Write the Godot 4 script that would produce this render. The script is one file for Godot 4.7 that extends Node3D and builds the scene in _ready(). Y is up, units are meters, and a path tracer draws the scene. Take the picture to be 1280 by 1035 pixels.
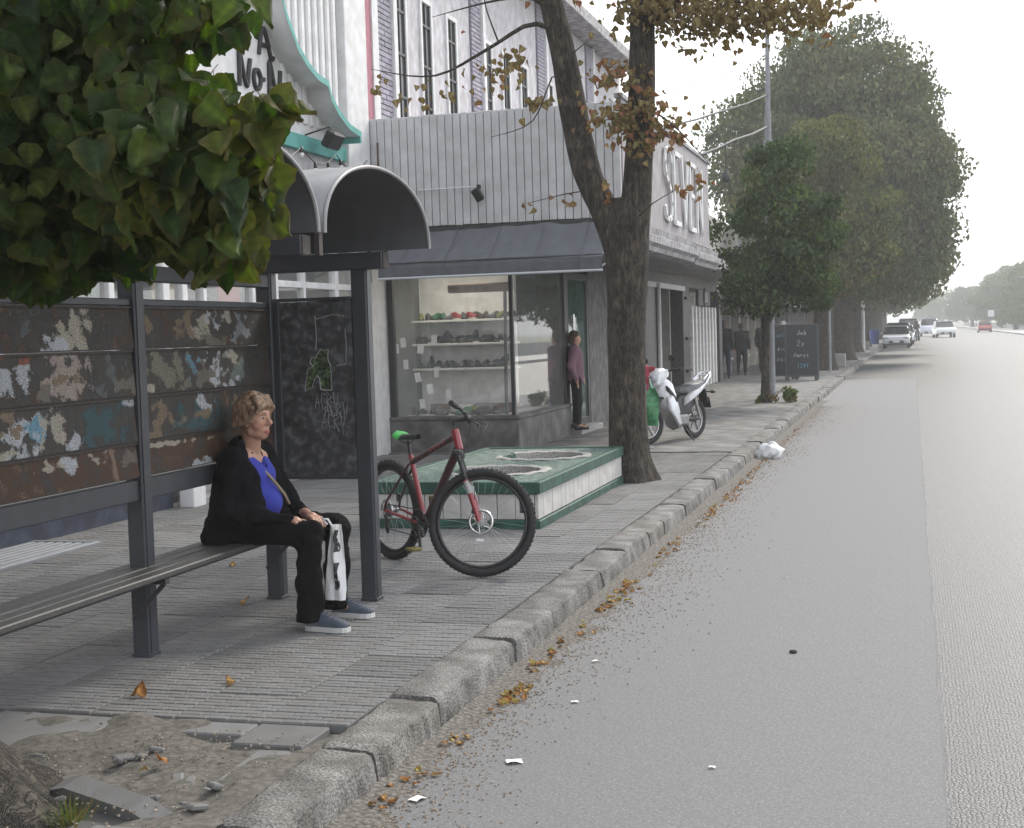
extends Node3D
# A street: bus shelter with a seated woman, bicycle, planter, trees, shops, parked motorcycle, avenue beyond.
# Metres, y up. The pavement is y = 0, the carriageway y = -0.13; the street runs along -z, its kerb stands at x = -2.

class MB:
	var v := PackedVector3Array()
	var n := PackedVector3Array()
	var u := PackedVector2Array()
	var c := PackedColorArray()
	var i := PackedInt32Array()
	var col := Color(1, 1, 1)
	var colored := false
	var x := Transform3D()
	func at(p: Vector3, b := Basis()) -> MB:
		x = Transform3D(b, p)
		return self
	func tint(k: Color) -> MB:
		col = k
		colored = true
		return self
	func p(a: Vector3, nn: Vector3, uv := Vector2.ZERO) -> int:
		v.append(x * a)
		n.append((x.basis * nn).normalized())
		u.append(uv)
		c.append(col)
		return v.size() - 1
	func t(a: int, b: int, d: int) -> void:
		if (v[b] - v[a]).cross(v[d] - v[a]).dot(n[a] + n[b] + n[d]) > 0.0:
			i.append_array(PackedInt32Array([a, d, b]))
		else:
			i.append_array(PackedInt32Array([a, b, d]))
	func tri(a: Vector3, b: Vector3, d: Vector3, nn: Vector3) -> void:
		t(p(a, nn), p(b, nn), p(d, nn))
	func quad(a: Vector3, b: Vector3, d: Vector3, e: Vector3, nn: Vector3) -> void:
		var k := p(a, nn, Vector2(0, 1))
		p(b, nn, Vector2(1, 1))
		p(d, nn, Vector2(1, 0))
		p(e, nn, Vector2(0, 0))
		t(k, k + 1, k + 2)
		t(k, k + 2, k + 3)
	func box(ctr: Vector3, size: Vector3, bev := 0.0, b := Basis()) -> MB:
		var h := size * 0.5
		bev = minf(bev, minf(h.x, minf(h.y, h.z)) * 0.9)
		var P := func(s: Vector3, ax: int) -> Vector3:
			var q := Vector3(h.x - bev, h.y - bev, h.z - bev)
			q[ax] += bev
			return ctr + b * (q * s)
		for ax in 3:
			var a1 := (ax + 1) % 3
			var a2 := (ax + 2) % 3
			for s in [-1.0, 1.0]:
				var q := []
				for k in [[-1, -1], [1, -1], [1, 1], [-1, 1]]:
					var sg := Vector3()
					sg[ax] = s
					sg[a1] = k[0]
					sg[a2] = k[1]
					q.append(P.call(sg, ax))
				var nn := Vector3()
				nn[ax] = s
				quad(q[0], q[1], q[2], q[3], b * nn)
		if bev > 0.0:
			for ax in 3:
				var a1 := (ax + 1) % 3
				var a2 := (ax + 2) % 3
				for s1 in [-1.0, 1.0]:
					for s2 in [-1.0, 1.0]:
						var lo := Vector3()
						lo[ax] = -1
						lo[a1] = s1
						lo[a2] = s2
						var hi := lo
						hi[ax] = 1
						var nn := Vector3()
						nn[a1] = s1
						nn[a2] = s2
						quad(P.call(lo, a1), P.call(hi, a1), P.call(hi, a2), P.call(lo, a2), b * nn)
			for sx in [-1.0, 1.0]:
				for sy in [-1.0, 1.0]:
					for sz in [-1.0, 1.0]:
						var s := Vector3(sx, sy, sz)
						tri(P.call(s, 0), P.call(s, 1), P.call(s, 2), b * s)
		return self
	func span(lo: Vector3, hi: Vector3, bev := 0.0) -> MB:
		return box((lo + hi) * 0.5, (hi - lo).abs(), bev)
	func tube(pts: Array, rad, sides := 8, cap := true, closed := false) -> MB:
		var m := pts.size()
		var prev := Vector3.ZERO
		var first := v.size()
		var side := Vector3.ZERO
		for k in m:
			var a: Vector3 = pts[k]
			var d: Vector3
			if closed:
				d = (pts[(k + 1) % m] - pts[(k + m - 1) % m]).normalized()
			elif k == 0:
				d = (pts[1] - a).normalized()
			elif k == m - 1:
				d = (a - pts[k - 1]).normalized()
			else:
				d = ((pts[k + 1] - a).normalized() + (a - pts[k - 1]).normalized()).normalized()
			if k == 0:
				side = d.cross(Vector3.UP)
				if side.length() < 0.1:
					side = d.cross(Vector3.RIGHT)
				side = side.normalized()
			else:
				side = (side - d * side.dot(d)).normalized()
			var up := side.cross(d)
			var r: float = rad[k] if rad is Array else rad
			for q in sides + 1:
				var an := TAU * q / sides
				var nn := side * cos(an) + up * sin(an)
				p(a + nn * r, nn, Vector2(float(q) / sides, k))
		for k in m if closed else m - 1:
			for q in sides:
				var a := first + k * (sides + 1) + q
				var b := first + ((k + 1) % m) * (sides + 1) + q
				t(a, a + 1, b)
				t(a + 1, b + 1, b)
		if cap and not closed:
			for e in [0, m - 1]:
				var d: Vector3 = (pts[0] - pts[1] if e == 0 else pts[m - 1] - pts[m - 2]).normalized()
				var r: float = rad[e] if rad is Array else rad
				if r < 0.002:
					continue
				var xi := x.affine_inverse()
				var k0 := p(pts[e], d)
				for q in sides + 1:
					p(xi * v[first + e * (sides + 1) + q], d)
				for q in sides:
					t(k0, k0 + 1 + q, k0 + 2 + q)
		return self
	func lathe(prof: Array, seg := 16, smooth := true) -> MB:
		# profile of Vector2(radius, height) turned round the local y axis
		for k in prof.size() - 1:
			var d: Vector2 = prof[k + 1] - prof[k]
			var na := Vector2(d.y, -d.x).normalized()
			var nb := na
			if smooth:
				if k > 0:
					var e: Vector2 = prof[k] - prof[k - 1]
					na = (na + Vector2(e.y, -e.x).normalized()).normalized()
				if k < prof.size() - 2:
					var e: Vector2 = prof[k + 2] - prof[k + 1]
					nb = (nb + Vector2(e.y, -e.x).normalized()).normalized()
			var f := v.size()
			for q in seg + 1:
				var an := TAU * q / seg
				var cs := cos(an)
				var sn := sin(an)
				p(Vector3(prof[k].x * cs, prof[k].y, prof[k].x * sn), Vector3(na.x * cs, na.y, na.x * sn))
				p(Vector3(prof[k + 1].x * cs, prof[k + 1].y, prof[k + 1].x * sn), Vector3(nb.x * cs, nb.y, nb.x * sn))
			for q in seg:
				var a := f + q * 2
				t(a, a + 1, a + 2)
				t(a + 1, a + 3, a + 2)
		return self
	func ext(poly: Array, z0: float, z1: float) -> MB:
		# outline in local x, y pushed from z0 to z1
		var pl := PackedVector2Array(poly)
		var ix := Geometry2D.triangulate_polygon(pl)
		for e in 2:
			var z := z0 if e == 0 else z1
			var nn := Vector3(0, 0, signf(z - (z0 + z1) * 0.5))
			var f := v.size()
			for q in pl:
				p(Vector3(q.x, q.y, z), nn, q)
			for k in range(0, ix.size(), 3):
				t(f + ix[k], f + ix[k + 1], f + ix[k + 2])
		var turn := -1.0 if Geometry2D.is_polygon_clockwise(pl) else 1.0
		for k in pl.size():
			var a := pl[k]
			var b := pl[(k + 1) % pl.size()]
			var d := (b - a).normalized() * turn
			quad(Vector3(a.x, a.y, z0), Vector3(b.x, b.y, z0), Vector3(b.x, b.y, z1), Vector3(a.x, a.y, z1), Vector3(d.y, -d.x, 0))
		return self
	func ell(ctr: Vector3, r: Vector3, seg := 12, ring := 8, b := Basis()) -> MB:
		var f := v.size()
		for k in ring + 1:
			var la := -PI / 2 + PI * k / ring
			for q in seg + 1:
				var lo := TAU * q / seg
				var d := Vector3(cos(la) * cos(lo), sin(la), cos(la) * sin(lo))
				p(ctr + b * (d * r), b * (d / r))
		for k in ring:
			for q in seg:
				var a := f + k * (seg + 1) + q
				t(a, a + 1, a + seg + 1)
				t(a + 1, a + seg + 2, a + seg + 1)
		return self
	func surf(nu: int, nv: int, fn: Callable, flip := 1.0, uvs := Vector2.ONE) -> MB:
		# fn(s, t) with s, t in 0..1
		var g := PackedVector3Array()
		for k in nv + 1:
			for q in nu + 1:
				g.append(fn.call(float(q) / nu, float(k) / nv))
		var f := v.size()
		for k in nv + 1:
			for q in nu + 1:
				var a := g[k * (nu + 1) + mini(q + 1, nu)] - g[k * (nu + 1) + maxi(q - 1, 0)]
				var b := g[mini(k + 1, nv) * (nu + 1) + q] - g[maxi(k - 1, 0) * (nu + 1) + q]
				p(g[k * (nu + 1) + q], a.cross(b).normalized() * flip, Vector2(float(q) / nu, float(k) / nv) * uvs)
		for k in nv:
			for q in nu:
				var a := f + k * (nu + 1) + q
				t(a, a + 1, a + nu + 1)
				t(a + 1, a + nu + 2, a + nu + 1)
		return self
	func mesh() -> ArrayMesh:
		var arr := []
		arr.resize(Mesh.ARRAY_MAX)
		arr[Mesh.ARRAY_VERTEX] = v
		arr[Mesh.ARRAY_NORMAL] = n
		arr[Mesh.ARRAY_TEX_UV] = u
		if colored:
			arr[Mesh.ARRAY_COLOR] = c
		arr[Mesh.ARRAY_INDEX] = i
		var m := ArrayMesh.new()
		m.add_surface_from_arrays(Mesh.PRIMITIVE_TRIANGLES, arr)
		return m

const ORD := ["first", "second", "third", "fourth", "fifth", "sixth", "seventh", "eighth", "ninth", "tenth", "eleventh", "twelfth", "thirteenth", "fourteenth", "fifteenth", "sixteenth", "seventeenth", "eighteenth", "nineteenth", "twentieth"]
var rng := RandomNumberGenerator.new()
var T := {}
var mats := {}
var names := {}
var N1 := FastNoiseLite.new()
var N2 := FastNoiseLite.new()

func rr(a: float, b: float) -> float:
	return rng.randf_range(a, b)

func numbered(nm: String) -> String:
	names[nm] = names.get(nm, -1) + 1
	return nm if names[nm] == 0 else "%s_%03d" % [nm, names[nm]]

func thing(nm: String, label: String, category: String, at := Vector3.ZERO, group := "", turn := 0.0) -> Node3D:
	var o := Node3D.new()
	o.name = numbered(nm)
	add_child(o)
	o.position = at
	o.rotation.y = turn
	tag(o, label, category, group)
	return o

func tag(o: Node3D, label: String, category: String, group := "") -> void:
	o.set_meta("label", label)
	o.set_meta("category", category)
	if group:
		o.set_meta("group", group)

func add(parent: Node3D, nm: String, m, mat: Material, at := Vector3.ZERO, b := Basis()) -> MeshInstance3D:
	var o := MeshInstance3D.new()
	o.mesh = m.mesh() if m is MB else m
	o.material_override = mat
	o.transform = Transform3D(b, at)
	if parent == self:
		o.name = numbered(nm)
		add_child(o)
	else:
		o.name = nm
		parent.add_child(o, true)
	return o

func one(nm: String, label: String, category: String, m, mat: Material, at := Vector3.ZERO, b := Basis(), group := "") -> MeshInstance3D:
	var o := add(self, nm, m, mat, at, b)
	tag(o, label, category, group)
	return o

func struct(nm: String, m, mat: Material, at := Vector3.ZERO) -> MeshInstance3D:
	var o := add(self, nm, m, mat, at)
	o.set_meta("kind", "structure")
	return o

func many(parent: Node3D, nm: String, m, mat: Material, xs: Array, cols := []) -> MultiMeshInstance3D:
	var mm := MultiMesh.new()
	mm.transform_format = MultiMesh.TRANSFORM_3D
	mm.use_colors = cols.size() > 0
	mm.mesh = m.mesh() if m is MB else m
	mm.instance_count = xs.size()
	for k in xs.size():
		mm.set_instance_transform(k, xs[k])
		if cols.size():
			mm.set_instance_color(k, cols[k])
	var o := MultiMeshInstance3D.new()
	o.multimesh = mm
	o.material_override = mat
	if parent == self:
		o.name = numbered(nm)
		add_child(o)
	else:
		o.name = nm
		parent.add_child(o, true)
	return o

# ---------------------------------------------------------------- textures and materials
func noise(sd: int, freq: float, oct := 4, size := 512, kind := FastNoiseLite.TYPE_SIMPLEX_SMOOTH, h := 0) -> Image:
	var f := FastNoiseLite.new()
	f.seed = sd
	f.noise_type = kind
	f.frequency = freq
	f.fractal_octaves = oct
	if kind == FastNoiseLite.TYPE_CELLULAR:
		f.cellular_return_type = FastNoiseLite.RETURN_DISTANCE2_SUB
		f.fractal_type = FastNoiseLite.FRACTAL_NONE
	return f.get_seamless_image(size, h if h else size)

# stones of uneven size and tone set in binder; wraps at its edges
func pebbles(size: int, n: int) -> Image:
	var g := RandomNumberGenerator.new()
	g.seed = 91
	var px := PackedFloat32Array()
	var py := PackedFloat32Array()
	var pt := PackedFloat32Array()
	for k in n * n:
		px.append((k % n + g.randf_range(0.1, 0.9)) / n)
		py.append((k / n + g.randf_range(0.1, 0.9)) / n)
		pt.append(pow(g.randf(), 1.6))
	var o := PackedByteArray()
	o.resize(size * size)
	for y in size:
		var v := (y + 0.5) / size
		var cy := int(v * n)
		for x in size:
			var u := (x + 0.5) / size
			var cx := int(u * n)
			var best := 9.0
			var second := 9.0
			var tn := 0.0
			for j in [-1, 0, 1]:
				for i in [-1, 0, 1]:
					var id: int = ((cy + j + n) % n) * n + (cx + i + n) % n
					var dx := absf(u - px[id])
					var dy := absf(v - py[id])
					dx = minf(dx, 1.0 - dx)
					dy = minf(dy, 1.0 - dy)
					var d := (dx * dx + dy * dy) * n * n
					if d < best:
						second = best
						best = d
						tn = pt[id]
					elif d < second:
						second = d
			var e := clampf((sqrt(second) - sqrt(best)) * 3.0, 0.0, 1.0)
			o[y * size + x] = int(255.0 * (0.18 + e * (0.22 + 0.6 * tn)))
	return Image.create_from_data(size, size, false, Image.FORMAT_L8, o)

func tone(im: Image, lo: Color, hi: Color, gam := 1.0, cut0 := 0.0, cut1 := 1.0) -> ImageTexture:
	var lut := PackedByteArray()
	for k in 256:
		var s := pow(clampf((k / 255.0 - cut0) / (cut1 - cut0), 0, 1), gam)
		var q := lo.lerp(hi, s)
		lut.append_array(PackedByteArray([int(q.r * 255), int(q.g * 255), int(q.b * 255)]))
	var d := im.get_data()
	var o := PackedByteArray()
	o.resize(d.size() * 3)
	for k in d.size():
		var j := d[k] * 3
		o[k * 3] = lut[j]
		o[k * 3 + 1] = lut[j + 1]
		o[k * 3 + 2] = lut[j + 2]
	return ImageTexture.create_from_image(Image.create_from_data(im.get_width(), im.get_height(), false, Image.FORMAT_RGB8, o))

func mk(key: String, lin: Color, rough := 0.8, o := {}) -> StandardMaterial3D:
	if mats.has(key):
		return mats[key]
	var m := StandardMaterial3D.new()
	m.resource_name = key
	m.albedo_color = Color(lin.r, lin.g, lin.b, 1).linear_to_srgb()
	m.roughness = rough
	m.metallic = o.get("metal", 0.0)
	m.metallic_specular = o.get("spec", 0.5)
	var world: bool = o.get("world", true)
	m.uv1_triplanar = true
	m.uv1_world_triplanar = world
	m.uv1_triplanar_sharpness = 4.0
	m.uv2_triplanar = true
	m.uv2_world_triplanar = world
	m.uv2_triplanar_sharpness = 4.0
	if o.has("tex"):
		m.albedo_texture = T[o.tex]
		m.uv1_scale = Vector3.ONE * o.get("ts", 1.0)
	if o.has("scale"):
		m.uv1_scale = o.scale
	if o.has("det"):
		m.detail_enabled = true
		m.detail_albedo = T[o.det]
		m.detail_blend_mode = BaseMaterial3D.BLEND_MODE_MUL
		m.detail_uv_layer = BaseMaterial3D.DETAIL_UV_2
		m.uv2_scale = Vector3.ONE * o.get("ds", 0.2)
	if o.has("bump"):
		m.heightmap_enabled = true
		m.heightmap_texture = T[o.bump]
		m.heightmap_scale = o.get("bs", 0.5)
	if o.has("uv"):
		m.uv1_triplanar = false
	if o.has("coat"):
		m.clearcoat_enabled = true
		m.clearcoat = o.coat
		m.clearcoat_roughness = 0.08
	if o.has("back"):
		m.backlight_enabled = true
		m.backlight = Color(o.back.r, o.back.g, o.back.b).linear_to_srgb()
	if o.has("vc"):
		m.vertex_color_use_as_albedo = true
	if o.has("rim"):
		m.rim_enabled = true
		m.rim = o.rim
	if o.has("alpha"):
		m.transparency = BaseMaterial3D.TRANSPARENCY_ALPHA
		m.albedo_color.a = o.alpha
	if o.has("sss"):
		m.subsurf_scatter_enabled = true
		m.subsurf_scatter_strength = o.sss
	m.cull_mode = BaseMaterial3D.CULL_DISABLED
	mats[key] = m
	return m

func make_textures() -> void:
	var fine := noise(3, 0.22, 3, 512)
	var blot := noise(7, 0.012, 5, 512)
	var cell := pebbles(768, 76)
	var mid := noise(13, 0.05, 4, 512)
	var W := Color(1, 1, 1)
	T.fine = tone(fine, Color(0.62, 0.62, 0.62), W)
	T.fine_soft = tone(fine, Color(0.82, 0.82, 0.83), W)
	T.blotch = tone(blot, Color(0.72, 0.71, 0.70), W, 1.0, 0.2, 0.8)
	T.blotch_soft = tone(blot, Color(0.92, 0.917, 0.91), W, 1.0, 0.2, 0.8)
	T.mid = tone(mid, Color(0.55, 0.54, 0.53), W, 1.0, 0.15, 0.85)
	T.stone = tone(mid, Color(0.74, 0.73, 0.71), Color(1, 0.99, 0.96), 0.9, 0.2, 0.8)
	T.cell = tone(cell, Color(0.38, 0.38, 0.39), W, 1.0, 0.0, 1.0)
	T.sand = tone(cell, Color(0.7, 0.7, 0.71), W, 1.0, 0.0, 1.0)
	T.rust = tone(mid, Color(0.32, 0.17, 0.09), Color(1, 0.95, 0.9), 1.0, 0.3, 0.55)
	T.scuff = tone(mid, Color(0.66, 0.66, 0.67), W, 1.0, 0.4, 0.8)
	# streaks that run down: narrow noise stretched in height
	var st := noise(17, 0.05, 4, 512, FastNoiseLite.TYPE_SIMPLEX_SMOOTH, 512)
	st.resize(512, 32, Image.INTERPOLATE_BILINEAR)
	st.resize(512, 512, Image.INTERPOLATE_CUBIC)
	T.streak = tone(st, Color(0.9, 0.895, 0.885), W, 1.0, 0.3, 0.7)
	# bark: furrows that run up and fork
	var bk := noise(23, 0.03, 4, 512)
	var bd := noise(29, 0.02, 3, 512)
	var b8 := bk.get_data()
	var d8 := bd.get_data()
	var ob := PackedByteArray()
	ob.resize(512 * 512)
	for y in 512:
		for x in 512:
			var wob := (d8[(((y / 2) % 512) * 512 + x)] - 128) * 0.22
			var k := (int(x + wob + 1024) % 512)
			var a := absf(b8[((y / 7) % 512) * 512 + k] - 128.0) * 2.6
			var g := b8[((y * 3) % 512) * 512 + ((x * 3) % 512)] * 0.35
			ob[y * 512 + x] = int(clampf(a + g, 0, 255))
	var bim := Image.create_from_data(512, 512, false, Image.FORMAT_L8, ob)
	T.bark = tone(bim, Color(0.24, 0.22, 0.21), Color(1, 0.97, 0.92), 0.8, 0.0, 0.7)

# torn posters, paste and rust on one sheet of the shelter back
func poster_texture(sd: int, w: int, h: int, base: Color, spots: Array, rust: float) -> ImageTexture:
	var im := Image.create(w, h, false, Image.FORMAT_RGB8)
	N1.seed = sd
	N2.seed = sd + 50
	for y in h:
		for x in w:
			var a := N1.get_noise_2d(x * 1.6, y * 1.6)
			var b := N2.get_noise_2d(x * 9.0, y * 9.0)
			var e := N2.get_noise_2d(x * 0.6 + 90, y * 0.4)
			var s := N1.get_noise_2d(x * 7.0, y * 0.6)
			var q := base.lerp(Color(0.19, 0.18, 0.17), clampf(0.5 + a * 1.5, 0, 1))
			q = q.lerp(Color(0.40, 0.25, 0.14).lerp(Color(0.20, 0.12, 0.085), clampf(0.5 + b * 1.2 + s * 0.5, 0, 1)), clampf((rust + e * 0.9 + a * 0.8 + s * 0.45 + b * 0.3) * 2.0, 0, 0.85))
			# specks of old paste all over
			if b + a * 0.8 + s * 0.25 > 0.62:
				q = q.lerp(Color(0.55, 0.51, 0.45), 0.6)
			for p in spots:
				var dx: float = absf(x - p[0]) / p[2]
				var dy: float = absf(y - p[1]) / p[3]
				var ed: float = 1.0 - maxf(dx, dy)
				if ed > -0.25:
					var k: float = ed * 1.5 + a * 1.9 + b * 0.55 + s * 0.35 - p[5] + 0.02
					if k > 0.0:
						var pc: Color = p[4]
						q = q.lerp(pc.lerp(pc * 0.55, clampf(0.35 + b * 1.4 + s * 0.6, 0, 1)), clampf(k * 14.0, 0, 0.95))
			q = q * (0.86 + 0.2 * b + 0.12 * s)
			im.set_pixel(x, y, q)
	return ImageTexture.create_from_image(im)

func _ready() -> void:
	rng.seed = 20240417
	set_view()
	make_textures()
	make_materials()
	build_ground()
	build_pavement()
	build_kerb()
	build_shelter()
	build_corner_shop()
	build_upper_block()
	build_cafe()
	build_far_shops()
	build_linden()
	build_forked_tree()
	build_street_trees()
	build_woman()
	build_bicycle()
	build_planter()
	build_motorcycle()
	build_walkers()
	build_street_things()
	build_traffic()
	build_litter()

func set_view() -> void:
	var cam := Camera3D.new()
	cam.name = "camera"
	cam.position = Vector3(0, 1.58, 0)
	cam.rotation_order = EULER_ORDER_YXZ
	cam.rotation_degrees = Vector3(-3.285, 16.018, -1.719)
	cam.fov = 32.947
	cam.near = 0.1
	cam.far = 3000.0
	add_child(cam)
	cam.current = true
	var sky_m := ProceduralSkyMaterial.new()
	sky_m.sky_top_color = Color(0.87, 0.89, 0.93)
	sky_m.sky_horizon_color = Color(1.0, 1.0, 0.995)
	sky_m.sky_curve = 0.22
	sky_m.sky_energy_multiplier = 1.0
	sky_m.ground_bottom_color = Color(0.45, 0.45, 0.44)
	sky_m.ground_horizon_color = Color(0.85, 0.85, 0.83)
	sky_m.sun_angle_max = 1.0
	var sky := Sky.new()
	sky.sky_material = sky_m
	var env := Environment.new()
	env.background_mode = Environment.BG_SKY
	env.sky = sky
	env.tonemap_mode = Environment.TONE_MAPPER_LINEAR
	env.tonemap_exposure = 2.3
	env.sdfgi_enabled = true
	env.ssao_enabled = true
	env.ssil_enabled = true
	env.fog_enabled = true
	env.fog_density = 0.0017
	env.fog_light_color = Color(1.0, 1.0, 0.99)
	var we := WorldEnvironment.new()
	we.name = "environment"
	we.environment = env
	add_child(we)
	var sun := DirectionalLight3D.new()
	sun.name = "sun"
	sun.light_energy = 0.5
	sun.light_angular_distance = 14.0
	sun.light_color = Color(1.0, 0.97, 0.92)
	sun.shadow_enabled = true
	sun.rotation_degrees = Vector3(-38, 180 - 18, 0)
	add_child(sun)

func make_materials() -> void:
	N1.noise_type = FastNoiseLite.TYPE_SIMPLEX_SMOOTH
	N1.frequency = 0.01
	N1.fractal_octaves = 4
	N2.noise_type = FastNoiseLite.TYPE_SIMPLEX_SMOOTH
	N2.frequency = 0.02
	N2.fractal_octaves = 3
	mk("concrete_lane", Color(0.252, 0.251, 0.249), 0.8, {tex = "sand", ts = 1.75, det = "fine_soft", ds = 0.47, bump = "cell", bs = 0.10})
	mk("asphalt", Color(0.20, 0.202, 0.21), 0.5, {tex = "cell", ts = 0.75, det = "fine", ds = 0.53, bump = "cell", bs = 0.7})
	mk("paving", Color(0.30, 0.295, 0.285), 0.85, {tex = "fine", ts = 2.3, det = "blotch", ds = 0.33, bump = "fine", bs = 0.3})
	mk("paving_tile", Color(0.255, 0.252, 0.248), 0.85, {tex = "fine", ts = 2.3, det = "blotch_soft", ds = 0.7, vc = true, bump = "fine", bs = 0.25})
	mk("joint", Color(0.17, 0.167, 0.16), 0.95, {tex = "fine", ts = 2.0})
	mk("granite", Color(0.35, 0.347, 0.338), 0.9, {tex = "mid", ts = 2.4, det = "blotch", ds = 0.55, bump = "mid", bs = 0.35, vc = true})
	mk("soil", Color(0.23, 0.216, 0.198), 0.98, {tex = "stone", ts = 0.8, det = "fine", ds = 2.4, bump = "fine", bs = 0.5})
	mk("earth", Color(0.20, 0.22, 0.12), 0.98, {tex = "blotch", ts = 0.05})
	mk("steel_grey", Color(0.058, 0.062, 0.073), 0.42, {tex = "blotch_soft", ts = 0.8, det = "fine_soft", ds = 3.0, spec = 0.45})
	mk("steel_dark", Color(0.042, 0.044, 0.05), 0.5, {tex = "blotch_soft", ts = 1.0})
	mk("rust_edge", Color(0.16, 0.12, 0.1), 0.85, {tex = "rust", ts = 2.0})
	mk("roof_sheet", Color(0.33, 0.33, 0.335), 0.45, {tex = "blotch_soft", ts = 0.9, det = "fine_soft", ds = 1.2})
	mk("worn_wood", Color(0.11, 0.108, 0.106), 0.5, {tex = "streak", ts = 1.5, det = "mid", ds = 3.0})
	mk("white_wall", Color(0.60, 0.585, 0.63), 0.8, {tex = "blotch_soft", ts = 0.35, det = "streak", ds = 0.3})
	mk("white_trim", Color(0.72, 0.72, 0.73), 0.6, {tex = "blotch_soft", ts = 0.6})
	mk("lavender_brick", Color(0.50, 0.47, 0.56), 0.85, {tex = "fine", ts = 2.0, vc = true})
	mk("mortar_grey", Color(0.22, 0.21, 0.24), 0.95, {tex = "fine", ts = 2.0})
	mk("pink_wall", Color(0.42, 0.17, 0.22), 0.8, {tex = "streak", ts = 0.5})
	mk("turquoise", Color(0.12, 0.40, 0.37), 0.6, {tex = "blotch_soft", ts = 0.8})
	mk("sign_black", Color(0.012, 0.012, 0.013), 0.5)
	mk("metal_panel", Color(0.66, 0.665, 0.68), 0.5, {tex = "blotch_soft", ts = 0.5, det = "fine_soft", ds = 0.9, vc = true})
	mk("canvas", Color(0.135, 0.143, 0.16), 0.75, {tex = "blotch_soft", ts = 0.7, det = "fine_soft", ds = 4.0})
	mk("canvas_hem", Color(0.5, 0.52, 0.56), 0.6)
	mk("fascia_grey", Color(0.36, 0.34, 0.36), 0.7, {tex = "blotch_soft", ts = 0.4, det = "streak", ds = 0.4})
	mk("cornice", Color(0.42, 0.41, 0.43), 0.7, {tex = "blotch", ts = 0.6})
	mk("dark_frame", Color(0.03, 0.03, 0.032), 0.4)
	mk("shop_white", Color(0.7, 0.7, 0.68), 0.7, {tex = "blotch_soft", ts = 0.6})
	mk("interior", Color(0.30, 0.30, 0.29), 0.9, {tex = "blotch_soft", ts = 0.4})
	mk("interior_dark", Color(0.05, 0.05, 0.05), 0.9)
	mk("glass", Color(0.9, 0.95, 0.93), 0.02, {alpha = 0.06, spec = 0.7})
	mk("dark_glass", Color(0.02, 0.022, 0.026), 0.05, {alpha = 0.85, spec = 0.3})
	mk("stone_step", Color(0.38, 0.37, 0.36), 0.6, {tex = "blotch_soft", ts = 0.5, det = "fine_soft", ds = 2.0})
	mk("plinth_grey", Color(0.19, 0.187, 0.183), 0.65, {tex = "blotch", ts = 0.5, det = "fine_soft", ds = 2.0})
	mk("plinth_blue", Color(0.042, 0.052, 0.085), 0.6, {tex = "blotch", ts = 0.7})
	mk("soffit", Color(0.30, 0.29, 0.29), 0.8, {tex = "blotch_soft", ts = 0.6})
	mk("brown_roll", Color(0.12, 0.075, 0.06), 0.8)
	mk("bark", Color(0.105, 0.092, 0.078), 0.95, {tex = "bark", ts = 1.0, scale = Vector3(1.9, 0.8, 1.9), bump = "bark", bs = 3.0, det = "blotch", ds = 0.8})
	mk("bark_fg", Color(0.075, 0.069, 0.062), 0.95, {tex = "bark", ts = 1.0, scale = Vector3(2.2, 1.0, 2.2), bump = "bark", bs = 4.0})
	mk("leaf", Color(1, 1, 1), 0.46, {vc = true, back = Color(0.42, 0.58, 0.15), spec = 0.45, tex = "fine_soft", ts = 1.2, world = false, bump = "mid", bs = 2.0})
	mk("leaf_far", Color(1, 1, 1), 0.6, {vc = true, back = Color(0.4, 0.45, 0.15), spec = 0.3})
	mk("leaf_dry", Color(1, 1, 1), 0.7, {vc = true, back = Color(0.35, 0.25, 0.1), spec = 0.2})
	mk("white_paper", Color(0.75, 0.75, 0.73), 0.7)
	mk("black_plastic", Color(0.012, 0.012, 0.013), 0.4)
	mk("rubber", Color(0.02, 0.02, 0.021), 0.75, {tex = "fine", ts = 4.0, world = false})
	mk("chrome", Color(0.6, 0.6, 0.6), 0.25, {metal = 1.0})
	mk("alloy", Color(0.35, 0.35, 0.36), 0.35, {metal = 0.9})
	mk("cable_grey", Color(0.05, 0.052, 0.056), 0.7)
	mk("grey_pole", Color(0.22, 0.23, 0.25), 0.6, {tex = "blotch_soft", ts = 0.8})

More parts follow.
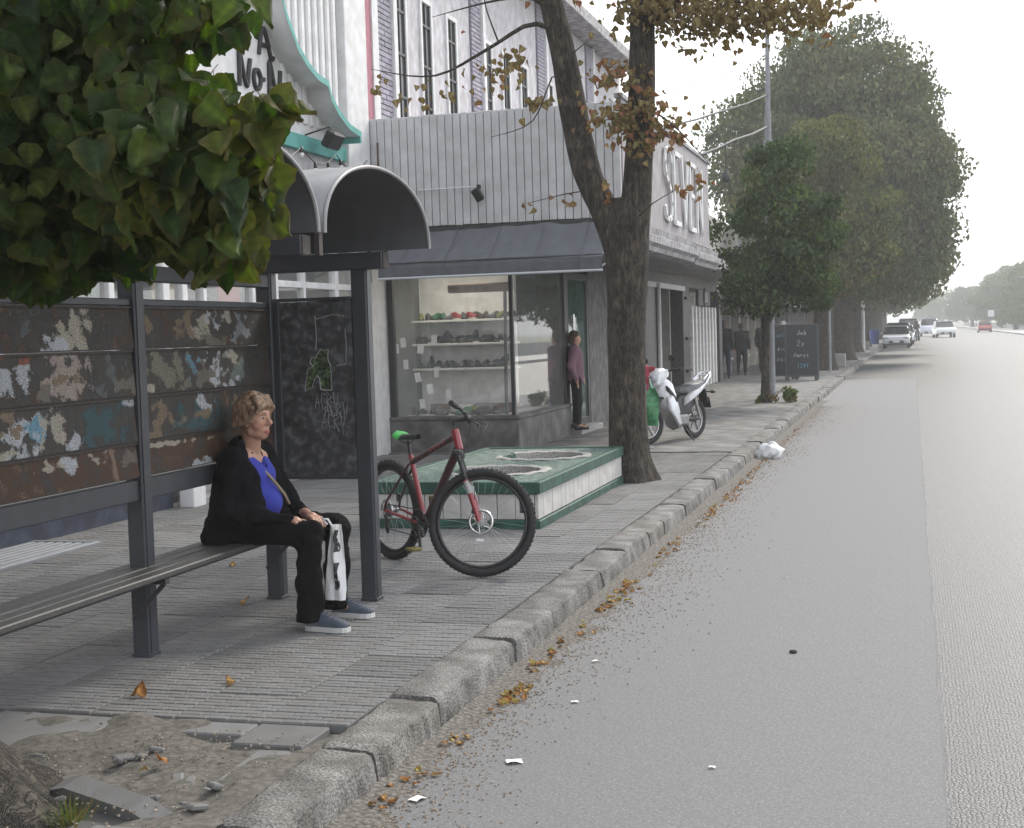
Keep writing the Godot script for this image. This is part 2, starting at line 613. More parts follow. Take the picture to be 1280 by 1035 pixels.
# ---------------------------------------------------------------- ground
func build_ground() -> void:
	var g := MB.new()
	g.quad(Vector3(-900, -0.2, 300), Vector3(900, -0.2, 300), Vector3(900, -0.2, -1500), Vector3(-900, -0.2, -1500), Vector3.UP)
	struct("ground", g, mats.earth)
	# carriageway: pale worn strip along the kerb, coarser asphalt beyond with an uneven edge between
	var edge := func(z: float) -> float:
		return 0.09 + 0.012 * N1.get_noise_1d(z * 60.0) + 0.010 * N2.get_noise_1d(z * 300.0)
	var road := MB.new()
	for k in 1:
		road.surf(2, 1, func(s, t): return Vector3(lerpf(-1.99, 13.0, s), -0.148, lerpf(8, -620, t)), 1.0)
	struct("road", road, mats.asphalt)
	var lane := MB.new()
	lane.surf(2, 400, func(s, t):
		var z := lerpf(3.0, -44.0, t)
		var x := lerpf(-2.0, edge.call(z), s)
		var y := -0.131
		return Vector3(x, y, z))
	lane.surf(1, 400, func(s, t):
		var z := lerpf(3.0, -44.0, t)
		return Vector3(edge.call(z) + s * 0.012, -0.131 - s * 0.017, z))
	struct("bus_lane", lane, mats.concrete_lane)
	# far pavement across the road, with its kerb, and the open plaza behind it
	var fk := MB.new()
	fk.span(Vector3(11.0, -0.19, 8), Vector3(11.25, 0.02, -420), 0.02)
	fk.span(Vector3(13.0, -0.19, -420.1), Vector3(-30, -0.15, -620))
	struct("far_kerb", fk, mats.stone_step)
	var fp := MB.new()
	fp.quad(Vector3(11.25, 0.0, 8), Vector3(26, 0.0, 8), Vector3(26, 0.0, -420), Vector3(11.25, 0.0, -420), Vector3.UP)
	struct("far_pavement", fp, mats.stone_step)
	# left of everything: floor under the shops and farther pavement
	var lp := MB.new()
	lp.span(Vector3(-14, -0.19, -44), Vector3(-2.2, -0.02, -420))
	struct("farther_pavement", lp, mats.paving)

func build_pavement() -> void:
	var base := MB.new()
	base.span(Vector3(-14, -0.19, 4), Vector3(-2.12, -0.035, -44))
	var pave := struct("pavement", base, mats.joint)
	# ribbed tiles, 40 cm: six rows of ribs with narrow grooves, laid one by one
	var tiles := []
	for q in 4:
		var m := MB.new()
		m.box(Vector3(0, -0.0165, 0), Vector3(0.397, 0.03, 0.397))
		for r in 8:
			var cuts = [[-0.197, -0.099, 0.001, 0.099, 0.197], [-0.197, -0.049, 0.05, 0.149, 0.197]][(r + q) % 2]
			for k in cuts.size() - 1:
				var z := -0.197 + (r + 0.5) * 0.04925
				var hh := 0.0 + 0.0012 * sin(r * 3.1 + k * 5.0 + q * 2.0)
				m.box(Vector3((cuts[k] + cuts[k + 1]) * 0.5, -0.004 + hh, z), Vector3(cuts[k + 1] - cuts[k] - 0.004, 0.016, 0.0425), 0.003)
		tiles.append(m.mesh())
	var cells := []
	for r in 31:
		for k in 12:
			var p := Vector3(-2.435 - k * 0.4, 0, -5.42 - r * 0.4)
			if p.x / p.z > 0.74 + 0.05 or p.x < -6.95:
				continue
			cells.append(p)
	var tm := []
	for k in 5:
		var d := 0.86 + 0.07 * k
		var m: StandardMaterial3D = mats.paving_tile.duplicate()
		m.vertex_color_use_as_albedo = false
		m.resource_name = "paving_tile_%d" % k
		m.albedo_color = Color(0.255 * d, 0.252 * d, 0.248 * d).linear_to_srgb()
		tm.append(m)
	var rest := []
	var cl := []
	for k in cells.size():
		var b := Basis.from_euler(Vector3(rr(-0.003, 0.003), rr(-0.006, 0.006), rr(-0.003, 0.003)))
		var p: Vector3 = cells[k] + Vector3(rr(-0.002, 0.002), rr(-0.004, 0.003), rr(-0.002, 0.002))
		if k < 300:
			add(pave, "paving_tile", tiles[rng.randi() % 4], tm[rng.randi() % 5], p, b)
		else:
			rest.append(Transform3D(b, p))
			var d := rr(0.86, 1.1)
			cl.append(Color(d, d, d))
	if rest.size():
		var o := many(pave, "paving_tiles", tiles[1], mats.paving_tile, rest, cl)
		o.set_meta("kind", "stuff")
	# smooth slabs: beyond the motorcycle, and the broken ones round the tree pit
	var slab := func(x0: float, x1: float, z0: float, z1: float, tilt := 0.0, y := 0.0):
		var m := MB.new()
		m.box(Vector3.ZERO, Vector3(absf(x1 - x0) - 0.012, 0.05, absf(z1 - z0) - 0.012), 0.006)
		add(pave, "concrete_slab", m, tm[rng.randi() % 5] if z0 > -6 else mats.paving, Vector3((x0 + x1) / 2, y - 0.026, (z0 + z1) / 2), Basis.from_euler(Vector3(tilt, 0, tilt * 0.6)))
	var z := -17.84
	while z > -44:
		var x := -2.2
		while x > -9:
			slab.call(x, x - 1.6, z, z - 2.0, rr(-0.0015, 0.0015), rr(-0.003, 0.002))
			x -= 1.6
		z -= 2.0
	var broken := [[-2.3, -2.62, -4.92, -5.21, 0.0, 0.0], [-2.62, -3.08, -5.04, -5.21, 0.01, -0.004], [-3.25, -3.85, -4.62, -5.2, -0.012, 0.002], [-3.86, -4.6, -4.4, -5.2, 0.008, 0.0], [-3.5, -4.4, -3.9, -4.6, 0.01, -0.004], [-2.3, -2.46, -4.5, -4.86, 0.03, 0.0], [-2.28, -2.62, -3.2, -3.98, 0.02, 0.0], [-2.63, -3.0, -2.9, -3.8, -0.015, 0.003], [-4.6, -5.6, -3.9, -5.2, 0.004, 0.0]]
	for b in broken:
		slab.call(b[0], b[1], b[2], b[3], b[4], b[5])
	# tree pit: trodden earth that sinks in the middle, with lumps
	var pit := MB.new()
	pit.surf(60, 60, func(s, t):
		var x := lerpf(-2.20, -4.0, s)
		var zz := lerpf(-2.6, -5.2, t)
		var y := -0.012 + 0.05 * N1.get_noise_2d(x * 80, zz * 80) + 0.025 * N2.get_noise_2d(x * 160, zz * 160)
		y -= 0.05 * exp(-pow((x + 2.95) / 0.25, 2) - pow((zz + 4.05) / 0.2, 2))
		return Vector3(x, minf(y, 0.03), zz), 1.0)
	add(pave, "tree_pit_soil", pit, mats.soil)
	# chips of concrete and stones in the pit
	var chip := MB.new()
	chip.box(Vector3.ZERO, Vector3(0.09, 0.03, 0.06), 0.008)
	for k in 12:
		var s := rr(0.25, 1.1)
		add(pave, "concrete_chip", chip, tm[k % 5], Vector3(rr(-3.2, -2.35), 0.006, rr(-5.0, -4.1)), Basis.from_euler(Vector3(rr(-0.3, 0.3), rr(0, TAU), rr(-0.3, 0.3))).scaled(Vector3(s, s * rr(0.5, 1.0), s * rr(0.6, 1.2))))
	# a tilted concrete edge beside the trunk
	var ed := MB.new()
	ed.ext([Vector2(0, -0.1), Vector2(0.5, -0.1), Vector2(0.62, -0.03), Vector2(0.45, 0.03), Vector2(0.1, 0.05), Vector2(0, 0.02)], -0.04, 0.05)
	add(pave, "broken_edge", ed, tm[1], Vector3(-2.98, -0.01, -4.32), Basis.from_euler(Vector3(0.25, -0.35, 0)))
	# grating in the floor by the cafe front
	var gr := thing("floor_grate", "rusty slotted floor grating set in the pavement by the cafe plinth", "grate", Vector3(-6.62, 0.012, -9.1))
	var fr := MB.new()
	for s in [-1, 1]:
		fr.box(Vector3(s * 0.36, 0, 0), Vector3(0.04, 0.03, 1.3), 0.004)
		fr.box(Vector3(0, 0, s * 0.64), Vector3(0.68, 0.03, 0.04), 0.004)
	add(gr, "frame", fr, mats.grey_pole)
	var bar := MB.new()
	bar.box(Vector3.ZERO, Vector3(0.05, 0.02, 1.22), 0.004)
	for k in 8:
		add(gr, "bar", bar, mats.grey_pole, Vector3(-0.3 + k * 0.085, 0, 0))

func build_kerb() -> void:
	var bed := MB.new()
	bed.span(Vector3(-2.3, -0.3, 4), Vector3(-2.02, -0.1, -44))
	var kerb := struct("kerb", bed, mats.joint)
	var z := -2.2
	var k := 0
	while z > -90:
		var ln := rr(0.65, 1.35) if z > -44 else 4.0
		var sd := k * 37.0
		var m := MB.new()
		var h := rr(-0.010, 0.008)
		var tw := rr(-0.012, 0.012)
		var d := rr(0.86, 1.12)
		m.tint(Color(d, d * rr(0.98, 1.0), d * rr(0.95, 1.0)))
		var worn := rr(0.0, 0.04)
		var prof := [Vector2(-0.10, -0.08), Vector2(-0.095, 0.004), Vector2(-0.08, 0.012), Vector2(-0.02, 0.013), Vector2(0.05, 0.012), Vector2(0.105 - worn * 0.3, 0.010), Vector2(0.126 - worn * 0.12, 0.003), Vector2(0.133, -0.010 - worn * 0.25), Vector2(0.142, -0.08), Vector2(0.148, -0.16)]
		var nv := 44 if z > -9 else 18 if z > -16 else 5
		m.surf(9, nv, func(s, t):
			var q := int(round(s * 9))
			var e: Vector2 = prof[q]
			var zz: float = -ln * 0.5 + 0.012 + t * (ln - 0.024)
			var en := minf(t, 1.0 - t)
			var drop := 0.010 * exp(-en * ln / 0.025) * (1.0 if q > 1 else 0.3)
			var dx := 0.014 * N1.get_noise_3d(e.x * 300 + sd, e.y * 300, zz * 260 + sd) + 0.012 * N2.get_noise_3d(e.x * 500, e.y * 500 + sd, zz * 700) + (0.010 * N1.get_noise_3d(e.x * 1500, e.y * 1500, zz * 1500 + sd) if q > 3 else 0.0)
			var dy := 0.010 * N1.get_noise_3d(e.x * 400 + 70, zz * 400 + sd, e.y * 200) + 0.004 * N2.get_noise_3d(e.x * 700, zz * 900 + sd, e.y * 500)
			return Vector3(e.x + dx - drop * 0.5, e.y + dy + h - drop + tw * zz, zz), -1.0)
		# end faces
		var st := m.v.size() - 10 * (nv + 1)
		for e in [0, nv]:
			var f = st + e * 10
			var ctr := Vector3(0, -0.1, m.v[f].z)
			for q in 9:
				m.tri(ctr, m.v[f + q], m.v[f + q + 1], Vector3(0, 0, -1 if e == 0 else 1))
		add(kerb, "kerb_stone", m, mats.granite, Vector3(-2.13 + rr(-0.012, 0.012), 0, z - ln * 0.5), Basis.from_euler(Vector3(rr(-0.006, 0.006), rr(-0.012, 0.012), 0)))
		z -= ln
		k += 1

# ---------------------------------------------------------------- bus shelter
func build_shelter() -> void:
	var B := Vector3(-3.76, 0, -7.78)
	var sh := thing("bus_shelter", "grey steel bus shelter with barrel-vaulted roof, poster-torn back panels and long bench", "bus shelter", B)
	var L := func(p: Vector3) -> Vector3: return p - B
	mk("fold_metal", Color(0.06, 0.048, 0.042), 0.7, {tex = "mid", ts = 2.0})
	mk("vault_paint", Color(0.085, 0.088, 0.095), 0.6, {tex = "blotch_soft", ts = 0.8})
	var zs := [-7.78, -6.24, -4.70, -3.16]
	var posts := [Vector3(-3.76, 0, -7.78), Vector3(-3.76, 0, -6.24), Vector3(-3.76, 0, -4.70), Vector3(-3.76, 0, -3.16), Vector3(-3.15, 0, -7.80), Vector3(-3.15, 0, -3.16)]
	for p in posts:
		var m := MB.new()
		m.box(Vector3(0, 1.0, 0), Vector3(0.095, 2.0, 0.095), 0.006)
		m.box(Vector3(0, 0.012, 0), Vector3(0.105, 0.024, 0.105), 0.004)
		for s in [-1, 1]:
			m.box(Vector3(0.05 * s, 1.0, 0.03), Vector3(0.004, 1.99, 0.006))
		add(sh, "post", m, mats.steel_grey, L.call(p))
	for k in 4:
		var m := MB.new()
		m.span(Vector3(-3.86, 1.985, zs[k] - 0.05), Vector3(-2.985 if k == 0 else -2.80, 2.085, zs[k] + 0.05), 0.006)
		var o := add(sh, "cross_beam", m, mats.steel_grey, -B)
		var cap := MB.new()
		cap.span(Vector3(-2.983, 1.99, zs[k] - 0.045), Vector3(-2.978, 2.08, zs[k] + 0.045))
		add(o, "end_cap", cap, mats.fold_metal, Vector3(0.0 if k == 0 else 0.185, 0, 0))
	var lb := MB.new()
	lb.span(Vector3(-3.80, 1.90, -3.2), Vector3(-3.72, 1.98, -7.74), 0.004)
	add(sh, "rear_rail", lb, mats.steel_dark, -B)
	# vaults: sheet with thickness, open toward the street, closed behind by a dark end board
	for k in 3:
		var z0: float = zs[k] - (0.15 if k == 0 else 0.0) - 0.07 * (0 if k == 0 else 1)
		var z1: float = zs[k + 1] - 0.13
		var zc: float = (z0 + z1) / 2
		var hw: float = absf(z1 - z0) / 2 - 0.012
		var arc := func(a: float, off: float) -> Vector2:
			# flattened round arch
			return Vector2(-cos(a) * (hw + off * 0.6), pow(sin(a), 0.86) * (0.385 + off))
		var out := MB.new()
		out.surf(28, 1, func(s, t):
			var q: Vector2 = arc.call(PI * s, 0.012)
			return Vector3(lerpf(-4.2, -2.76, t), 2.10 + q.y, zc + q.x), -1.0)
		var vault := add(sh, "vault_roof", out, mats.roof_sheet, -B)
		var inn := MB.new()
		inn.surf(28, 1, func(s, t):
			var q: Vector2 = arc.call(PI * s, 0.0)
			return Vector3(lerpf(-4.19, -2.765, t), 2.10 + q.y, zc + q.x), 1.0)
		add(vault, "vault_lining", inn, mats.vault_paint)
		var rim := MB.new()
		var pts := []
		for j in 29:
			var q: Vector2 = arc.call(PI * j / 28.0, 0.006)
			pts.append(Vector3(-2.757, 2.10 + q.y, zc + q.x))
		rim.tube(pts, 0.011, 6)
		add(vault, "vault_rim", rim, mats.roof_sheet)
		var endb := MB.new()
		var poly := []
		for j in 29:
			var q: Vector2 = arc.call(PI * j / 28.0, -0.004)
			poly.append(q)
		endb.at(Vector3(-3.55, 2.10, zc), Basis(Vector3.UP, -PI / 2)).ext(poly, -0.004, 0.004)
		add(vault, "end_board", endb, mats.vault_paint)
		var gut := MB.new()
		gut.span(Vector3(-4.2, 2.088, z1 - 0.03), Vector3(-2.79, 2.112, z1 + 0.03))
		gut.span(Vector3(-2.80, 1.99, z1 - 0.022), Vector3(-2.775, 2.10, z1 + 0.022))
		add(vault, "gutter", gut, mats.fold_metal)
	# back sheets: four per bay with torn posters
	var paper := Color(0.78, 0.75, 0.68)
	var wht := Color(0.82, 0.84, 0.86)
	var teal := Color(0.22, 0.37, 0.4)
	var blue := Color(0.45, 0.66, 0.76)
	var tan := Color(0.56, 0.48, 0.38)
	var sheets := [
		[[0.42, 0.5, 0.16, 0.42, paper, 0.55], [0.3, 0.45, 0.07, 0.4, tan, 0.55], [0.75, 0.45, 0.1, 0.45, Color(0.6, 0.62, 0.64), 0.62], [0.05, 0.45, 0.04, 0.3, tan, 0.6]],
		[[0.16, 0.5, 0.18, 0.5, Color(0.55, 0.54, 0.46), 0.5], [0.36, 0.45, 0.05, 0.35, blue, 0.5], [0.52, 0.55, 0.09, 0.45, wht, 0.5], [0.7, 0.5, 0.1, 0.5, Color(0.5, 0.55, 0.52), 0.6]],
		[[0.12, 0.4, 0.1, 0.4, tan, 0.6], [0.38, 0.65, 0.16, 0.38, teal, 0.4], [0.44, 0.3, 0.06, 0.28, wht, 0.45], [0.6, 0.4, 0.04, 0.2, Color(0.6, 0.4, 0.3), 0.5], [0.85, 0.5, 0.06, 0.4, Color(0.6, 0.6, 0.6), 0.7]],
		[[0.1, 0.12, 0.4, 0.12, paper, 0.75]],
		[[0.12, 0.6, 0.1, 0.5, paper, 0.3], [0.1, 0.9, 0.06, 0.14, Color(0.2, 0.33, 0.45), 0.1], [0.62, 0.7, 0.1, 0.42, paper, 0.4], [0.4, 0.4, 0.04, 0.3, Color(0.4, 0.42, 0.42), 0.55]],
		[[0.2, 0.45, 0.2, 0.3, wht, 0.25], [0.58, 0.5, 0.13, 0.5, Color(0.74, 0.68, 0.64), 0.25], [0.06, 0.9, 0.1, 0.2, teal, 0.3], [0.2, 0.05, 0.2, 0.1, Color(0.62, 0.34, 0.25), 0.3], [0.85, 0.5, 0.1, 0.5, Color(0.4, 0.42, 0.42), 0.7]],
		[[0.1, 0.65, 0.13, 0.36, teal, 0.25], [0.36, 0.35, 0.12, 0.34, wht, 0.35], [0.43, 0.42, 0.06, 0.26, blue, 0.2], [0.53, 0.4, 0.07, 0.4, paper, 0.35], [0.8, 0.5, 0.13, 0.46, teal, 0.3], [0.3, 0.85, 0.12, 0.14, paper, 0.6]],
		[[0.6, 0.25, 0.2, 0.2, paper, 0.7], [0.85, 0.5, 0.02, 0.5, Color(0.6, 0.5, 0.42), 0.4]],
	]
	mk("fold_metal", Color(0.06, 0.048, 0.042), 0.7, {tex = "mid", ts = 2.0})
	var ys := [1.772, 1.556, 1.323, 1.095, 0.915]
	for bay in 3:
		var za: float = zs[bay] + 0.05
		var zb: float = zs[bay + 1] - 0.05
		for r in 4:
			var sp := []
			for q in sheets[(bay % 2) * 4 + r]:
				sp.append([q[0] * 640.0, q[1] * 112.0, q[2] * 640.0, q[3] * 112.0, q[4], q[5]])
			var pg := RandomNumberGenerator.new()
			pg.seed = 300 + (bay % 2) * 10 + r
			for q in 4 if r < 3 else 2:
				sp.append([pg.randf() * 640.0, pg.randf() * 112.0, pg.randf_range(25, 80), pg.randf_range(12, 50), [paper, wht, tan, Color(0.5, 0.47, 0.43)][pg.randi() % 4], 0.5])
			var key := "poster_sheet_%d_%d" % [bay % 2, r]
			if not mats.has(key):
				var tx := poster_texture(100 + (bay % 2) * 40 + r * 7, 640, 112, Color(0.25, 0.235, 0.22), sp, 0.5 if r == 3 else -0.12)
				var m := StandardMaterial3D.new()
				m.resource_name = key
				m.albedo_texture = tx
				m.roughness = 0.75
				mats[key] = m
			var sm := MB.new()
			var y0: float = ys[r + 1] + 0.008
			var y1: float = ys[r] - 0.012
			# the upper edge laps over: each sheet leans a little
			sm.quad(Vector3(-3.722, y0, zb), Vector3(-3.722, y0, za), Vector3(-3.738, y1, za), Vector3(-3.738, y1, zb), Vector3.RIGHT)
			var o := add(sh, "back_sheet", sm, mats[key], -B)
			var lip := MB.new()
			lip.span(Vector3(-3.775, y0 - 0.006, zb), Vector3(-3.726, y0, za), 0.0)
			lip.span(Vector3(-3.775, y0 - 0.006, zb), Vector3(-3.742, y1 + 0.006, za), 0.0)
			lip.span(Vector3(-3.775, y1, zb), Vector3(-3.728, y1 + 0.012, za), 0.0)
			add(o, "sheet_fold_shade", lip, mats.fold_metal)  # metal lips, coloured dark to stand in for the sheets' overlap shadow
		for e in [[1.775, 1.81], [0.80, 0.905]]:
			var fr := MB.new()
			fr.span(Vector3(-3.785, e[0], zb), Vector3(-3.732, e[1], za), 0.004)
			add(sh, "back_rail", fr, mats.steel_grey, -B)
	# end panel with a ragged hole and paint scrawls
	var ep := MB.new()
	var outline := [Vector2(-3.715, 0.757), Vector2(-3.2, 0.757), Vector2(-3.2, 1.812), Vector2(-3.715, 1.805)]
	var hole := [Vector2(-3.52, 1.27), Vector2(-3.475, 1.29), Vector2(-3.455, 1.345), Vector2(-3.44, 1.365), Vector2(-3.425, 1.345), Vector2(-3.42, 1.28), Vector2(-3.345, 1.275), Vector2(-3.345, 1.375), Vector2(-3.35, 1.42), Vector2(-3.365, 1.46), Vector2(-3.36, 1.52), Vector2(-3.385, 1.51), Vector2(-3.41, 1.522), Vector2(-3.435, 1.49), Vector2(-3.45, 1.465), Vector2(-3.47, 1.475), Vector2(-3.485, 1.44), Vector2(-3.465, 1.42), Vector2(-3.5, 1.40), Vector2(-3.515, 1.33)]
	# ring joined to the outline by a slit so that the hole is a real opening
	var poly := [outline[0], outline[1], outline[2], outline[3], Vector2(-3.715, 1.27), hole[0]]
	for k in range(hole.size() - 1, -1, -1):
		poly.append(hole[k] + (Vector2(0, -0.0006) if k == 0 else Vector2.ZERO))
	poly.append(Vector2(-3.715, 1.2694))
	ep.ext(poly, -7.775, -7.765)
	mk("end_panel_paint", Color(0.15, 0.155, 0.165), 0.6, {tex = "blotch", ts = 1.1, det = "scuff", ds = 0.6})
	var epo := add(sh, "end_panel", ep, mats.end_panel_paint, -B)
	var fr2 := MB.new()
	fr2.span(Vector3(-3.715, 1.81, -7.79), Vector3(-3.2, 1.83, -7.75), 0.003)
	fr2.span(Vector3(-3.715, 0.74, -7.79), Vector3(-3.2, 0.757, -7.75), 0.003)
	fr2.span(Vector3(-3.715, 0.757, -7.79), Vector3(-3.67, 1.81, -7.75), 0.003)
	add(epo, "panel_frame", fr2, mats.steel_grey)
	mk("chipped_edge", Color(0.42, 0.43, 0.44), 0.8, {tex = "mid", ts = 6.0})
	var chipm := MB.new()
	var rag := hole.duplicate()
	for k in rag.size():
		var a: Vector2 = rag[k]
		var b: Vector2 = rag[(k + 1) % rag.size()]
		var w := rr(0.0025, 0.007)
		chipm.tube([Vector3(a.x, a.y, -7.7645), Vector3((a.x + b.x) / 2 + rr(-0.006, 0.006), (a.y + b.y) / 2 + rr(-0.006, 0.006), -7.7645), Vector3(b.x, b.y, -7.7645)], w * 0.6, 4)
	add(epo, "torn_rim", chipm, mats.chipped_edge)
	chipm = MB.new()
	for ln in [[Vector2(-3.44, 1.72), Vector2(-3.435, 1.6), Vector2(-3.442, 1.52)], [Vector2(-3.44, 1.7), Vector2(-3.33, 1.725), Vector2(-3.25, 1.715)], [Vector2(-3.25, 1.64), Vector2(-3.245, 1.55), Vector2(-3.25, 1.43), Vector2(-3.31, 1.42)]]:
		chipm = MB.new()
		var cp := []
		for q in ln:
			cp.append(Vector3(q.x, q.y, -7.7645))
		chipm.tube(cp, 0.0035, 4)
		add(epo, "bare_edge", chipm, mats.chipped_edge)

	mk("chalky_paint", Color(0.33, 0.34, 0.36), 0.8)
	var scr := MB.new()
	var sc := func(px: Array, w: float):
		var ps := []
		for q in px:
			ps.append(Vector3(q[0], q[1], -7.7648))
		scr.tube(ps, w, 4)
	for word in [[-3.46, 1.21, 0.13], [-3.40, 1.16, 0.12], [-3.42, 1.09, 0.13]]:
		var x: float = word[0]
		for k in 4:
			var h: float = word[2] * rr(0.6, 0.9)
			var y: float = word[1] - h * 0.5
			var w := 0.032
			match k:
				0: sc.call([[x, y], [x + w * 0.5, y + h], [x + w, y], [x + w * 0.8, y + h * 0.4], [x + w * 0.1, y + h * 0.4]], 0.002)
				1: sc.call([[x + w, y + h * 0.9], [x + w * 0.2, y + h], [x, y + h * 0.5], [x + w * 0.3, y], [x + w, y + h * 0.1]], 0.002)
				2: sc.call([[x, y], [x, y + h], [x + w * 0.9, y + h * 0.7], [x, y + h * 0.5], [x + w, y - h * 0.2]], 0.002)
				3: sc.call([[x, y + h], [x + w * 0.5, y - h * 0.3], [x + w, y + h], [x + w * 0.6, y + h * 0.2]], 0.002)
			x += 0.04
	add(epo, "scrawled_writing", scr, mats.chalky_paint)
	# bench: four slats on brackets fixed to the posts
	var bench := MB.new()
	bench.span(Vector3(-3.70, 0.385, -8.12), Vector3(-3.66, 0.425, -3.1), 0.004)
	var bo := add(sh, "bench", bench, mats.steel_dark, -B)
	for k in 4:
		var m := MB.new()
		m.span(Vector3(-3.875 + k * 0.088, 0.43 + 0.002 * (k % 2), -8.22 + 0.03 * (k % 3)), Vector3(-3.795 + k * 0.088, 0.462 + 0.002 * (k % 2), -3.0), 0.006)
		add(bo, "slat", m, mats.worn_wood)
	for z in [-7.6, -6.1, -4.6]:
		var m := MB.new()
		m.span(Vector3(-3.86, 0.40, z - 0.02), Vector3(-3.54, 0.43, z + 0.02), 0.003)
		m.tube([Vector3(-3.56, 0.40, z), Vector3(-3.74, 0.22, z)], 0.012, 6)
		add(bo, "bracket", m, mats.steel_dark)

# ---------------------------------------------------------------- shoe shop on the corner
func shoe_mesh(kind: int, col: Color, sole: Color) -> ArrayMesh:
	# a shoe 0.26 m long along x, lofted from cross sections: heel, ankle opening, instep, toe
	var m := MB.new()
	var xs := [-0.13, -0.12, -0.07, -0.02, 0.04, 0.09, 0.122, 0.13]
	var hs := [0.05, 0.085, 0.09, 0.085, 0.062, 0.05, 0.036, 0.022]
	var ws := [0.02, 0.033, 0.036, 0.036, 0.042, 0.044, 0.032, 0.012]
	if kind == 1:
		hs = [0.10, 0.16, 0.165, 0.12, 0.07, 0.052, 0.038, 0.022]
	elif kind == 2:
		hs = [0.08, 0.095, 0.075, 0.05, 0.036, 0.03, 0.024, 0.016]
	m.tint(col)
	m.surf(7, 12, func(s, t):
		var k := int(round(s * 7))
		var a = PI * t
		return Vector3(xs[k], 0.018 + hs[k] * pow(sin(a), 0.7), -cos(a) * ws[k]), 1.0)
	m.tint(sole)
	var pl := []
	for k in 8:
		pl.append(Vector2(xs[k], ws[k] + 0.003))
	for k in range(7, -1, -1):
		pl.append(Vector2(xs[k], -ws[k] - 0.003))
	m.at(Vector3(0, 0.02, 0), Basis(Vector3.RIGHT, PI / 2)).ext(pl, 0.0, 0.02)
	if kind == 2:
		m.at(Vector3.ZERO).box(Vector3(-0.105, 0.03, 0), Vector3(0.03, 0.06, 0.03))
	return m.mesh()

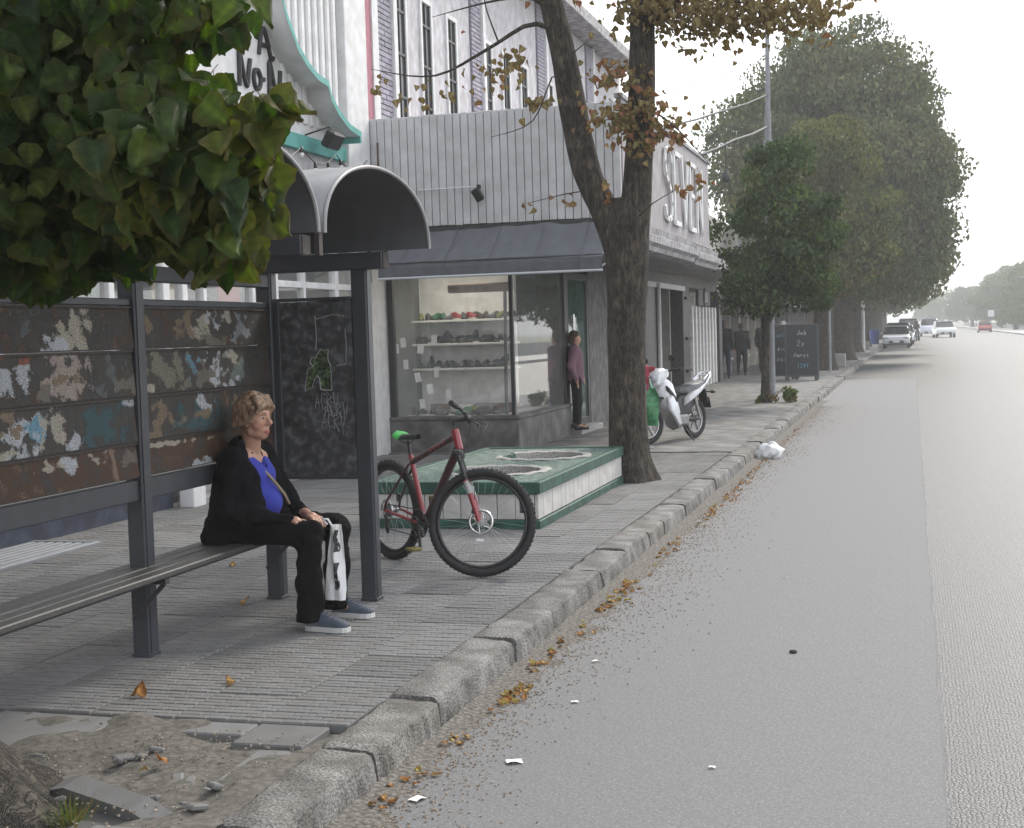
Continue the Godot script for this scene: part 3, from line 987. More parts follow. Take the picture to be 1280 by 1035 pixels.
func build_corner_shop() -> void:
	var B := Vector3(-3.45, 0, -17.3)
	var sh := thing("shoe_shop", "single-storey corner shoe shop with ribbed pale fascia, blue-grey awning and white SEVEN lettering", "shop", B)
	var W := func(nm: String, mb: MB, mat, par = null): return add(par if par else sh, nm, mb, mat, -B if par == null else Vector3.ZERO)
	# roof block and ribbed end fascia of upright strips
	var core := MB.new()
	core.span(Vector3(-6.88, 3.0, -17.36), Vector3(-3.50, 4.40, -25.1))
	core.span(Vector3(-6.88, 4.40, -17.36), Vector3(-6.0, 4.41, -25.1))
	W.call("roof_block", core, mats.soffit)
	var n := 33
	for k in n:
		var m := MB.new()
		var w := (6.9 - 3.46) / n
		var x := -6.9 + (k + 0.5) * w
		var d := rr(0.93, 1.0)
		m.tint(Color(d, d, d))
		m.span(Vector3(x - w / 2 + 0.004, 3.0 + rr(-0.004, 0.004), -17.36), Vector3(x + w / 2 - 0.004, 4.43 + rr(-0.005, 0.005), -17.30 + rr(-0.003, 0.003)), 0.007)
		W.call("fascia_strip", m, mats.metal_panel)
	var back := MB.new()
	back.span(Vector3(-6.9, 3.01, -17.365), Vector3(-3.47, 4.41, -17.345))
	back.span(Vector3(-6.9, 2.93, -17.36), Vector3(-3.5, 2.985, -17.285), 0.004)
	W.call("fascia_backing", back, mats.dark_frame)
	# rusty downpipe and rust runs at the left end
	var pipe := MB.new()
	pipe.tube([Vector3(-6.84, 4.35, -17.27), Vector3(-6.84, 3.6, -17.27), Vector3(-6.85, 2.3, -17.27)], 0.028, 8)
	W.call("downpipe", pipe, mats.rust_edge)
	var pipe2 := MB.new()
	pipe2.tube([Vector3(-6.68, 4.12, -17.285), Vector3(-6.68, 3.55, -17.285)], 0.012, 6)
	W.call("downpipe", pipe2, mats.rust_edge)
	# street-side sign wall and letters
	var sw := MB.new()
	sw.span(Vector3(-3.50, 2.98, -17.37), Vector3(-3.45, 4.47, -25.1), 0.006)
	W.call("sign_wall", sw, mats.fascia_grey)
	var cap := MB.new()
	cap.span(Vector3(-3.53, 4.47, -17.3), Vector3(-3.42, 4.53, -25.15), 0.006)
	W.call("sign_wall_cap", cap, mats.cornice)
	var strokes := {
		"S": [[Vector2(0.95, 0.86), Vector2(0.85, 0.97), Vector2(0.5, 1.0), Vector2(0.12, 0.95), Vector2(0.05, 0.78), Vector2(0.15, 0.62), Vector2(0.5, 0.52), Vector2(0.85, 0.42), Vector2(0.95, 0.24), Vector2(0.88, 0.06), Vector2(0.5, 0.0), Vector2(0.12, 0.03), Vector2(0.03, 0.16)]],
		"E": [[Vector2(0.95, 1), Vector2(0.08, 1), Vector2(0.08, 0), Vector2(0.95, 0)], [Vector2(0.08, 0.52), Vector2(0.75, 0.52)]],
		"V": [[Vector2(0, 1), Vector2(0.5, 0), Vector2(1, 1)]],
		"N": [[Vector2(0.06, 0), Vector2(0.06, 1), Vector2(0.94, 0), Vector2(0.94, 1)]],
	}
	var zx := -20.3
	for ch in ["S", "E", "V", "E", "N"]:
		var m := MB.new()
		for ln in strokes[ch]:
			for k in ln.size() - 1:
				var a := Vector3(-3.415, 3.18 + ln[k].y * 1.05, zx - ln[k].x * 0.62)
				var b := Vector3(-3.415, 3.18 + ln[k + 1].y * 1.05, zx - ln[k + 1].x * 0.62)
				var d := (b - a).normalized()
				var bs := Basis(Vector3.RIGHT, d, Vector3.RIGHT.cross(d))
				m.box((a + b) / 2, Vector3(0.03, (b - a).length() + 0.065, 0.075), 0.004, bs)
		W.call("sign_letter", m, mats.white_trim)
		zx -= 0.78
	# cornice along the street side, cracked
	var prof := [Vector2(-3.55, 2.62), Vector2(-3.36, 2.64), Vector2(-3.34, 2.70), Vector2(-3.28, 2.74), Vector2(-3.27, 2.83), Vector2(-3.34, 2.86), Vector2(-3.32, 2.95), Vector2(-3.40, 2.975), Vector2(-3.55, 2.975)]
	for seg in [[-17.32, -22.6, 0.0], [-22.64, -25.3, -0.03]]:
		var m := MB.new()
		m.at(Vector3(0, seg[2], 0)).ext(prof, seg[1], seg[0])
		W.call("cornice", m, mats.cornice)
	var sof := MB.new()
	sof.span(Vector3(-6.88, 2.76, -17.4), Vector3(-3.5, 2.80, -25.1))
	W.call("soffit", sof, mats.soffit)
	# awning: sloped canvas with a hanging valance
	var aw := MB.new()
	aw.surf(40, 12, func(s, t):
		var x := lerpf(-6.47, -3.58, s)
		var w: float = 0.014 * sin(s * 23.0 + t * 4.0) * t + 0.05 * N1.get_noise_2d(s * 330 + t * 60, t * 120)
		if t < 0.72:
			var q = t / 0.72
			return Vector3(x, lerpf(2.95, 2.50, q) - 0.05 * sin(PI * q) + w, lerpf(-17.28, -16.62, q))
		var e = (t - 0.72) / 0.28
		return Vector3(x, 2.50 - e * 0.185 + 0.3 * w, -16.61 + 0.25 * w), -1.0)
	var awo: Node3D = W.call("awning", aw, mats.canvas)
	for k in 5:
		var sx := -6.47 + (k + 0.5) * 0.578
		add(awo, "seam", MB.new().tube([Vector3(sx, 2.955, -17.27), Vector3(sx, 2.70, -16.93), Vector3(sx, 2.515, -16.615), Vector3(sx, 2.33, -16.6)], 0.006, 5), mats.canvas)
	var hem := MB.new()
	hem.tube([Vector3(-6.47, 2.315, -16.61), Vector3(-3.58, 2.315, -16.61)], 0.016, 8)
	add(awo, "awning_bar", hem, mats.canvas_hem)
	var fold := MB.new()
	fold.tube([Vector3(-6.47, 2.51, -16.615), Vector3(-3.58, 2.51, -16.615)], 0.014, 8)
	add(awo, "awning_fold", fold, mats.canvas)
	for x in [-6.4, -5.0, -3.65]:
		var arm := MB.new()
		arm.tube([Vector3(x, 2.45, -17.3), Vector3(x, 2.33, -16.63)], 0.014, 6)
		add(awo, "awning_arm", arm, mats.grey_pole)
	# plinth, glazing, frames
	var pl := MB.new()
	pl.span(Vector3(-6.88, -0.02, -17.92), Vector3(-5.05, 0.44, -18.1), 0.01)
	pl.span(Vector3(-5.2, -0.02, -18.1), Vector3(-5.05, 0.44, -20.9), 0.01)
	pl.span(Vector3(-6.88, 0.44, -17.90), Vector3(-5.03, 0.485, -18.2), 0.006)
	pl.span(Vector3(-5.3, 0.44, -18.2), Vector3(-5.03, 0.485, -20.9), 0.006)
	W.call("window_plinth", pl, mats.plinth_grey)
	var pane := MB.new()
	pane.span(Vector3(-6.82, 0.49, -18.002), Vector3(-5.16, 2.74, -17.998))
	W.call("window_pane", pane, mats.glass)
	var pane2 := MB.new()
	pane2.span(Vector3(-5.137, 0.49, -18.03), Vector3(-5.133, 2.74, -20.8))
	W.call("window_pane", pane2, mats.glass)
	for q in [[Vector3(-6.88, 0.485, -18.05), Vector3(-6.80, 2.76, -17.95)], [Vector3(-5.16, 0.485, -18.03), Vector3(-5.11, 2.76, -17.97)], [Vector3(-6.8, 2.70, -18.03), Vector3(-5.16, 2.76, -17.97)], [Vector3(-5.16, 2.70, -18.03), Vector3(-5.11, 2.76, -20.8)], [Vector3(-5.18, 0.485, -20.8), Vector3(-5.09, 2.76, -20.95)]]:
		var m := MB.new()
		m.span(q[0], q[1], 0.004)
		W.call("window_frame", m, mats.dark_frame)
	# interior shell: display floor, back wall, ceiling
	var inn := MB.new()
	inn.span(Vector3(-6.86, 0.40, -18.2), Vector3(-5.3, 0.47, -19.25))
	inn.span(Vector3(-6.86, 0.40, -19.2), Vector3(-5.42, 2.74, -19.28))
	W.call("display_back", inn, mats.shop_white)
	var room := MB.new()
	room.span(Vector3(-11.0, -0.02, -19.3), Vector3(-5.2, 0.08, -33.0))
	room.span(Vector3(-11.0, 0.0, -19.3), Vector3(-10.9, 2.76, -33.0))
	room.span(Vector3(-10.9, 0.08, -32.9), Vector3(-5.5, 2.76, -33.0))
	room.span(Vector3(-10.9, 0.08, -19.3), Vector3(-6.9, 2.76, -19.38))
	W.call("room_shell", room, mats.interior)
	var ceil := MB.new()
	ceil.span(Vector3(-11.0, 2.85, -17.5), Vector3(-5.2, 2.93, -33.0))
	W.call("room_ceiling", ceil, mats.soffit)
	var colw := MB.new()
	colw.span(Vector3(-7.02, -0.02, -17.3), Vector3(-6.89, 3.0, -17.98), 0.01)
	W.call("end_pillar", colw, mats.white_trim)
	# lit tube over the display
	var tube := MB.new()
	tube.tube([Vector3(-6.7, 2.62, -18.45), Vector3(-5.5, 2.62, -18.45)], 0.018, 8)
	var tl := thing("tube_lamp", "lit fluorescent tube under the ceiling of the shoe shop window", "lamp", Vector3(0, 0, 0))
	var tmat := StandardMaterial3D.new()
	tmat.albedo_color = Color(0.9, 0.9, 0.88)
	tmat.emission_enabled = true
	tmat.emission = Color(1.0, 0.97, 0.9)
	tmat.emission_energy_multiplier = 2.0
	add(tl, "tube", tube, tmat)
	var hous := MB.new()
	hous.span(Vector3(-6.75, 2.65, -18.5), Vector3(-5.45, 2.70, -18.4), 0.006)
	add(tl, "housing", hous, mats.white_trim)
	var al := AreaLight3D.new()
	al.name = "tube_light"
	al.area_size = Vector2(1.2, 0.05)
	al.light_energy = 0.55
	al.light_color = Color(1.0, 0.97, 0.9)
	al.shadow_enabled = true
	al.position = Vector3(-6.1, 2.595, -18.45)
	al.rotation_degrees = Vector3(-90, 0, 0)
	add_child(al)
	var ys := [1.80, 1.47, 1.12]
	for y in ys:
		var m := MB.new()
		m.span(Vector3(-6.84, y - 0.03, -18.78), Vector3(-5.36, y, -19.195), 0.004)
		W.call("shelf", m, mats.shop_white)
	var stand := MB.new()
	stand.tube([Vector3(-5.36, 0.48, -18.4), Vector3(-5.33, 2.2, -18.4)], 0.025, 8)
	W.call("display_rod", stand, mats.dark_frame)
	var cards := [[-6.86, 1.42], [-6.75, 1.50], [-6.5, 1.41], [-6.3, 1.53], [-6.72, 1.2], [-6.55, 1.02], [-6.38, 0.86], [-6.28, 1.08], [-6.12, 0.78], [-6.5, 0.66]]
	var cm := MB.new()
	cm.box(Vector3.ZERO, Vector3(0.085, 0.13, 0.003))
	for k in cards.size():
		one("price_card", "white card hung in the left shop window, %s from the left" % ORD[[0, 1, 4, 7, 2, 5, 6, 8, 9, 3][k]], "card", cm, mats.white_paper, Vector3(cards[k][0] + 0.04, cards[k][1], -18.07), Basis.from_euler(Vector3(0, rr(-0.4, 0.4), rr(-0.25, 0.25))), "white cards hung behind the shop glass")
	var roll := MB.new()
	roll.tube([Vector3(-6.1, 2.22, -18.3), Vector3(-5.2, 2.22, -18.3)], 0.065, 12)
	one("rolled_blind", "brown rolled-up blind hanging at the top of the shoe shop window", "blind", roll, mats.brown_roll)
	# shoes on the shelves
	mk("shoe", Color(1, 1, 1), 0.5, {vc = true})
	var pal := [Color(0.015, 0.015, 0.016), Color(0.03, 0.03, 0.032), Color(0.05, 0.035, 0.03), Color(0.25, 0.03, 0.03), Color(0.16, 0.17, 0.02), Color(0.1, 0.1, 0.11), Color(0.35, 0.35, 0.34), Color(0.02, 0.12, 0.05)]
	var pname := ["black", "charcoal", "dark brown", "red", "yellow-green", "dark grey", "pale grey", "green"]
	var kinds := ["low shoe", "ankle boot", "heeled sandal"]
	var bank := {}
	var place := [[1.802, 13, "top shelf"], [1.472, 13, "second shelf"], [1.122, 12, "third shelf"], [0.488, 14, "window floor"]]
	for r in 4:
		for k in place[r][1]:
			var x: float = -6.74 + (1.30 * k) / (place[r][1] - 1) + rr(-0.015, 0.015)
			var kd: int = [0, 0, 1, 0, 2, 0, 2][rng.randi() % 7]
			var ci: int = rng.randi() % 3
			if r == 0 or r == 3:
				ci = [0, 1, 2, 3, 4, 5, 0, 6, 7][rng.randi() % 9]
			if r == 2:
				ci = [0, 1, 5, 6][rng.randi() % 4]
			var key := "%d_%d" % [kd, ci]
			if not bank.has(key):
				bank[key] = shoe_mesh(kd, pal[ci], Color(0.03, 0.03, 0.03) if (kd + ci) % 3 else Color(0.5, 0.5, 0.48))
			one("shoe", "%s %s in the shoe shop window, %s, %s from the left" % [pname[ci], kinds[kd], place[r][2], ORD[k]], "shoe", bank[key], mats.shoe, Vector3(x, place[r][0], -18.93 if r < 3 else -18.55 + 0.14 * (k % 3)), Basis(Vector3.UP, rr(-2.2, -0.6)), "shoes on display in the shop window")
	# second row of boxes and shoes on the window floor: a few shoe boxes
	for k in 4:
		var m := MB.new()
		m.box(Vector3(0, 0.06, 0), Vector3(0.3, 0.12, 0.2), 0.004)
		m.box(Vector3(0, 0.115, 0), Vector3(0.308, 0.03, 0.208), 0.004)
		one("shoe_box", "shoe box at the back of the window floor, %s from the left" % ORD[k], "box", m, [mats.brown_roll, mats.shop_white, mats.fascia_grey, mats.brown_roll][k], Vector3(-6.5 + k * 0.33, 0.472, -19.05), Basis(Vector3.UP, rr(-0.2, 0.2)), "boxes in the shop window")
	# entrance: frame, glazed door with notices, standing rail
	var door := MB.new()
	door.span(Vector3(-5.16, 0.08, -21.0), Vector3(-5.10, 2.5, -21.08), 0.004)
	door.span(Vector3(-5.16, 0.08, -22.35), Vector3(-5.10, 2.5, -22.45), 0.004)
	door.span(Vector3(-5.16, 2.4, -21.08), Vector3(-5.10, 2.5, -22.35), 0.004)
	door.span(Vector3(-5.16, 0.08, -21.08), Vector3(-5.10, 0.2, -22.35), 0.004)
	var dor: Node3D = W.call("door", door, mats.dark_frame)
	var dp := MB.new()
	dp.span(Vector3(-5.133, 0.2, -21.08), Vector3(-5.129, 2.4, -22.35))
	mk("green_glass", Color(0.25, 0.42, 0.37), 0.03, {alpha = 0.15, spec = 0.6})
	add(dor, "door_pane", dp, mats.green_glass)
	var hd := MB.new()
	hd.tube([Vector3(-5.05, 0.95, -21.2), Vector3(-5.05, 1.85, -21.2)], 0.022, 8)
	add(dor, "door_handle", hd, mats.chrome)
	for k in 7:
		var m := MB.new()
		m.box(Vector3.ZERO, Vector3(0.003, 0.16, 0.26))
		add(dor, "notice", m, mats.white_paper, Vector3(-5.12, 0.5 + k * 0.185 + (0.12 if k == 6 else 0.0), -21.55 - 0.06 * (k % 2)))
	var tail := MB.new()
	tail.span(Vector3(-5.3, -0.02, -22.5), Vector3(-5.1, 2.8, -24.0), 0.006)
	W.call("side_wall", tail, mats.plinth_grey)
	var step := MB.new()
	step.span(Vector3(-5.3, -0.02, -20.95), Vector3(-4.9, 0.08, -22.5), 0.01)
	W.call("door_step", step, mats.stone_step)
	# floodlight on a rod standing out from the fascia
	var sp := thing("fascia_floodlight", "small black floodlight on a thin rod below the ribbed fascia", "floodlight", Vector3(-5.3, 3.45, -17.25))
	var rod := MB.new()
	rod.tube([Vector3(-0.85, 0.02, -0.03), Vector3(0, 0.02, 0.04)], 0.009, 6)
	add(sp, "rod", rod, mats.white_trim)
	var hs := MB.new()
	hs.box(Vector3(0, -0.09, 0.07), Vector3(0.11, 0.17, 0.07), 0.012, Basis(Vector3.BACK, 0.45) * Basis(Vector3.RIGHT, 0.4))
	add(sp, "lamp_housing", hs, mats.black_plastic)
	var clip := MB.new()
	clip.box(Vector3(0.01, 0.01, 0.045), Vector3(0.05, 0.06, 0.05), 0.008)
	add(sp, "clamp", clip, mats.black_plastic)

# ---------------------------------------------------------------- tall white block above the shop
func build_upper_block() -> void:
	var B := Vector3(-6.9, 0, -17.35)
	var ub := thing("window_block", "tall white building with slit windows and lavender brick strips above the shoe shop", "building", B)
	var W := func(nm: String, mb: MB, mat): return add(ub, nm, mb, mat, -B)
	var holes := []
	for s in 4:
		for o in [0.75, 1.87, 3.07]:
			if s == 3 and o > 2.0:
				continue
			holes.append(-17.9 - s * 4.28 - o)
	var wall := MB.new()
	var z := -17.35
	for h in holes:
		wall.span(Vector3(-7.2, 2.9, z), Vector3(-6.9, 7.95, h))
		wall.span(Vector3(-7.2, 6.5, h), Vector3(-6.9, 7.95, h - 0.40))
		wall.span(Vector3(-7.2, 2.9, h), Vector3(-6.9, 4.0, h - 0.40))
		z = h - 0.40
	wall.span(Vector3(-7.2, 2.9, z), Vector3(-6.9, 7.95, -34.6))
	W.call("wall", wall, mats.white_wall)
	var inb := MB.new()
	inb.span(Vector3(-9.5, 2.9, -17.4), Vector3(-9.4, 8, -34.6))
	inb.span(Vector3(-9.5, 7.9, -17.4), Vector3(-7.2, 8, -34.6))
	inb.span(Vector3(-9.5, 2.9, -17.4), Vector3(-7.2, 3.0, -34.6))
	W.call("inner_wall", inb, mats.interior)
	var eave := MB.new()
	eave.span(Vector3(-9.6, 7.96, -17.3), Vector3(-6.35, 8.2, -34.6), 0.01)
	W.call("eave", eave, mats.cornice)
	for h in holes:
		var fr := MB.new()
		fr.span(Vector3(-6.9, 4.0, h + 0.07), Vector3(-6.865, 6.57, h + 0.0), 0.004)
		fr.span(Vector3(-6.9, 4.0, h - 0.40), Vector3(-6.865, 6.57, h - 0.47), 0.004)
		fr.span(Vector3(-6.9, 6.5, h), Vector3(-6.865, 6.57, h - 0.40), 0.004)
		var wn: Node3D = W.call("window", fr, mats.white_trim)
		var ba := MB.new()
		for e in [0.0, 0.18, 0.37]:
			ba.span(Vector3(-6.925, 4.0, h - e), Vector3(-6.885, 6.5, h - e - 0.03))
		for y in [4.35, 4.95, 5.55, 6.15]:
			ba.span(Vector3(-6.93, y, h), Vector3(-6.88, y + 0.035, h - 0.40))
		add(wn, "glazing_bars", ba, mats.dark_frame)
		var pn := MB.new()
		pn.span(Vector3(-6.912, 4.0, h), Vector3(-6.908, 6.5, h - 0.4))
		add(wn, "pane", pn, mats.glass)
	# brick strips: bricks one by one on the near two, joined farther on
	var brick := MB.new()
	brick.tint(Color(1, 1, 1))
	brick.box(Vector3.ZERO, Vector3(0.05, 0.062, 0.25), 0.005)
	var bm := brick.mesh()
	var half := MB.new()
	half.tint(Color(1, 1, 1))
	half.box(Vector3.ZERO, Vector3(0.05, 0.062, 0.12), 0.005)
	var hm := half.mesh()
	var bmats := []
	for k in 4:
		var m: StandardMaterial3D = mats.lavender_brick.duplicate()
		var d := 0.85 + 0.09 * k
		m.albedo_color = Color(0.50 * d, 0.47 * d, 0.56 * d).linear_to_srgb()
		bmats.append(m)
	for s in 4:
		var z0 := -17.9 - s * 4.28
		var bed := MB.new()
		bed.span(Vector3(-6.92, 3.0, z0), Vector3(-6.885, 7.94, z0 - 0.53))
		var strip: Node3D = W.call("brick_strip", bed, mats.mortar_grey)
		var far := []
		for r in 66:
			var y := 4.42 + r * 0.072
			if y > 7.9:
				break
			var row := [[-0.132, 1.0], [-0.395, 1.0]] if r % 2 == 0 else [[-0.066, 0.5], [-0.263, 1.0], [-0.46, 0.5]]
			for q in row:
				var p := Vector3(-6.885 + rr(-0.003, 0.004), y, z0 + q[0])
				if s < 2 and y < 6.6 + s * 1.0:
					add(strip, "brick", bm if q[1] > 0.6 else hm, bmats[rng.randi() % 4], p)
				else:
					far.append(Transform3D(Basis().scaled(Vector3(1, 1, q[1])), p))
		if far.size():
			many(strip, "bricks", bm, mats.lavender_brick, far).set_meta("kind", "stuff")
		var cl := MB.new()
		cl.span(Vector3(-6.9, 3.0, z0 - 0.54), Vector3(-6.82, 7.94, z0 - 0.68), 0.004)
		W.call("pilaster", cl, mats.white_trim)
	var pk := MB.new()
	pk.span(Vector3(-6.9, 3.0, -17.36), Vector3(-6.86, 7.9, -17.66), 0.003)
	W.call("pink_strip", pk, mats.pink_wall)
	var wt := MB.new()
	wt.span(Vector3(-6.9, 3.0, -17.67), Vector3(-6.84, 7.9, -17.88), 0.003)
	W.call("pilaster", wt, mats.white_trim)

# ---------------------------------------------------------------- cafe behind the shelter
func build_cafe() -> void:
	var B := Vector3(-6.9, 0, -12.0)
	var cf := thing("cafe", "white cafe front with turquoise curved gable sign and black NoNo lettering", "cafe", B)
	var W := func(nm: String, mb: MB, mat): return add(cf, nm, mb, mat, -B)
	var wall := MB.new()
	wall.span(Vector3(-7.3, 3.05, 2), Vector3(-6.9, 8.6, -17.28))
	wall.span(Vector3(-7.3, 0.0, -16.95), Vector3(-6.9, 3.05, -17.28))
	wall.span(Vector3(-7.3, 0.0, 2), Vector3(-6.9, 3.05, -6.0))
	W.call("wall", wall, mats.white_wall)
	var room := MB.new()
	room.span(Vector3(-11, -0.01, -5.9), Vector3(-6.92, 0.02, -17.2))
	room.span(Vector3(-11, 0.0, -5.9), Vector3(-10.9, 3.1, -17.2))
	room.span(Vector3(-11, 3.06, -5.9), Vector3(-7.3, 3.1, -17.2))
	room.span(Vector3(-11, 0.0, -17.1), Vector3(-7.3, 3.1, -17.2))
	room.span(Vector3(-11, 0.0, -5.9), Vector3(-7.3, 3.1, -6.0))
	W.call("room_shell", room, mats.interior)
	var pl := MB.new()
	pl.span(Vector3(-7.0, -0.02, -6.0), Vector3(-6.86, 0.34, -12.0), 0.01)
	W.call("plinth", pl, mats.plinth_blue)
	var led := MB.new()
	led.span(Vector3(-7.02, 0.34, -6.0), Vector3(-6.76, 0.44, -12.0), 0.012)
	W.call("ledge", led, mats.stone_step)
	var pl2 := MB.new()
	pl2.span(Vector3(-7.0, -0.02, -12.3), Vector3(-6.7, 0.07, -16.9), 0.01)
	pl2.span(Vector3(-7.0, 0.07, -12.3), Vector3(-6.88, 0.5, -16.9), 0.01)
	W.call("low_step", pl2, mats.stone_step)
	for q in [[-6.0, 0.09], [-8.0, 0.08], [-9.45, 0.1], [-11.1, 0.09], [-12.05, 0.12], [-12.42, 0.1], [-12.85, 0.06], [-13.95, 0.06], [-14.5, 0.1], [-15.3, 0.05], [-16.25, 0.1], [-16.9, 0.1]]:
		var m := MB.new()
		m.span(Vector3(-6.99, 0.44, q[0]), Vector3(-6.90, 3.06, q[0] - q[1]), 0.006)
		W.call("mullion", m, mats.white_trim)
	for y in [0.5, 2.19, 2.98]:
		var m := MB.new()
		m.span(Vector3(-6.98, y, -6.0), Vector3(-6.912, y + 0.075, -16.9), 0.005)
		W.call("transom", m, mats.white_trim)
	var gl := MB.new()
	gl.span(Vector3(-6.952, 0.5, -6.0), Vector3(-6.948, 3.05, -16.9))
	W.call("window_pane", gl, mats.glass)
	# gable sign: white board in a projecting frame with turquoise edge
	var half := [Vector2(-14.1, 5.95), Vector2(-14.14, 5.6), Vector2(-14.22, 5.30), Vector2(-14.31, 5.11), Vector2(-14.46, 4.96), Vector2(-14.59, 4.81), Vector2(-14.84, 4.67), Vector2(-15.12, 4.57), Vector2(-15.41, 4.54), Vector2(-15.49, 4.39), Vector2(-15.72, 4.24), Vector2(-16.03, 4.12), Vector2(-16.39, 4.07)]
	var mid := -12.6
	var curve := []
	for k in range(half.size() - 1, -1, -1):
		curve.append(Vector2(2 * mid - half[k].x, half[k].y))
	curve.append(Vector2(mid - 0.7, 6.3))
	curve.append(Vector2(mid, 6.45))
	curve.append(Vector2(mid + 0.7, 6.3))
	curve.sort_custom(func(a, b): return a.x > b.x)
	for q in half:
		curve.append(q)
	var poly := []
	for q in curve:
		poly.append(Vector2(-q.x, q.y))
	poly.append(Vector2(16.39, 3.98))
	poly.append(Vector2(-(2 * mid + 16.39), 3.98))
	var board := MB.new()
	board.at(Vector3.ZERO, Basis(Vector3(0, 0, -1), Vector3.UP, Vector3(1, 0, 0))).ext(poly, -6.9, -6.85)
	W.call("sign_board", board, mats.white_trim)
	var nC := curve.size() - 1
	var fr := MB.new()
	fr.surf(nC, 1, func(s, t):
		var q: Vector2 = curve[int(round(s * nC))]
		return Vector3(lerpf(-6.85, -6.55, t), q.y, q.x), -1.0)
	fr.surf(nC, 1, func(s, t):
		var q: Vector2 = curve[int(round(s * nC))]
		return Vector3(lerpf(-6.9, -6.55, t), q.y + 0.06, q.x - 0.02), 1.0)
	W.call("sign_frame", fr, mats.white_trim)
	var ed := MB.new()
	ed.surf(nC, 1, func(s, t):
		var q: Vector2 = curve[int(round(s * nC))]
		return Vector3(-6.545, q.y + lerpf(-0.004, 0.066, t), q.x - t * 0.022), 1.0)
	ed.surf(nC, 1, func(s, t):
		var q: Vector2 = curve[int(round(s * nC))]
		return Vector3(lerpf(-6.63, -6.545, t), q.y + 0.0665, q.x - 0.022), 1.0)
	ed.span(Vector3(-6.9, 4.0, -16.37), Vector3(-6.55, 4.07, -16.41))
	W.call("sign_edge", ed, mats.turquoise)
	var band := MB.new()
	band.span(Vector3(-6.9, 3.80, -8.8), Vector3(-6.82, 3.975, -16.72), 0.006)
	band.span(Vector3(-6.9, 3.18, -16.62), Vector3(-6.80, 3.80, -16.72), 0.006)
	band.span(Vector3(-6.9, 3.55, -8.8), Vector3(-6.84, 3.62, -15.2), 0.006)
	band.surf(16, 1, func(s, t):
		return Vector3(-6.83, 3.55 - 0.25 * s * s + lerpf(0.0, 0.07, t), -14.2 - s * 0.9), 1.0)
	W.call("turquoise_band", band, mats.turquoise)
	# lettering brushed in black, raised off the board
	var let := func(strokes: Array):
		var m := MB.new()
		for st in strokes:
			var ps := []
			for q in st:
				ps.append(Vector3(-6.835, q[1], q[0]))
			var cv := Curve3D.new()
			for k in ps.size():
				var a: Vector3 = ps[maxi(k - 1, 0)]
				var b: Vector3 = ps[mini(k + 1, ps.size() - 1)]
				cv.add_point(ps[k], -(b - a) / 6.0, (b - a) / 6.0)
			cv.bake_interval = 0.03
			var pp := []
			for q in cv.get_baked_points():
				pp.append(q)
			m.tube(pp, 0.028, 6)
		W.call("sign_letter", m, mats.sign_black)
	let.call([[[-14.20, 4.72], [-14.27, 4.95], [-14.34, 5.02], [-14.42, 4.9], [-14.50, 4.72], [-14.56, 4.74]], [[-14.24, 4.83], [-14.46, 4.85]]])
	let.call([[[-13.70, 4.30], [-13.71, 4.45], [-13.72, 4.68], [-13.80, 4.45], [-13.88, 4.32], [-13.93, 4.50], [-13.97, 4.62]]])
	let.call([[[-14.17, 4.53], [-14.08, 4.52], [-14.05, 4.42], [-14.10, 4.33], [-14.19, 4.36], [-14.22, 4.47], [-14.16, 4.54], [-14.24, 4.45], [-14.30, 4.46]]])
	let.call([[[-14.42, 4.28], [-14.43, 4.45], [-14.45, 4.68], [-14.55, 4.44], [-14.64, 4.27], [-14.69, 4.45], [-14.72, 4.62]]])
	let.call([[[-14.93, 4.50], [-14.84, 4.49], [-14.81, 4.39], [-14.86, 4.29], [-14.96, 4.31], [-15.0, 4.42], [-14.94, 4.50], [-15.03, 4.36], [-15.08, 4.37]]])
	# ribbed panel and pilaster beside the sign
	for k in 9:
		var m := MB.new()
		m.span(Vector3(-6.9, 4.1, -14.75 - k * 0.19), Vector3(-6.82, 8.5, -14.86 - k * 0.19), 0.02)
		W.call("rib", m, mats.white_trim)
	var pil := MB.new()
	pil.span(Vector3(-6.9, 3.0, -16.55), Vector3(-6.78, 8.6, -17.27), 0.008)
	W.call("pilaster", pil, mats.white_trim)
	# floodlight over the fascia and the string of lamps
	var fl := thing("sign_floodlight", "black rectangular floodlight on a bracket below the curved cafe sign", "floodlight", Vector3(-6.6, 3.93, -15.55))
	var br := MB.new()
	br.tube([Vector3(-0.25, 0.06, 0.17), Vector3(0.05, 0.13, 0.17), Vector3(0.05, 0.13, -0.17), Vector3(-0.25, 0.06, -0.17)], 0.01, 6)
	add(fl, "bracket", br, mats.black_plastic)
	var hs := MB.new()
	hs.box(Vector3(0.03, 0, 0), Vector3(0.12, 0.2, 0.34), 0.02, Basis(Vector3.BACK, -0.5))
	add(fl, "lamp_housing", hs, mats.black_plastic)
	var ls := thing("string_lights", "black cable with hanging lamp sockets strung under the cafe sign", "string lights", Vector3(-6.6, 3.6, -14.6))
	var cab := MB.new()
	var ps := []
	for k in 25:
		var s := k / 24.0
		ps.append(Vector3(0.0, 0.12 - 0.16 * absf(sin(s * PI * 3.0)) + 0.10 * s, 0.9 - s * 3.0))
	cab.tube(ps, 0.007, 5)
	add(ls, "cable", cab, mats.black_plastic)
	for k in 7:
		var m := MB.new()
		m.at(ps[2 + k * 3]).lathe([Vector2(0.0, 0.01), Vector2(0.018, 0.0), Vector2(0.022, -0.06), Vector2(0.018, -0.065)], 8)
		var o := add(ls, "socket", m, mats.black_plastic)
		var g := MB.new()
		g.at(ps[2 + k * 3] + Vector3(0, -0.09, 0)).ell(Vector3.ZERO, Vector3(0.028, 0.035, 0.028), 8, 6)
		add(o, "bulb", g, mats.white_trim)
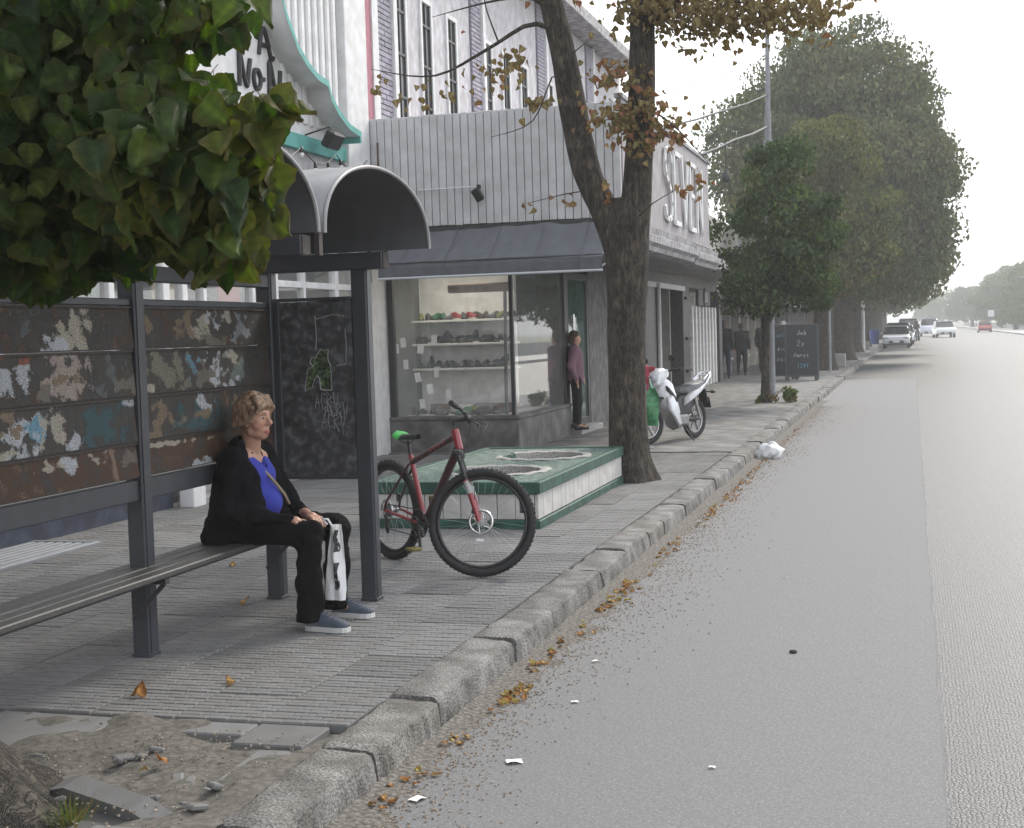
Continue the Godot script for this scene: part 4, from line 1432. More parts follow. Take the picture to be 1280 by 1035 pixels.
	# added potted shrub before the glass, darkens the view through the torn panel
	var ps2 := thing("added_shrub", "added bushy green potted shrub by the cafe, darkening the view through the torn panel", "plant", Vector3(-6.5, 0, -14.72))
	add(ps2, "pot", MB.new().lathe([Vector2(0.0, 0.0), Vector2(0.2, 0.0), Vector2(0.27, 0.42), Vector2(0.29, 0.42), Vector2(0.29, 0.47), Vector2(0.24, 0.47), Vector2(0.22, 0.4), Vector2(0.0, 0.4)], 20, false), mats.brown_roll)
	add(ps2, "stem", stalk([Vector3(0, 0.38, 0), Vector3(0.02, 0.8, 0.01), Vector3(0, 1.2, 0)], 0.03, 0.01, 7), mats.bark)
	crown(ps2, [[Vector3(0, 1.2, 0), Vector3(0.2, 0.42, 0.28), 1.0]], 4200, 0.075, [Color(0.042, 0.068, 0.025), Color(0.052, 0.084, 0.028), Color(0.036, 0.056, 0.026)], 61, mats.leaf_far, 0.16, 60)
	# things inside and by the front
	var bx := MB.new()
	bx.box(Vector3(0, 0.11, 0), Vector3(0.16, 0.22, 0.24), 0.008)
	one("white_block", "small white painted block on the pavement by the cafe plinth", "block", bx, mats.white_trim, Vector3(-6.72, 0, -12.12))
	for k in 5:
		var m := MB.new()
		m.box(Vector3(0, 0.45, 0), Vector3(0.5, 0.9, 0.5), 0.02)
		m.box(Vector3(0, 0.93, 0), Vector3(0.9, 0.05, 0.9), 0.01)
		one("cafe_table", "dark cafe table inside the window, %s from the near end" % ORD[k], "table", m, mats.brown_roll, Vector3(-8.3, 0.02, -9.0 - k * 1.7), Basis(), "tables inside the cafe")
	for k in 4:
		var m := MB.new()
		m.box(Vector3(0, 0, 0), Vector3(0.02, 0.4 + 0.1 * (k % 2), 0.5), 0.004)
		mk("print_%d" % k, [Color(0.45, 0.06, 0.08), Color(0.10, 0.16, 0.12), Color(0.5, 0.42, 0.3), Color(0.4, 0.05, 0.05)][k], 0.7)
		one("wall_picture", ["red framed picture", "dark green framed picture", "tan framed picture", "small red framed picture"][k] + " on the inside wall of the cafe", "picture", m, mats["print_%d" % k], Vector3(-7.5, 2.05, -10.2 - k * 1.45), Basis())

# ---------------------------------------------------------------- shops farther along
func build_far_shops() -> void:
	var B := Vector3(-5.5, 0, -33.0)
	var fs := thing("second_shop", "grey shopfront with dark columns, open doorway and round number sign past the forked tree", "shop", B)
	var W := func(nm: String, mb: MB, mat): return add(fs, nm, mb, mat, -B)
	mk("granite_dark", Color(0.13, 0.13, 0.14), 0.5, {tex = "blotch", ts = 2.0, det = "fine", ds = 3.0})
	mk("beige_room", Color(0.30, 0.26, 0.14), 0.9)
	var top := MB.new()
	top.span(Vector3(-9.5, 2.62, -25.3), Vector3(-5.45, 4.6, -41.0), 0.01)
	top.span(Vector3(-5.45, 2.9, -25.3), Vector3(-4.2, 3.15, -41.0), 0.01)
	W.call("upper_wall", top, mats.soffit)
	var lint := MB.new()
	lint.span(Vector3(-5.45, 2.5, -25.3), Vector3(-5.38, 2.62, -34.6), 0.006)
	W.call("lintel", lint, mats.white_trim)
	for q in [[-24.0, -26.2], [-28.6, -31.0], [-34.3, -35.3], [-41.0, -41.6]]:
		var m := MB.new()
		m.span(Vector3(-5.75, -0.02, q[0]), Vector3(-5.4, 2.62, q[1]), 0.01)
		W.call("column", m, mats.granite_dark)
	var pipe := MB.new()
	pipe.tube([Vector3(-5.35, 0, -30.6), Vector3(-5.35, 2.6, -30.6)], 0.05, 8)
	W.call("downpipe", pipe, mats.white_trim)
	for z in [-29.2, -34.9]:
		var m := MB.new()
		for y in [1.3, 2.3, 0.5]:
			m.span(Vector3(-5.4, y, z - 0.35), Vector3(-5.33, y + 0.06, z + 0.35))
		W.call("column_band", m, mats.dark_frame)
	var rm := MB.new()
	rm.span(Vector3(-8.2, -0.01, -31.0), Vector3(-8.1, 2.7, -34.4))
	rm.span(Vector3(-8.2, -0.01, -30.9), Vector3(-5.75, 2.7, -31.0))
	rm.span(Vector3(-8.2, -0.01, -34.4), Vector3(-5.75, 2.7, -34.5))
	W.call("room_wall", rm, mats.beige_room)
	for y in [0.45, 0.9, 1.3, 1.7, 2.1]:
		var m := MB.new()
		m.span(Vector3(-8.1, y, -31.1), Vector3(-7.8, y + 0.03, -34.3))
		m.span(Vector3(-7.6, y, -34.2), Vector3(-5.9, y + 0.03, -34.4))
		W.call("shelf", m, mats.beige_room)
	for k in 14:
		var m := shoe_mesh(k % 3, Color(0.02, 0.02, 0.02), Color(0.03, 0.03, 0.03))
		one("shoe", "black shoe on the beige shelf in the second shop doorway, %s from the bottom left" % ORD[k], "shoe", m, mats.shoe, Vector3(-7.4 + 0.9 * (k % 2) + 0.2 * (k % 3), 0.48 + 0.41 * (k / 3) if k < 12 else 0.93, -34.28), Basis(Vector3.UP, 0.2).scaled(Vector3(1.3, 1.3, 1.3)), "shoes in the second shop")
	# oval number sign
	var sg := MB.new()
	sg.span(Vector3(-5.44, 2.17, -36.7), Vector3(-5.36, 2.60, -38.9), 0.01)
	W.call("sign_panel", sg, mats.granite_dark)
	var ov := MB.new()
	ov.at(Vector3(-5.36, 2.39, -37.8), Basis(Vector3.BACK, -PI / 2)).lathe([Vector2(0.0, 0.03), Vector2(0.26, 0.03), Vector2(0.27, 0.0)], 24, false)
	W.call("number_disc", ov, mats.sign_black)
	var num := TextMesh.new()
	num.text = "10"
	var sf := SystemFont.new()
	sf.font_names = PackedStringArray(["Droid Serif"])
	num.font = sf
	num.font_size = 32
	num.pixel_size = 0.010
	num.depth = 0.02
	add(fs, "number_lettering", num, mats.white_trim, Vector3(-5.315, 2.39, -37.8) - B, Basis(Vector3.UP, PI / 2).scaled(Vector3(1, 1.1, 1.5)))
	var wd := MB.new()
	wd.span(Vector3(-6.2, -0.02, -35.3), Vector3(-6.1, 2.5, -41.0))
	W.call("inner_wall", wd, mats.interior)
	for k in 8:
		var m := MB.new()
		m.span(Vector3(-5.5, 0.0, -36.0 - k * 0.62), Vector3(-5.42, 2.15, -36.16 - k * 0.62), 0.01)
		W.call("door_upright", m, mats.shop_white if k % 3 != 1 else mats.white_trim)
	# block after block beyond
	var heights := [5.2, 4.4, 6.0, 4.8, 5.4]
	var z := -41.8
	var cols := [Color(0.42, 0.41, 0.39), Color(0.5, 0.47, 0.42), Color(0.36, 0.36, 0.38), Color(0.52, 0.52, 0.52), Color(0.4, 0.36, 0.33)]
	var desc := ["grey", "cream", "slate grey", "white", "tan"]
	for k in 5:
		var ln := 11.0
		var b := Vector3(-6.2, 0, z - ln / 2)
		var t := thing("row_building", "%s low shop building in the row behind the street trees" % desc[k], "building", b, "shop row farther along")
		var m := MB.new()
		m.span(Vector3(-6, 2.6, ln / 2), Vector3(0, heights[k], -ln / 2 + 0.02), 0.01)
		for q in 5:
			m.span(Vector3(-0.4, -0.02, ln / 2 - q * 2.7), Vector3(0, 2.6, ln / 2 - q * 2.7 - 0.2))
		m.span(Vector3(-2.5, -0.02, ln / 2), Vector3(-2.4, 2.6, -ln / 2))
		add(t, "wall", m, mk("row_wall_%d" % k, cols[k], 0.85, {tex = "blotch_soft", ts = 0.4}))
		var aw := MB.new()
		aw.surf(4, 1, func(s, tt): return Vector3(lerpf(0, 1.2, tt), lerpf(2.75, 2.4, tt), lerpf(ln / 2, -ln / 2, s)), -1.0)
		add(t, "awning", aw, mats.canvas if k % 2 else mats.soffit)
		for q in 4:
			var w := MB.new()
			w.span(Vector3(-0.32, 0.45, ln / 2 - 0.25 - q * 2.7), Vector3(-0.30, 2.5, ln / 2 - 2.6 - q * 2.7))
			var f := add(t, "window", w, mats.dark_glass)
			var fm := MB.new()
			fm.span(Vector3(-0.30, 0.38, ln / 2 - 0.25 - q * 2.7), Vector3(-0.22, 0.45, ln / 2 - 2.6 - q * 2.7))
			fm.span(Vector3(-0.30, 0.45, ln / 2 - 1.4 - q * 2.7), Vector3(-0.24, 2.5, ln / 2 - 1.47 - q * 2.7))
			add(f, "frame", fm, mats.white_trim)
			for s in 2:
				var uw := MB.new()
				uw.span(Vector3(-0.02, 3.3, ln / 2 - 0.6 - q * 2.7 - s * 1.1), Vector3(0.03, 4.1, ln / 2 - 1.4 - q * 2.7 - s * 1.1))
				add(t, "upper_window", uw, mats.dark_glass)
		z -= ln

# ---------------------------------------------------------------- leaves and trees
func leaf_mesh(fold: float, droop: float, inner: Color, rim: Color, wob: float, stem := false) -> ArrayMesh:
	# heart-shaped linden leaf of unit length: stalk end at the origin, tip toward -y, face toward +z
	var m := MB.new()
	m.colored = true
	var ys := [-0.08, -0.02, 0.08, 0.2, 0.34, 0.48, 0.62, 0.76, 0.88, 1.0]
	var ws := [0.17, 0.34, 0.46, 0.51, 0.5, 0.44, 0.35, 0.23, 0.11, 0.0]
	m.surf(6, 9, func(s, t):
		var k := int(round(t * 9))
		var e: float = (s - 0.5) * 2.0
		var jag: float = 1.0 + ((0.055 if k % 2 else -0.03) + 0.04 * sin(k * 2.4 + wob * 9.0 + signf(e)) if absf(e) > 0.9 else 0.0)
		var x: float = e * ws[k] * jag
		var y: float = ys[k] + (0.07 * (1.0 - absf(e)) if k == 0 else 0.0)
		return Vector3(x, -y, absf(x) * fold - droop * y * y + wob * 0.10 * sin(e * 3.5 + y * 6.0 + wob * 4.0)), -1.0)
	for k in m.c.size():
		var r := k / 7
		var q := absi(k % 7 - 3)
		var f := clampf((q - 1.4) / 1.6, 0, 1) * 0.8 + (0.5 if r >= 8 else 0.0)
		m.c[k] = inner.lerp(rim, clampf(f, 0, 1)) * (1.7 if q == 0 else 1.0) * (1.15 if r % 2 else 0.9)
	if stem:
		m.tint(inner.lerp(Color(0.2, 0.15, 0.06), 0.4))
		m.tube([Vector3(0, 0.0, 0), Vector3(0.02, 0.2, -0.06), Vector3(0.08, 0.42, -0.2)], 0.014, 4, false)
	return m.mesh()

func diamond(fold := 0.25) -> ArrayMesh:
	# small leaf used in crowns seen from afar
	var m := MB.new()
	m.tint(Color(1, 1, 1))
	var a := Vector3(0, 0, 0)
	var b := Vector3(0.42, -0.35, fold)
	var c := Vector3(0, -1, -0.12)
	var d := Vector3(-0.42, -0.35, fold)
	m.tri(a, b, c, Vector3(-0.4, 0, 1))
	m.tri(a, d, c, Vector3(0.4, 0, 1))
	return m.mesh()

func stalk(pts: Array, r0: float, r1: float, sides := 7) -> MB:
	var cv := Curve3D.new()
	for k in pts.size():
		var a: Vector3 = pts[maxi(k - 1, 0)]
		var b: Vector3 = pts[mini(k + 1, pts.size() - 1)]
		cv.add_point(pts[k], -(b - a) / 6.0, (b - a) / 6.0)
	var n := maxi(6, pts.size() * 3)
	var pp := []
	var rs := []
	for k in n + 1:
		var s := float(k) / n
		pp.append(cv.sample_baked(s * cv.get_baked_length()))
		rs.append(lerpf(r0, r1, s))
	return MB.new().tube(pp, rs, sides)

# trunk with root flare and uneven girth: pts with a radius each
func trunk_mesh(pts: Array, rads: Array, flare: float, sd: float, sides := 28, ridge := 0.05) -> MB:
	var cv := Curve3D.new()
	for k in pts.size():
		var a: Vector3 = pts[maxi(k - 1, 0)]
		var b: Vector3 = pts[mini(k + 1, pts.size() - 1)]
		cv.add_point(pts[k], -(b - a) / 6.0, (b - a) / 6.0)
	var ln := cv.get_baked_length()
	var offs := []
	for q in pts:
		offs.append(cv.get_closest_offset(q))
	var n := pts.size() * 9
	var m := MB.new()
	var nn := N1
	m.surf(sides, n, func(s, t):
		var o: float = t * ln
		var k := 0
		while k < offs.size() - 2 and offs[k + 1] < o:
			k += 1
		var f := clampf((o - offs[k]) / maxf(offs[k + 1] - offs[k], 0.001), 0, 1)
		var r := lerpf(rads[k], rads[k + 1], f * f * (3 - 2 * f))
		var c: Vector3 = cv.sample_baked(o, true)
		var a: float = TAU * s
		var lobe := 1.0 + flare * exp(-o / 0.22) * (0.55 + 0.45 * sin(a * 5.0 + sd)) + 0.10 * nn.get_noise_3d(cos(a) * 60 + sd * 7, sin(a) * 60, o * 40) + ridge * nn.get_noise_3d(cos(a) * 240, sin(a) * 240 + sd, o * 60)
		return c + Vector3(cos(a), 0, sin(a)) * r * lobe, -1.0)
	return m

func crown(parent: Node3D, lobes: Array, n: int, size: float, pal: Array, sd: int, mat: Material, clump := 0.45, per := 150) -> void:
	# leaves gathered on rounded sprays that sit mostly toward the outside of each lobe [centre, radii, weight]
	var g := RandomNumberGenerator.new()
	g.seed = sd
	var tot := 0.0
	for l in lobes:
		tot += l[2]
	var xs := []
	var cl := []
	for l in lobes:
		var cnt := int(n * l[2] / tot)
		for c in int(cnt / float(per)) + 1:
			var d := Vector3(g.randfn(), g.randfn(), g.randfn()).normalized()
			var rad := pow(g.randf(), 0.3)
			var cc: Vector3 = l[0] + d * l[1] * rad
			var tone_i := g.randi() % pal.size()
			var cs := clump * g.randf_range(0.7, 1.6)
			var fat := Vector3(g.randf_range(0.8, 1.2), g.randf_range(0.5, 0.8), g.randf_range(0.8, 1.2))
			for q in per:
				var e := Vector3(g.randfn(), g.randfn(), g.randfn()).normalized()
				# more leaves on the side that looks outward and up
				if e.dot(d + Vector3(0, 0.5, 0)) < 0.0 and g.randf() < 0.55:
					e = -e
				var p := cc + e * fat * cs * pow(g.randf(), 0.35) * 1.3
				var up := Vector3(g.randfn() * 0.5, 1.0, g.randfn() * 0.5).normalized()
				var out := (e + Vector3(g.randfn(), g.randfn() + 0.4, g.randfn()) * 0.55).normalized()
				var sx := up.cross(out).normalized()
				if sx.length() < 0.5:
					continue
				var s := size * g.randf_range(0.6, 1.25)
				xs.append(Transform3D(Basis(sx * s, up * s, sx.cross(up) * s), p))
				var k: Color = pal[tone_i] if g.randf() < 0.75 else pal[g.randi() % pal.size()]
				var v := g.randf_range(0.75, 1.25)
				cl.append(Color(k.r * v, k.g * v, k.b * v))
	var o := many(parent, "crown", diamond(), mat, xs, cl)
	o.set_meta("kind", "stuff")

func build_linden() -> void:
	var B := Vector3(-3.30, 0, -3.98)
	var tr := thing("linden_tree", "foreground linden tree with rough dark trunk and large green leaves hanging over the shelter", "tree", B)
	add(tr, "trunk", trunk_mesh([Vector3(0.06, -0.12, -0.03), Vector3(-0.06, 0.3, 0), Vector3(-0.16, 1.0, 0.0), Vector3(-0.02, 2.2, 0.02), Vector3(0.1, 3.4, 0.1)], [0.38, 0.24, 0.18, 0.16, 0.13], 0.75, 1.3, 90, 0.14), mats.bark_fg)
	for a in [0.35, -0.5, 1.5]:
		var m := stalk([Vector3(cos(a) * 0.12, 0.10, -sin(a) * 0.12), Vector3(cos(a) * 0.32, 0.03, -sin(a) * 0.32), Vector3(cos(a) * 0.55, -0.06, -sin(a) * 0.5)], 0.075, 0.03, 9)
		add(tr, "root", m, mats.bark_fg)
	var ends := [Vector3(1.2, 2.3, 1.05), Vector3(1.5, 2.05, 1.0), Vector3(0.9, 2.6, 0.95), Vector3(1.25, 2.1, 0.9), Vector3(1.4, 2.2, 1.25)]
	for e in ends:
		add(tr, "branch", stalk([Vector3(-0.02, 3.0, 0.05), Vector3(0.2, 3.2, 0.5), e * 0.8 + Vector3(-0.1, 0.75, 0.3), e + Vector3(-0.05, 0.1, 0), e + Vector3(0.0, -0.1, 0.02)], 0.035, 0.003, 6), mats.bark_fg)
	for e in [Vector3(-1.2, 4.6, -0.8), Vector3(0.9, 4.9, -1.1), Vector3(-0.6, 5.2, 1.0), Vector3(1.3, 4.5, 0.9)]:
		add(tr, "branch", stalk([Vector3(0.06, 3.2, 0.06), e * 0.6 + Vector3(0, 1.2, 0), e], 0.08, 0.02, 7), mats.bark_fg)
	var G := [Color(0.06, 0.105, 0.026), Color(0.08, 0.13, 0.03), Color(0.11, 0.16, 0.034), Color(0.15, 0.20, 0.04), Color(0.05, 0.088, 0.03)]
	var R := [Color(0.055, 0.095, 0.022), Color(0.10, 0.13, 0.028), Color(0.055, 0.10, 0.024), Color(0.18, 0.17, 0.03), Color(0.13, 0.10, 0.025)]
	var bank := []
	for k in 14:
		bank.append(leaf_mesh(rr(0.1, 0.55), rr(0.0, 0.45), G[k % 5], R[[0, 1, 2, 0, 3, 4, 1][k % 7]], rr(0.2, 1.0), true))
	var yel := []
	for k in 4:
		yel.append(leaf_mesh(rr(0.1, 0.5), rr(0.0, 0.4), Color(0.15, 0.18, 0.03), Color(0.20, 0.15, 0.03), rr(0.2, 1.0)))
	var lobes := [[Vector3(-2.02, 2.12, -3.0), Vector3(0.44, 0.36, 0.5), 780, 0], [Vector3(-1.62, 2.02, -2.9), Vector3(0.17, 0.19, 0.3), 230, 0], [Vector3(-1.60, 1.87, -2.9), Vector3(0.13, 0.10, 0.25), 60, 1], [Vector3(-2.15, 1.88, -3.05), Vector3(0.34, 0.15, 0.42), 420, 0], [Vector3(-2.2, 2.5, -3.1), Vector3(0.55, 0.3, 0.5), 520, 0], [Vector3(-1.72, 2.38, -2.95), Vector3(0.16, 0.16, 0.3), 110, 0], [Vector3(-1.40, 2.10, -2.9), Vector3(0.12, 0.04, 0.12), 20, 1], [Vector3(-1.44, 1.96, -2.9), Vector3(0.06, 0.12, 0.15), 34, 1], [Vector3(-1.50, 1.80, -2.9), Vector3(0.09, 0.06, 0.15), 26, 1], [Vector3(-1.52, 2.34, -2.9), Vector3(0.11, 0.10, 0.15), 26, 0]]
	var found := []
	for l in lobes:
		for k in l[2]:
			var d := Vector3(rng.randfn(), rng.randfn(), rng.randfn()).normalized() * pow(rng.randf(), 0.4)
			var p: Vector3 = l[0] + d * l[1]
			var face := (Vector3(0.55, 0.25, 0.85) + Vector3(rng.randfn(), rng.randfn() * 0.8, rng.randfn()) * 0.85).normalized()
			var hang := (Vector3(0, 1, 0) + Vector3(rng.randfn(), 0, rng.randfn()) * 0.55)
			var up := (hang - face * hang.dot(face)).normalized()
			var s := lerpf(0.042, 0.098, rng.randf())
			var b := Basis(up.cross(face) * s, up * s, face * s)
			var near: float = p.x * 0.5 + p.z
			found.append([near, Transform3D(b, p - B), yel[rng.randi() % 4] if (l[3] == 1 and rng.randf() < 0.65) or rng.randf() < 0.05 else bank[rng.randi() % 14]])
	found.sort_custom(func(a, b): return a[0] > b[0])
	var rest := {}
	for k in found.size():
		if k < 300:
			var o := add(tr, "leaf", found[k][2], mats.leaf)
			o.transform = found[k][1]
		else:
			if not rest.has(found[k][2]):
				rest[found[k][2]] = []
			rest[found[k][2]].append(found[k][1])
	for q in rest:
		many(tr, "leaves", q, mats.leaf, rest[q]).set_meta("kind", "stuff")
	# the rest of the crown, above and behind the view
	var xs := []
	for k in 2600:
		var d := Vector3(rng.randfn(), rng.randfn(), rng.randfn()).normalized() * pow(rng.randf(), 0.5)
		var p := Vector3(-4.7, 5.3, -5.8) + d * Vector3(2.4, 1.7, 2.5)
		if p.y < 3.5:
			continue
		xs.append(Transform3D(Basis.from_euler(Vector3(rr(-0.6, 0.6), rr(0, TAU), rr(-0.6, 0.6))).scaled(Vector3.ONE * rr(0.1, 0.16)), p - B))
	many(tr, "crown", bank[1], mats.leaf, xs).set_meta("kind", "stuff")
	# grass tuft and weeds at the foot
	var gt := MB.new()
	gt.colored = true
	for k in 90:
		var a := rr(0, TAU)
		var r := rr(0.0, 0.07)
		var p := Vector3(cos(a) * r, 0, sin(a) * r)
		var d := Vector3(cos(a) * rr(0.2, 0.9), 1, sin(a) * rr(0.2, 0.9)).normalized()
		var h := rr(0.05, 0.13)
		var w := Vector3(-d.z, 0, d.x).normalized() * 0.003
		gt.tint([Color(0.10, 0.17, 0.03), Color(0.16, 0.2, 0.05), Color(0.28, 0.2, 0.07)][k % 3])
		gt.tri(p - w, p + w, p + d * h - Vector3(0, 0.01, 0), Vector3(d.z, 0.3, -d.x))
	mk("blade", Color(1, 1, 1), 0.7, {vc = true, back = Color(0.3, 0.4, 0.1)})
	one("grass_tuft", "small tuft of grass at the foot of the foreground trunk", "grass", gt, mats.blade, Vector3(-2.72, -0.01, -4.0))

func build_forked_tree() -> void:
	var B := Vector3(-2.87, 0, -14.45)
	var tr := thing("forked_tree", "tall street tree with trunk forked in two limbs and sparse orange leaves beside the planter", "tree", B)
	add(tr, "trunk", trunk_mesh([Vector3(0, -0.1, 0), Vector3(-0.01, 0.35, 0), Vector3(-0.01, 1.0, 0), Vector3(0.0, 1.7, 0), Vector3(0.015, 2.3, 0), Vector3(0.01, 2.75, 0), Vector3(0.01, 2.95, 0)], [0.26, 0.205, 0.195, 0.20, 0.22, 0.24, 0.15], 0.6, 2.1), mats.bark)
	add(tr, "limb", trunk_mesh([Vector3(-0.03, 2.35, 0), Vector3(-0.2, 2.85, 0), Vector3(-0.36, 3.2, 0.02), Vector3(-0.49, 3.8, 0.03), Vector3(-0.60, 4.5, 0.05), Vector3(-0.74, 5.2, 0.08), Vector3(-0.95, 6.6, 0.1)], [0.17, 0.17, 0.155, 0.145, 0.13, 0.12, 0.07], 0.0, 4.0, 22), mats.bark)
	add(tr, "limb", trunk_mesh([Vector3(0.07, 2.3, 0), Vector3(0.13, 2.85, 0), Vector3(0.17, 3.3, 0), Vector3(0.21, 3.9, 0), Vector3(0.24, 4.9, 0), Vector3(0.28, 5.8, 0), Vector3(0.4, 7.0, -0.1)], [0.17, 0.16, 0.145, 0.135, 0.125, 0.11, 0.06], 0.0, 6.0, 22), mats.bark)
	# twigs that carry the last leaves
	var tw := [
		[[Vector3(-0.62, 4.65, 0.05), Vector3(-0.85, 4.78, 0.25), Vector3(-1.35, 4.5, 0.4), Vector3(-1.9, 4.28, 0.45), Vector3(-2.6, 4.42, 0.4)], 0.03],
		[[Vector3(-0.64, 4.8, 0.05), Vector3(-0.8, 5.02, 0.2), Vector3(-1.2, 5.02, 0.35), Vector3(-1.9, 4.9, 0.4)], 0.022],
		[[Vector3(-0.55, 3.95, 0.03), Vector3(-0.62, 4.25, 0.3), Vector3(-0.85, 3.75, 0.4), Vector3(-1.3, 3.62, 0.4)], 0.012],
		[[Vector3(-1.2, 4.6, 0.38), Vector3(-1.3, 5.0, 0.5), Vector3(-1.25, 5.3, 0.5)], 0.01],
		[[Vector3(-0.60, 4.4, 0.05), Vector3(-0.3, 4.55, 0.2)], 0.012],
		[[Vector3(0.20, 3.9, 0), Vector3(0.5, 3.7, 0.25), Vector3(0.75, 3.45, 0.3), Vector3(0.95, 3.2, 0.3)], 0.014],
		[[Vector3(0.24, 4.6, 0), Vector3(0.7, 4.9, 0.2), Vector3(1.4, 4.75, 0.3), Vector3(1.9, 4.65, 0.3)], 0.025],
		[[Vector3(0.26, 5.2, 0), Vector3(0.9, 5.4, 0.2), Vector3(1.6, 5.1, 0.2)], 0.03],
		[[Vector3(0.20, 3.6, 0), Vector3(-0.1, 3.75, 0.2), Vector3(-0.25, 3.7, 0.25)], 0.012],
		[[Vector3(-0.33, 3.05, 0.05), Vector3(-0.55, 3.0, 0.3), Vector3(-0.95, 2.92, 0.35)], 0.009],
		[[Vector3(0.13, 2.7, 0.1), Vector3(0.35, 2.85, 0.3), Vector3(0.6, 2.98, 0.3)], 0.009],
	]
	for q in tw:
		add(tr, "twig", stalk(q[0], q[1], 0.003, 6), mats.bark)
	var P := [Color(0.22, 0.15, 0.085), Color(0.23, 0.115, 0.07), Color(0.17, 0.15, 0.07), Color(0.25, 0.175, 0.09), Color(0.14, 0.14, 0.065)]
	var bank := []
	for k in 10:
		bank.append(leaf_mesh(rr(0.2, 0.8), rr(0.1, 0.6), P[k % 5], P[k % 5].lerp(Color(0.20, 0.09, 0.045), 0.6), rr(0.4, 1.2)))
	# clusters: centre, spread, count, orange share
	var cs := [[Vector3(0.12, 3.82, 0.22), Vector3(0.34, 0.2, 0.2), 120], [Vector3(0.0, 4.2, 0.2), Vector3(0.28, 0.14, 0.2), 60], [Vector3(0.5, 3.6, 0.25), Vector3(0.25, 0.16, 0.15), 50], [Vector3(0.2, 3.45, 0.25), Vector3(0.2, 0.1, 0.1), 30], [Vector3(0.8, 3.1, 0.3), Vector3(0.15, 0.18, 0.1), 12], [Vector3(0.6, 2.95, 0.3), Vector3(0.05, 0.04, 0.05), 3], [Vector3(-0.12, 3.05, 0.25), Vector3(0.06, 0.12, 0.1), 6], [Vector3(-0.95, 2.9, 0.35), Vector3(0.07, 0.05, 0.05), 4], [Vector3(-0.55, 2.95, 0.3), Vector3(0.1, 0.06, 0.05), 5], [Vector3(-1.35, 4.25, 0.4), Vector3(0.28, 0.16, 0.2), 26], [Vector3(-1.0, 4.35, 0.4), Vector3(0.2, 0.14, 0.2), 26], [Vector3(-1.95, 4.1, 0.45), Vector3(0.28, 0.13, 0.2), 18], [Vector3(-2.45, 4.25, 0.4), Vector3(0.15, 0.13, 0.1), 7], [Vector3(-0.8, 3.95, 0.4), Vector3(0.16, 0.08, 0.1), 18], [Vector3(0.1, 4.85, 0.2), Vector3(0.2, 0.14, 0.2), 40]]
	var n := 0
	var xs := []
	for c in cs:
		for k in c[2]:
			var p: Vector3 = c[0] + Vector3(rng.randfn(), rng.randfn(), rng.randfn()) * c[1] * 0.6
			var b := Basis.from_euler(Vector3(rr(-0.7, 0.7), rr(-1.2, 1.2), rr(-0.7, 0.7))).scaled(Vector3.ONE * rr(0.045, 0.085))
			if n < 300:
				add(tr, "leaf", bank[rng.randi() % 10], mats.leaf_dry, p, b)
			else:
				xs.append(Transform3D(b, p))
			n += 1
	for c in [[Vector3(1.0, 4.75, 0.1), Vector3(0.6, 0.24, 0.5), 650], [Vector3(1.75, 4.72, 0.1), Vector3(0.5, 0.2, 0.45), 420], [Vector3(0.5, 4.95, 0.1), Vector3(0.3, 0.3, 0.3), 260], [Vector3(0.15, 3.8, 0.1), Vector3(0.34, 0.2, 0.3), 120], [Vector3(0.9, 5.5, 0), Vector3(1.2, 0.5, 1.0), 1400], [Vector3(-0.6, 6.4, 0), Vector3(1.1, 0.8, 1.0), 900], [Vector3(0.3, 7.2, 0), Vector3(1.2, 0.7, 1.1), 900]]:
		for k in c[2]:
			xs.append(Transform3D(Basis.from_euler(Vector3(rr(-0.7, 0.7), rr(0, TAU), rr(-0.7, 0.7))).scaled(Vector3.ONE * rr(0.045, 0.08)), c[0] + Vector3(rng.randfn(), rng.randfn(), rng.randfn()) * c[1] * 0.6))
	many(tr, "crown", bank[2], mats.leaf_dry, xs.slice(0, xs.size() / 2)).set_meta("kind", "stuff")
	many(tr, "crown", bank[1], mats.leaf_dry, xs.slice(xs.size() / 2)).set_meta("kind", "stuff")

func street_tree(nm: String, label: String, at: Vector3, trunk_r: float, fork_y: float, lobes: Array, n: int, size: float, pal: Array, sd: int, clump: float, group := "", per := 150) -> Node3D:
	var tr := thing(nm, label, "tree", at, group)
	add(tr, "trunk", trunk_mesh([Vector3(0, -0.15, 0), Vector3(0.0, fork_y * 0.3, 0), Vector3(0.03, fork_y, 0.02), Vector3(0.0, fork_y * 1.6, 0)], [trunk_r * 1.25, trunk_r, trunk_r * 0.9, trunk_r * 0.5], 0.4, sd, 14), mats.bark)
	var g := RandomNumberGenerator.new()
	g.seed = sd
	for l in lobes:
		for k in 3:
			var e: Vector3 = l[0] + Vector3(g.randfn(), g.randfn() * 0.5 + 0.2, g.randfn()) * l[1] * 0.4
			add(tr, "limb", stalk([Vector3(0, fork_y * 0.95, 0), (e + Vector3(0, fork_y, 0)) * 0.5 + Vector3(0, 0.2, 0), e], trunk_r * 0.5, 0.02, 6), mats.bark)
	crown(tr, lobes, n, size, pal, sd, mats.leaf_far, clump, per)
	return tr

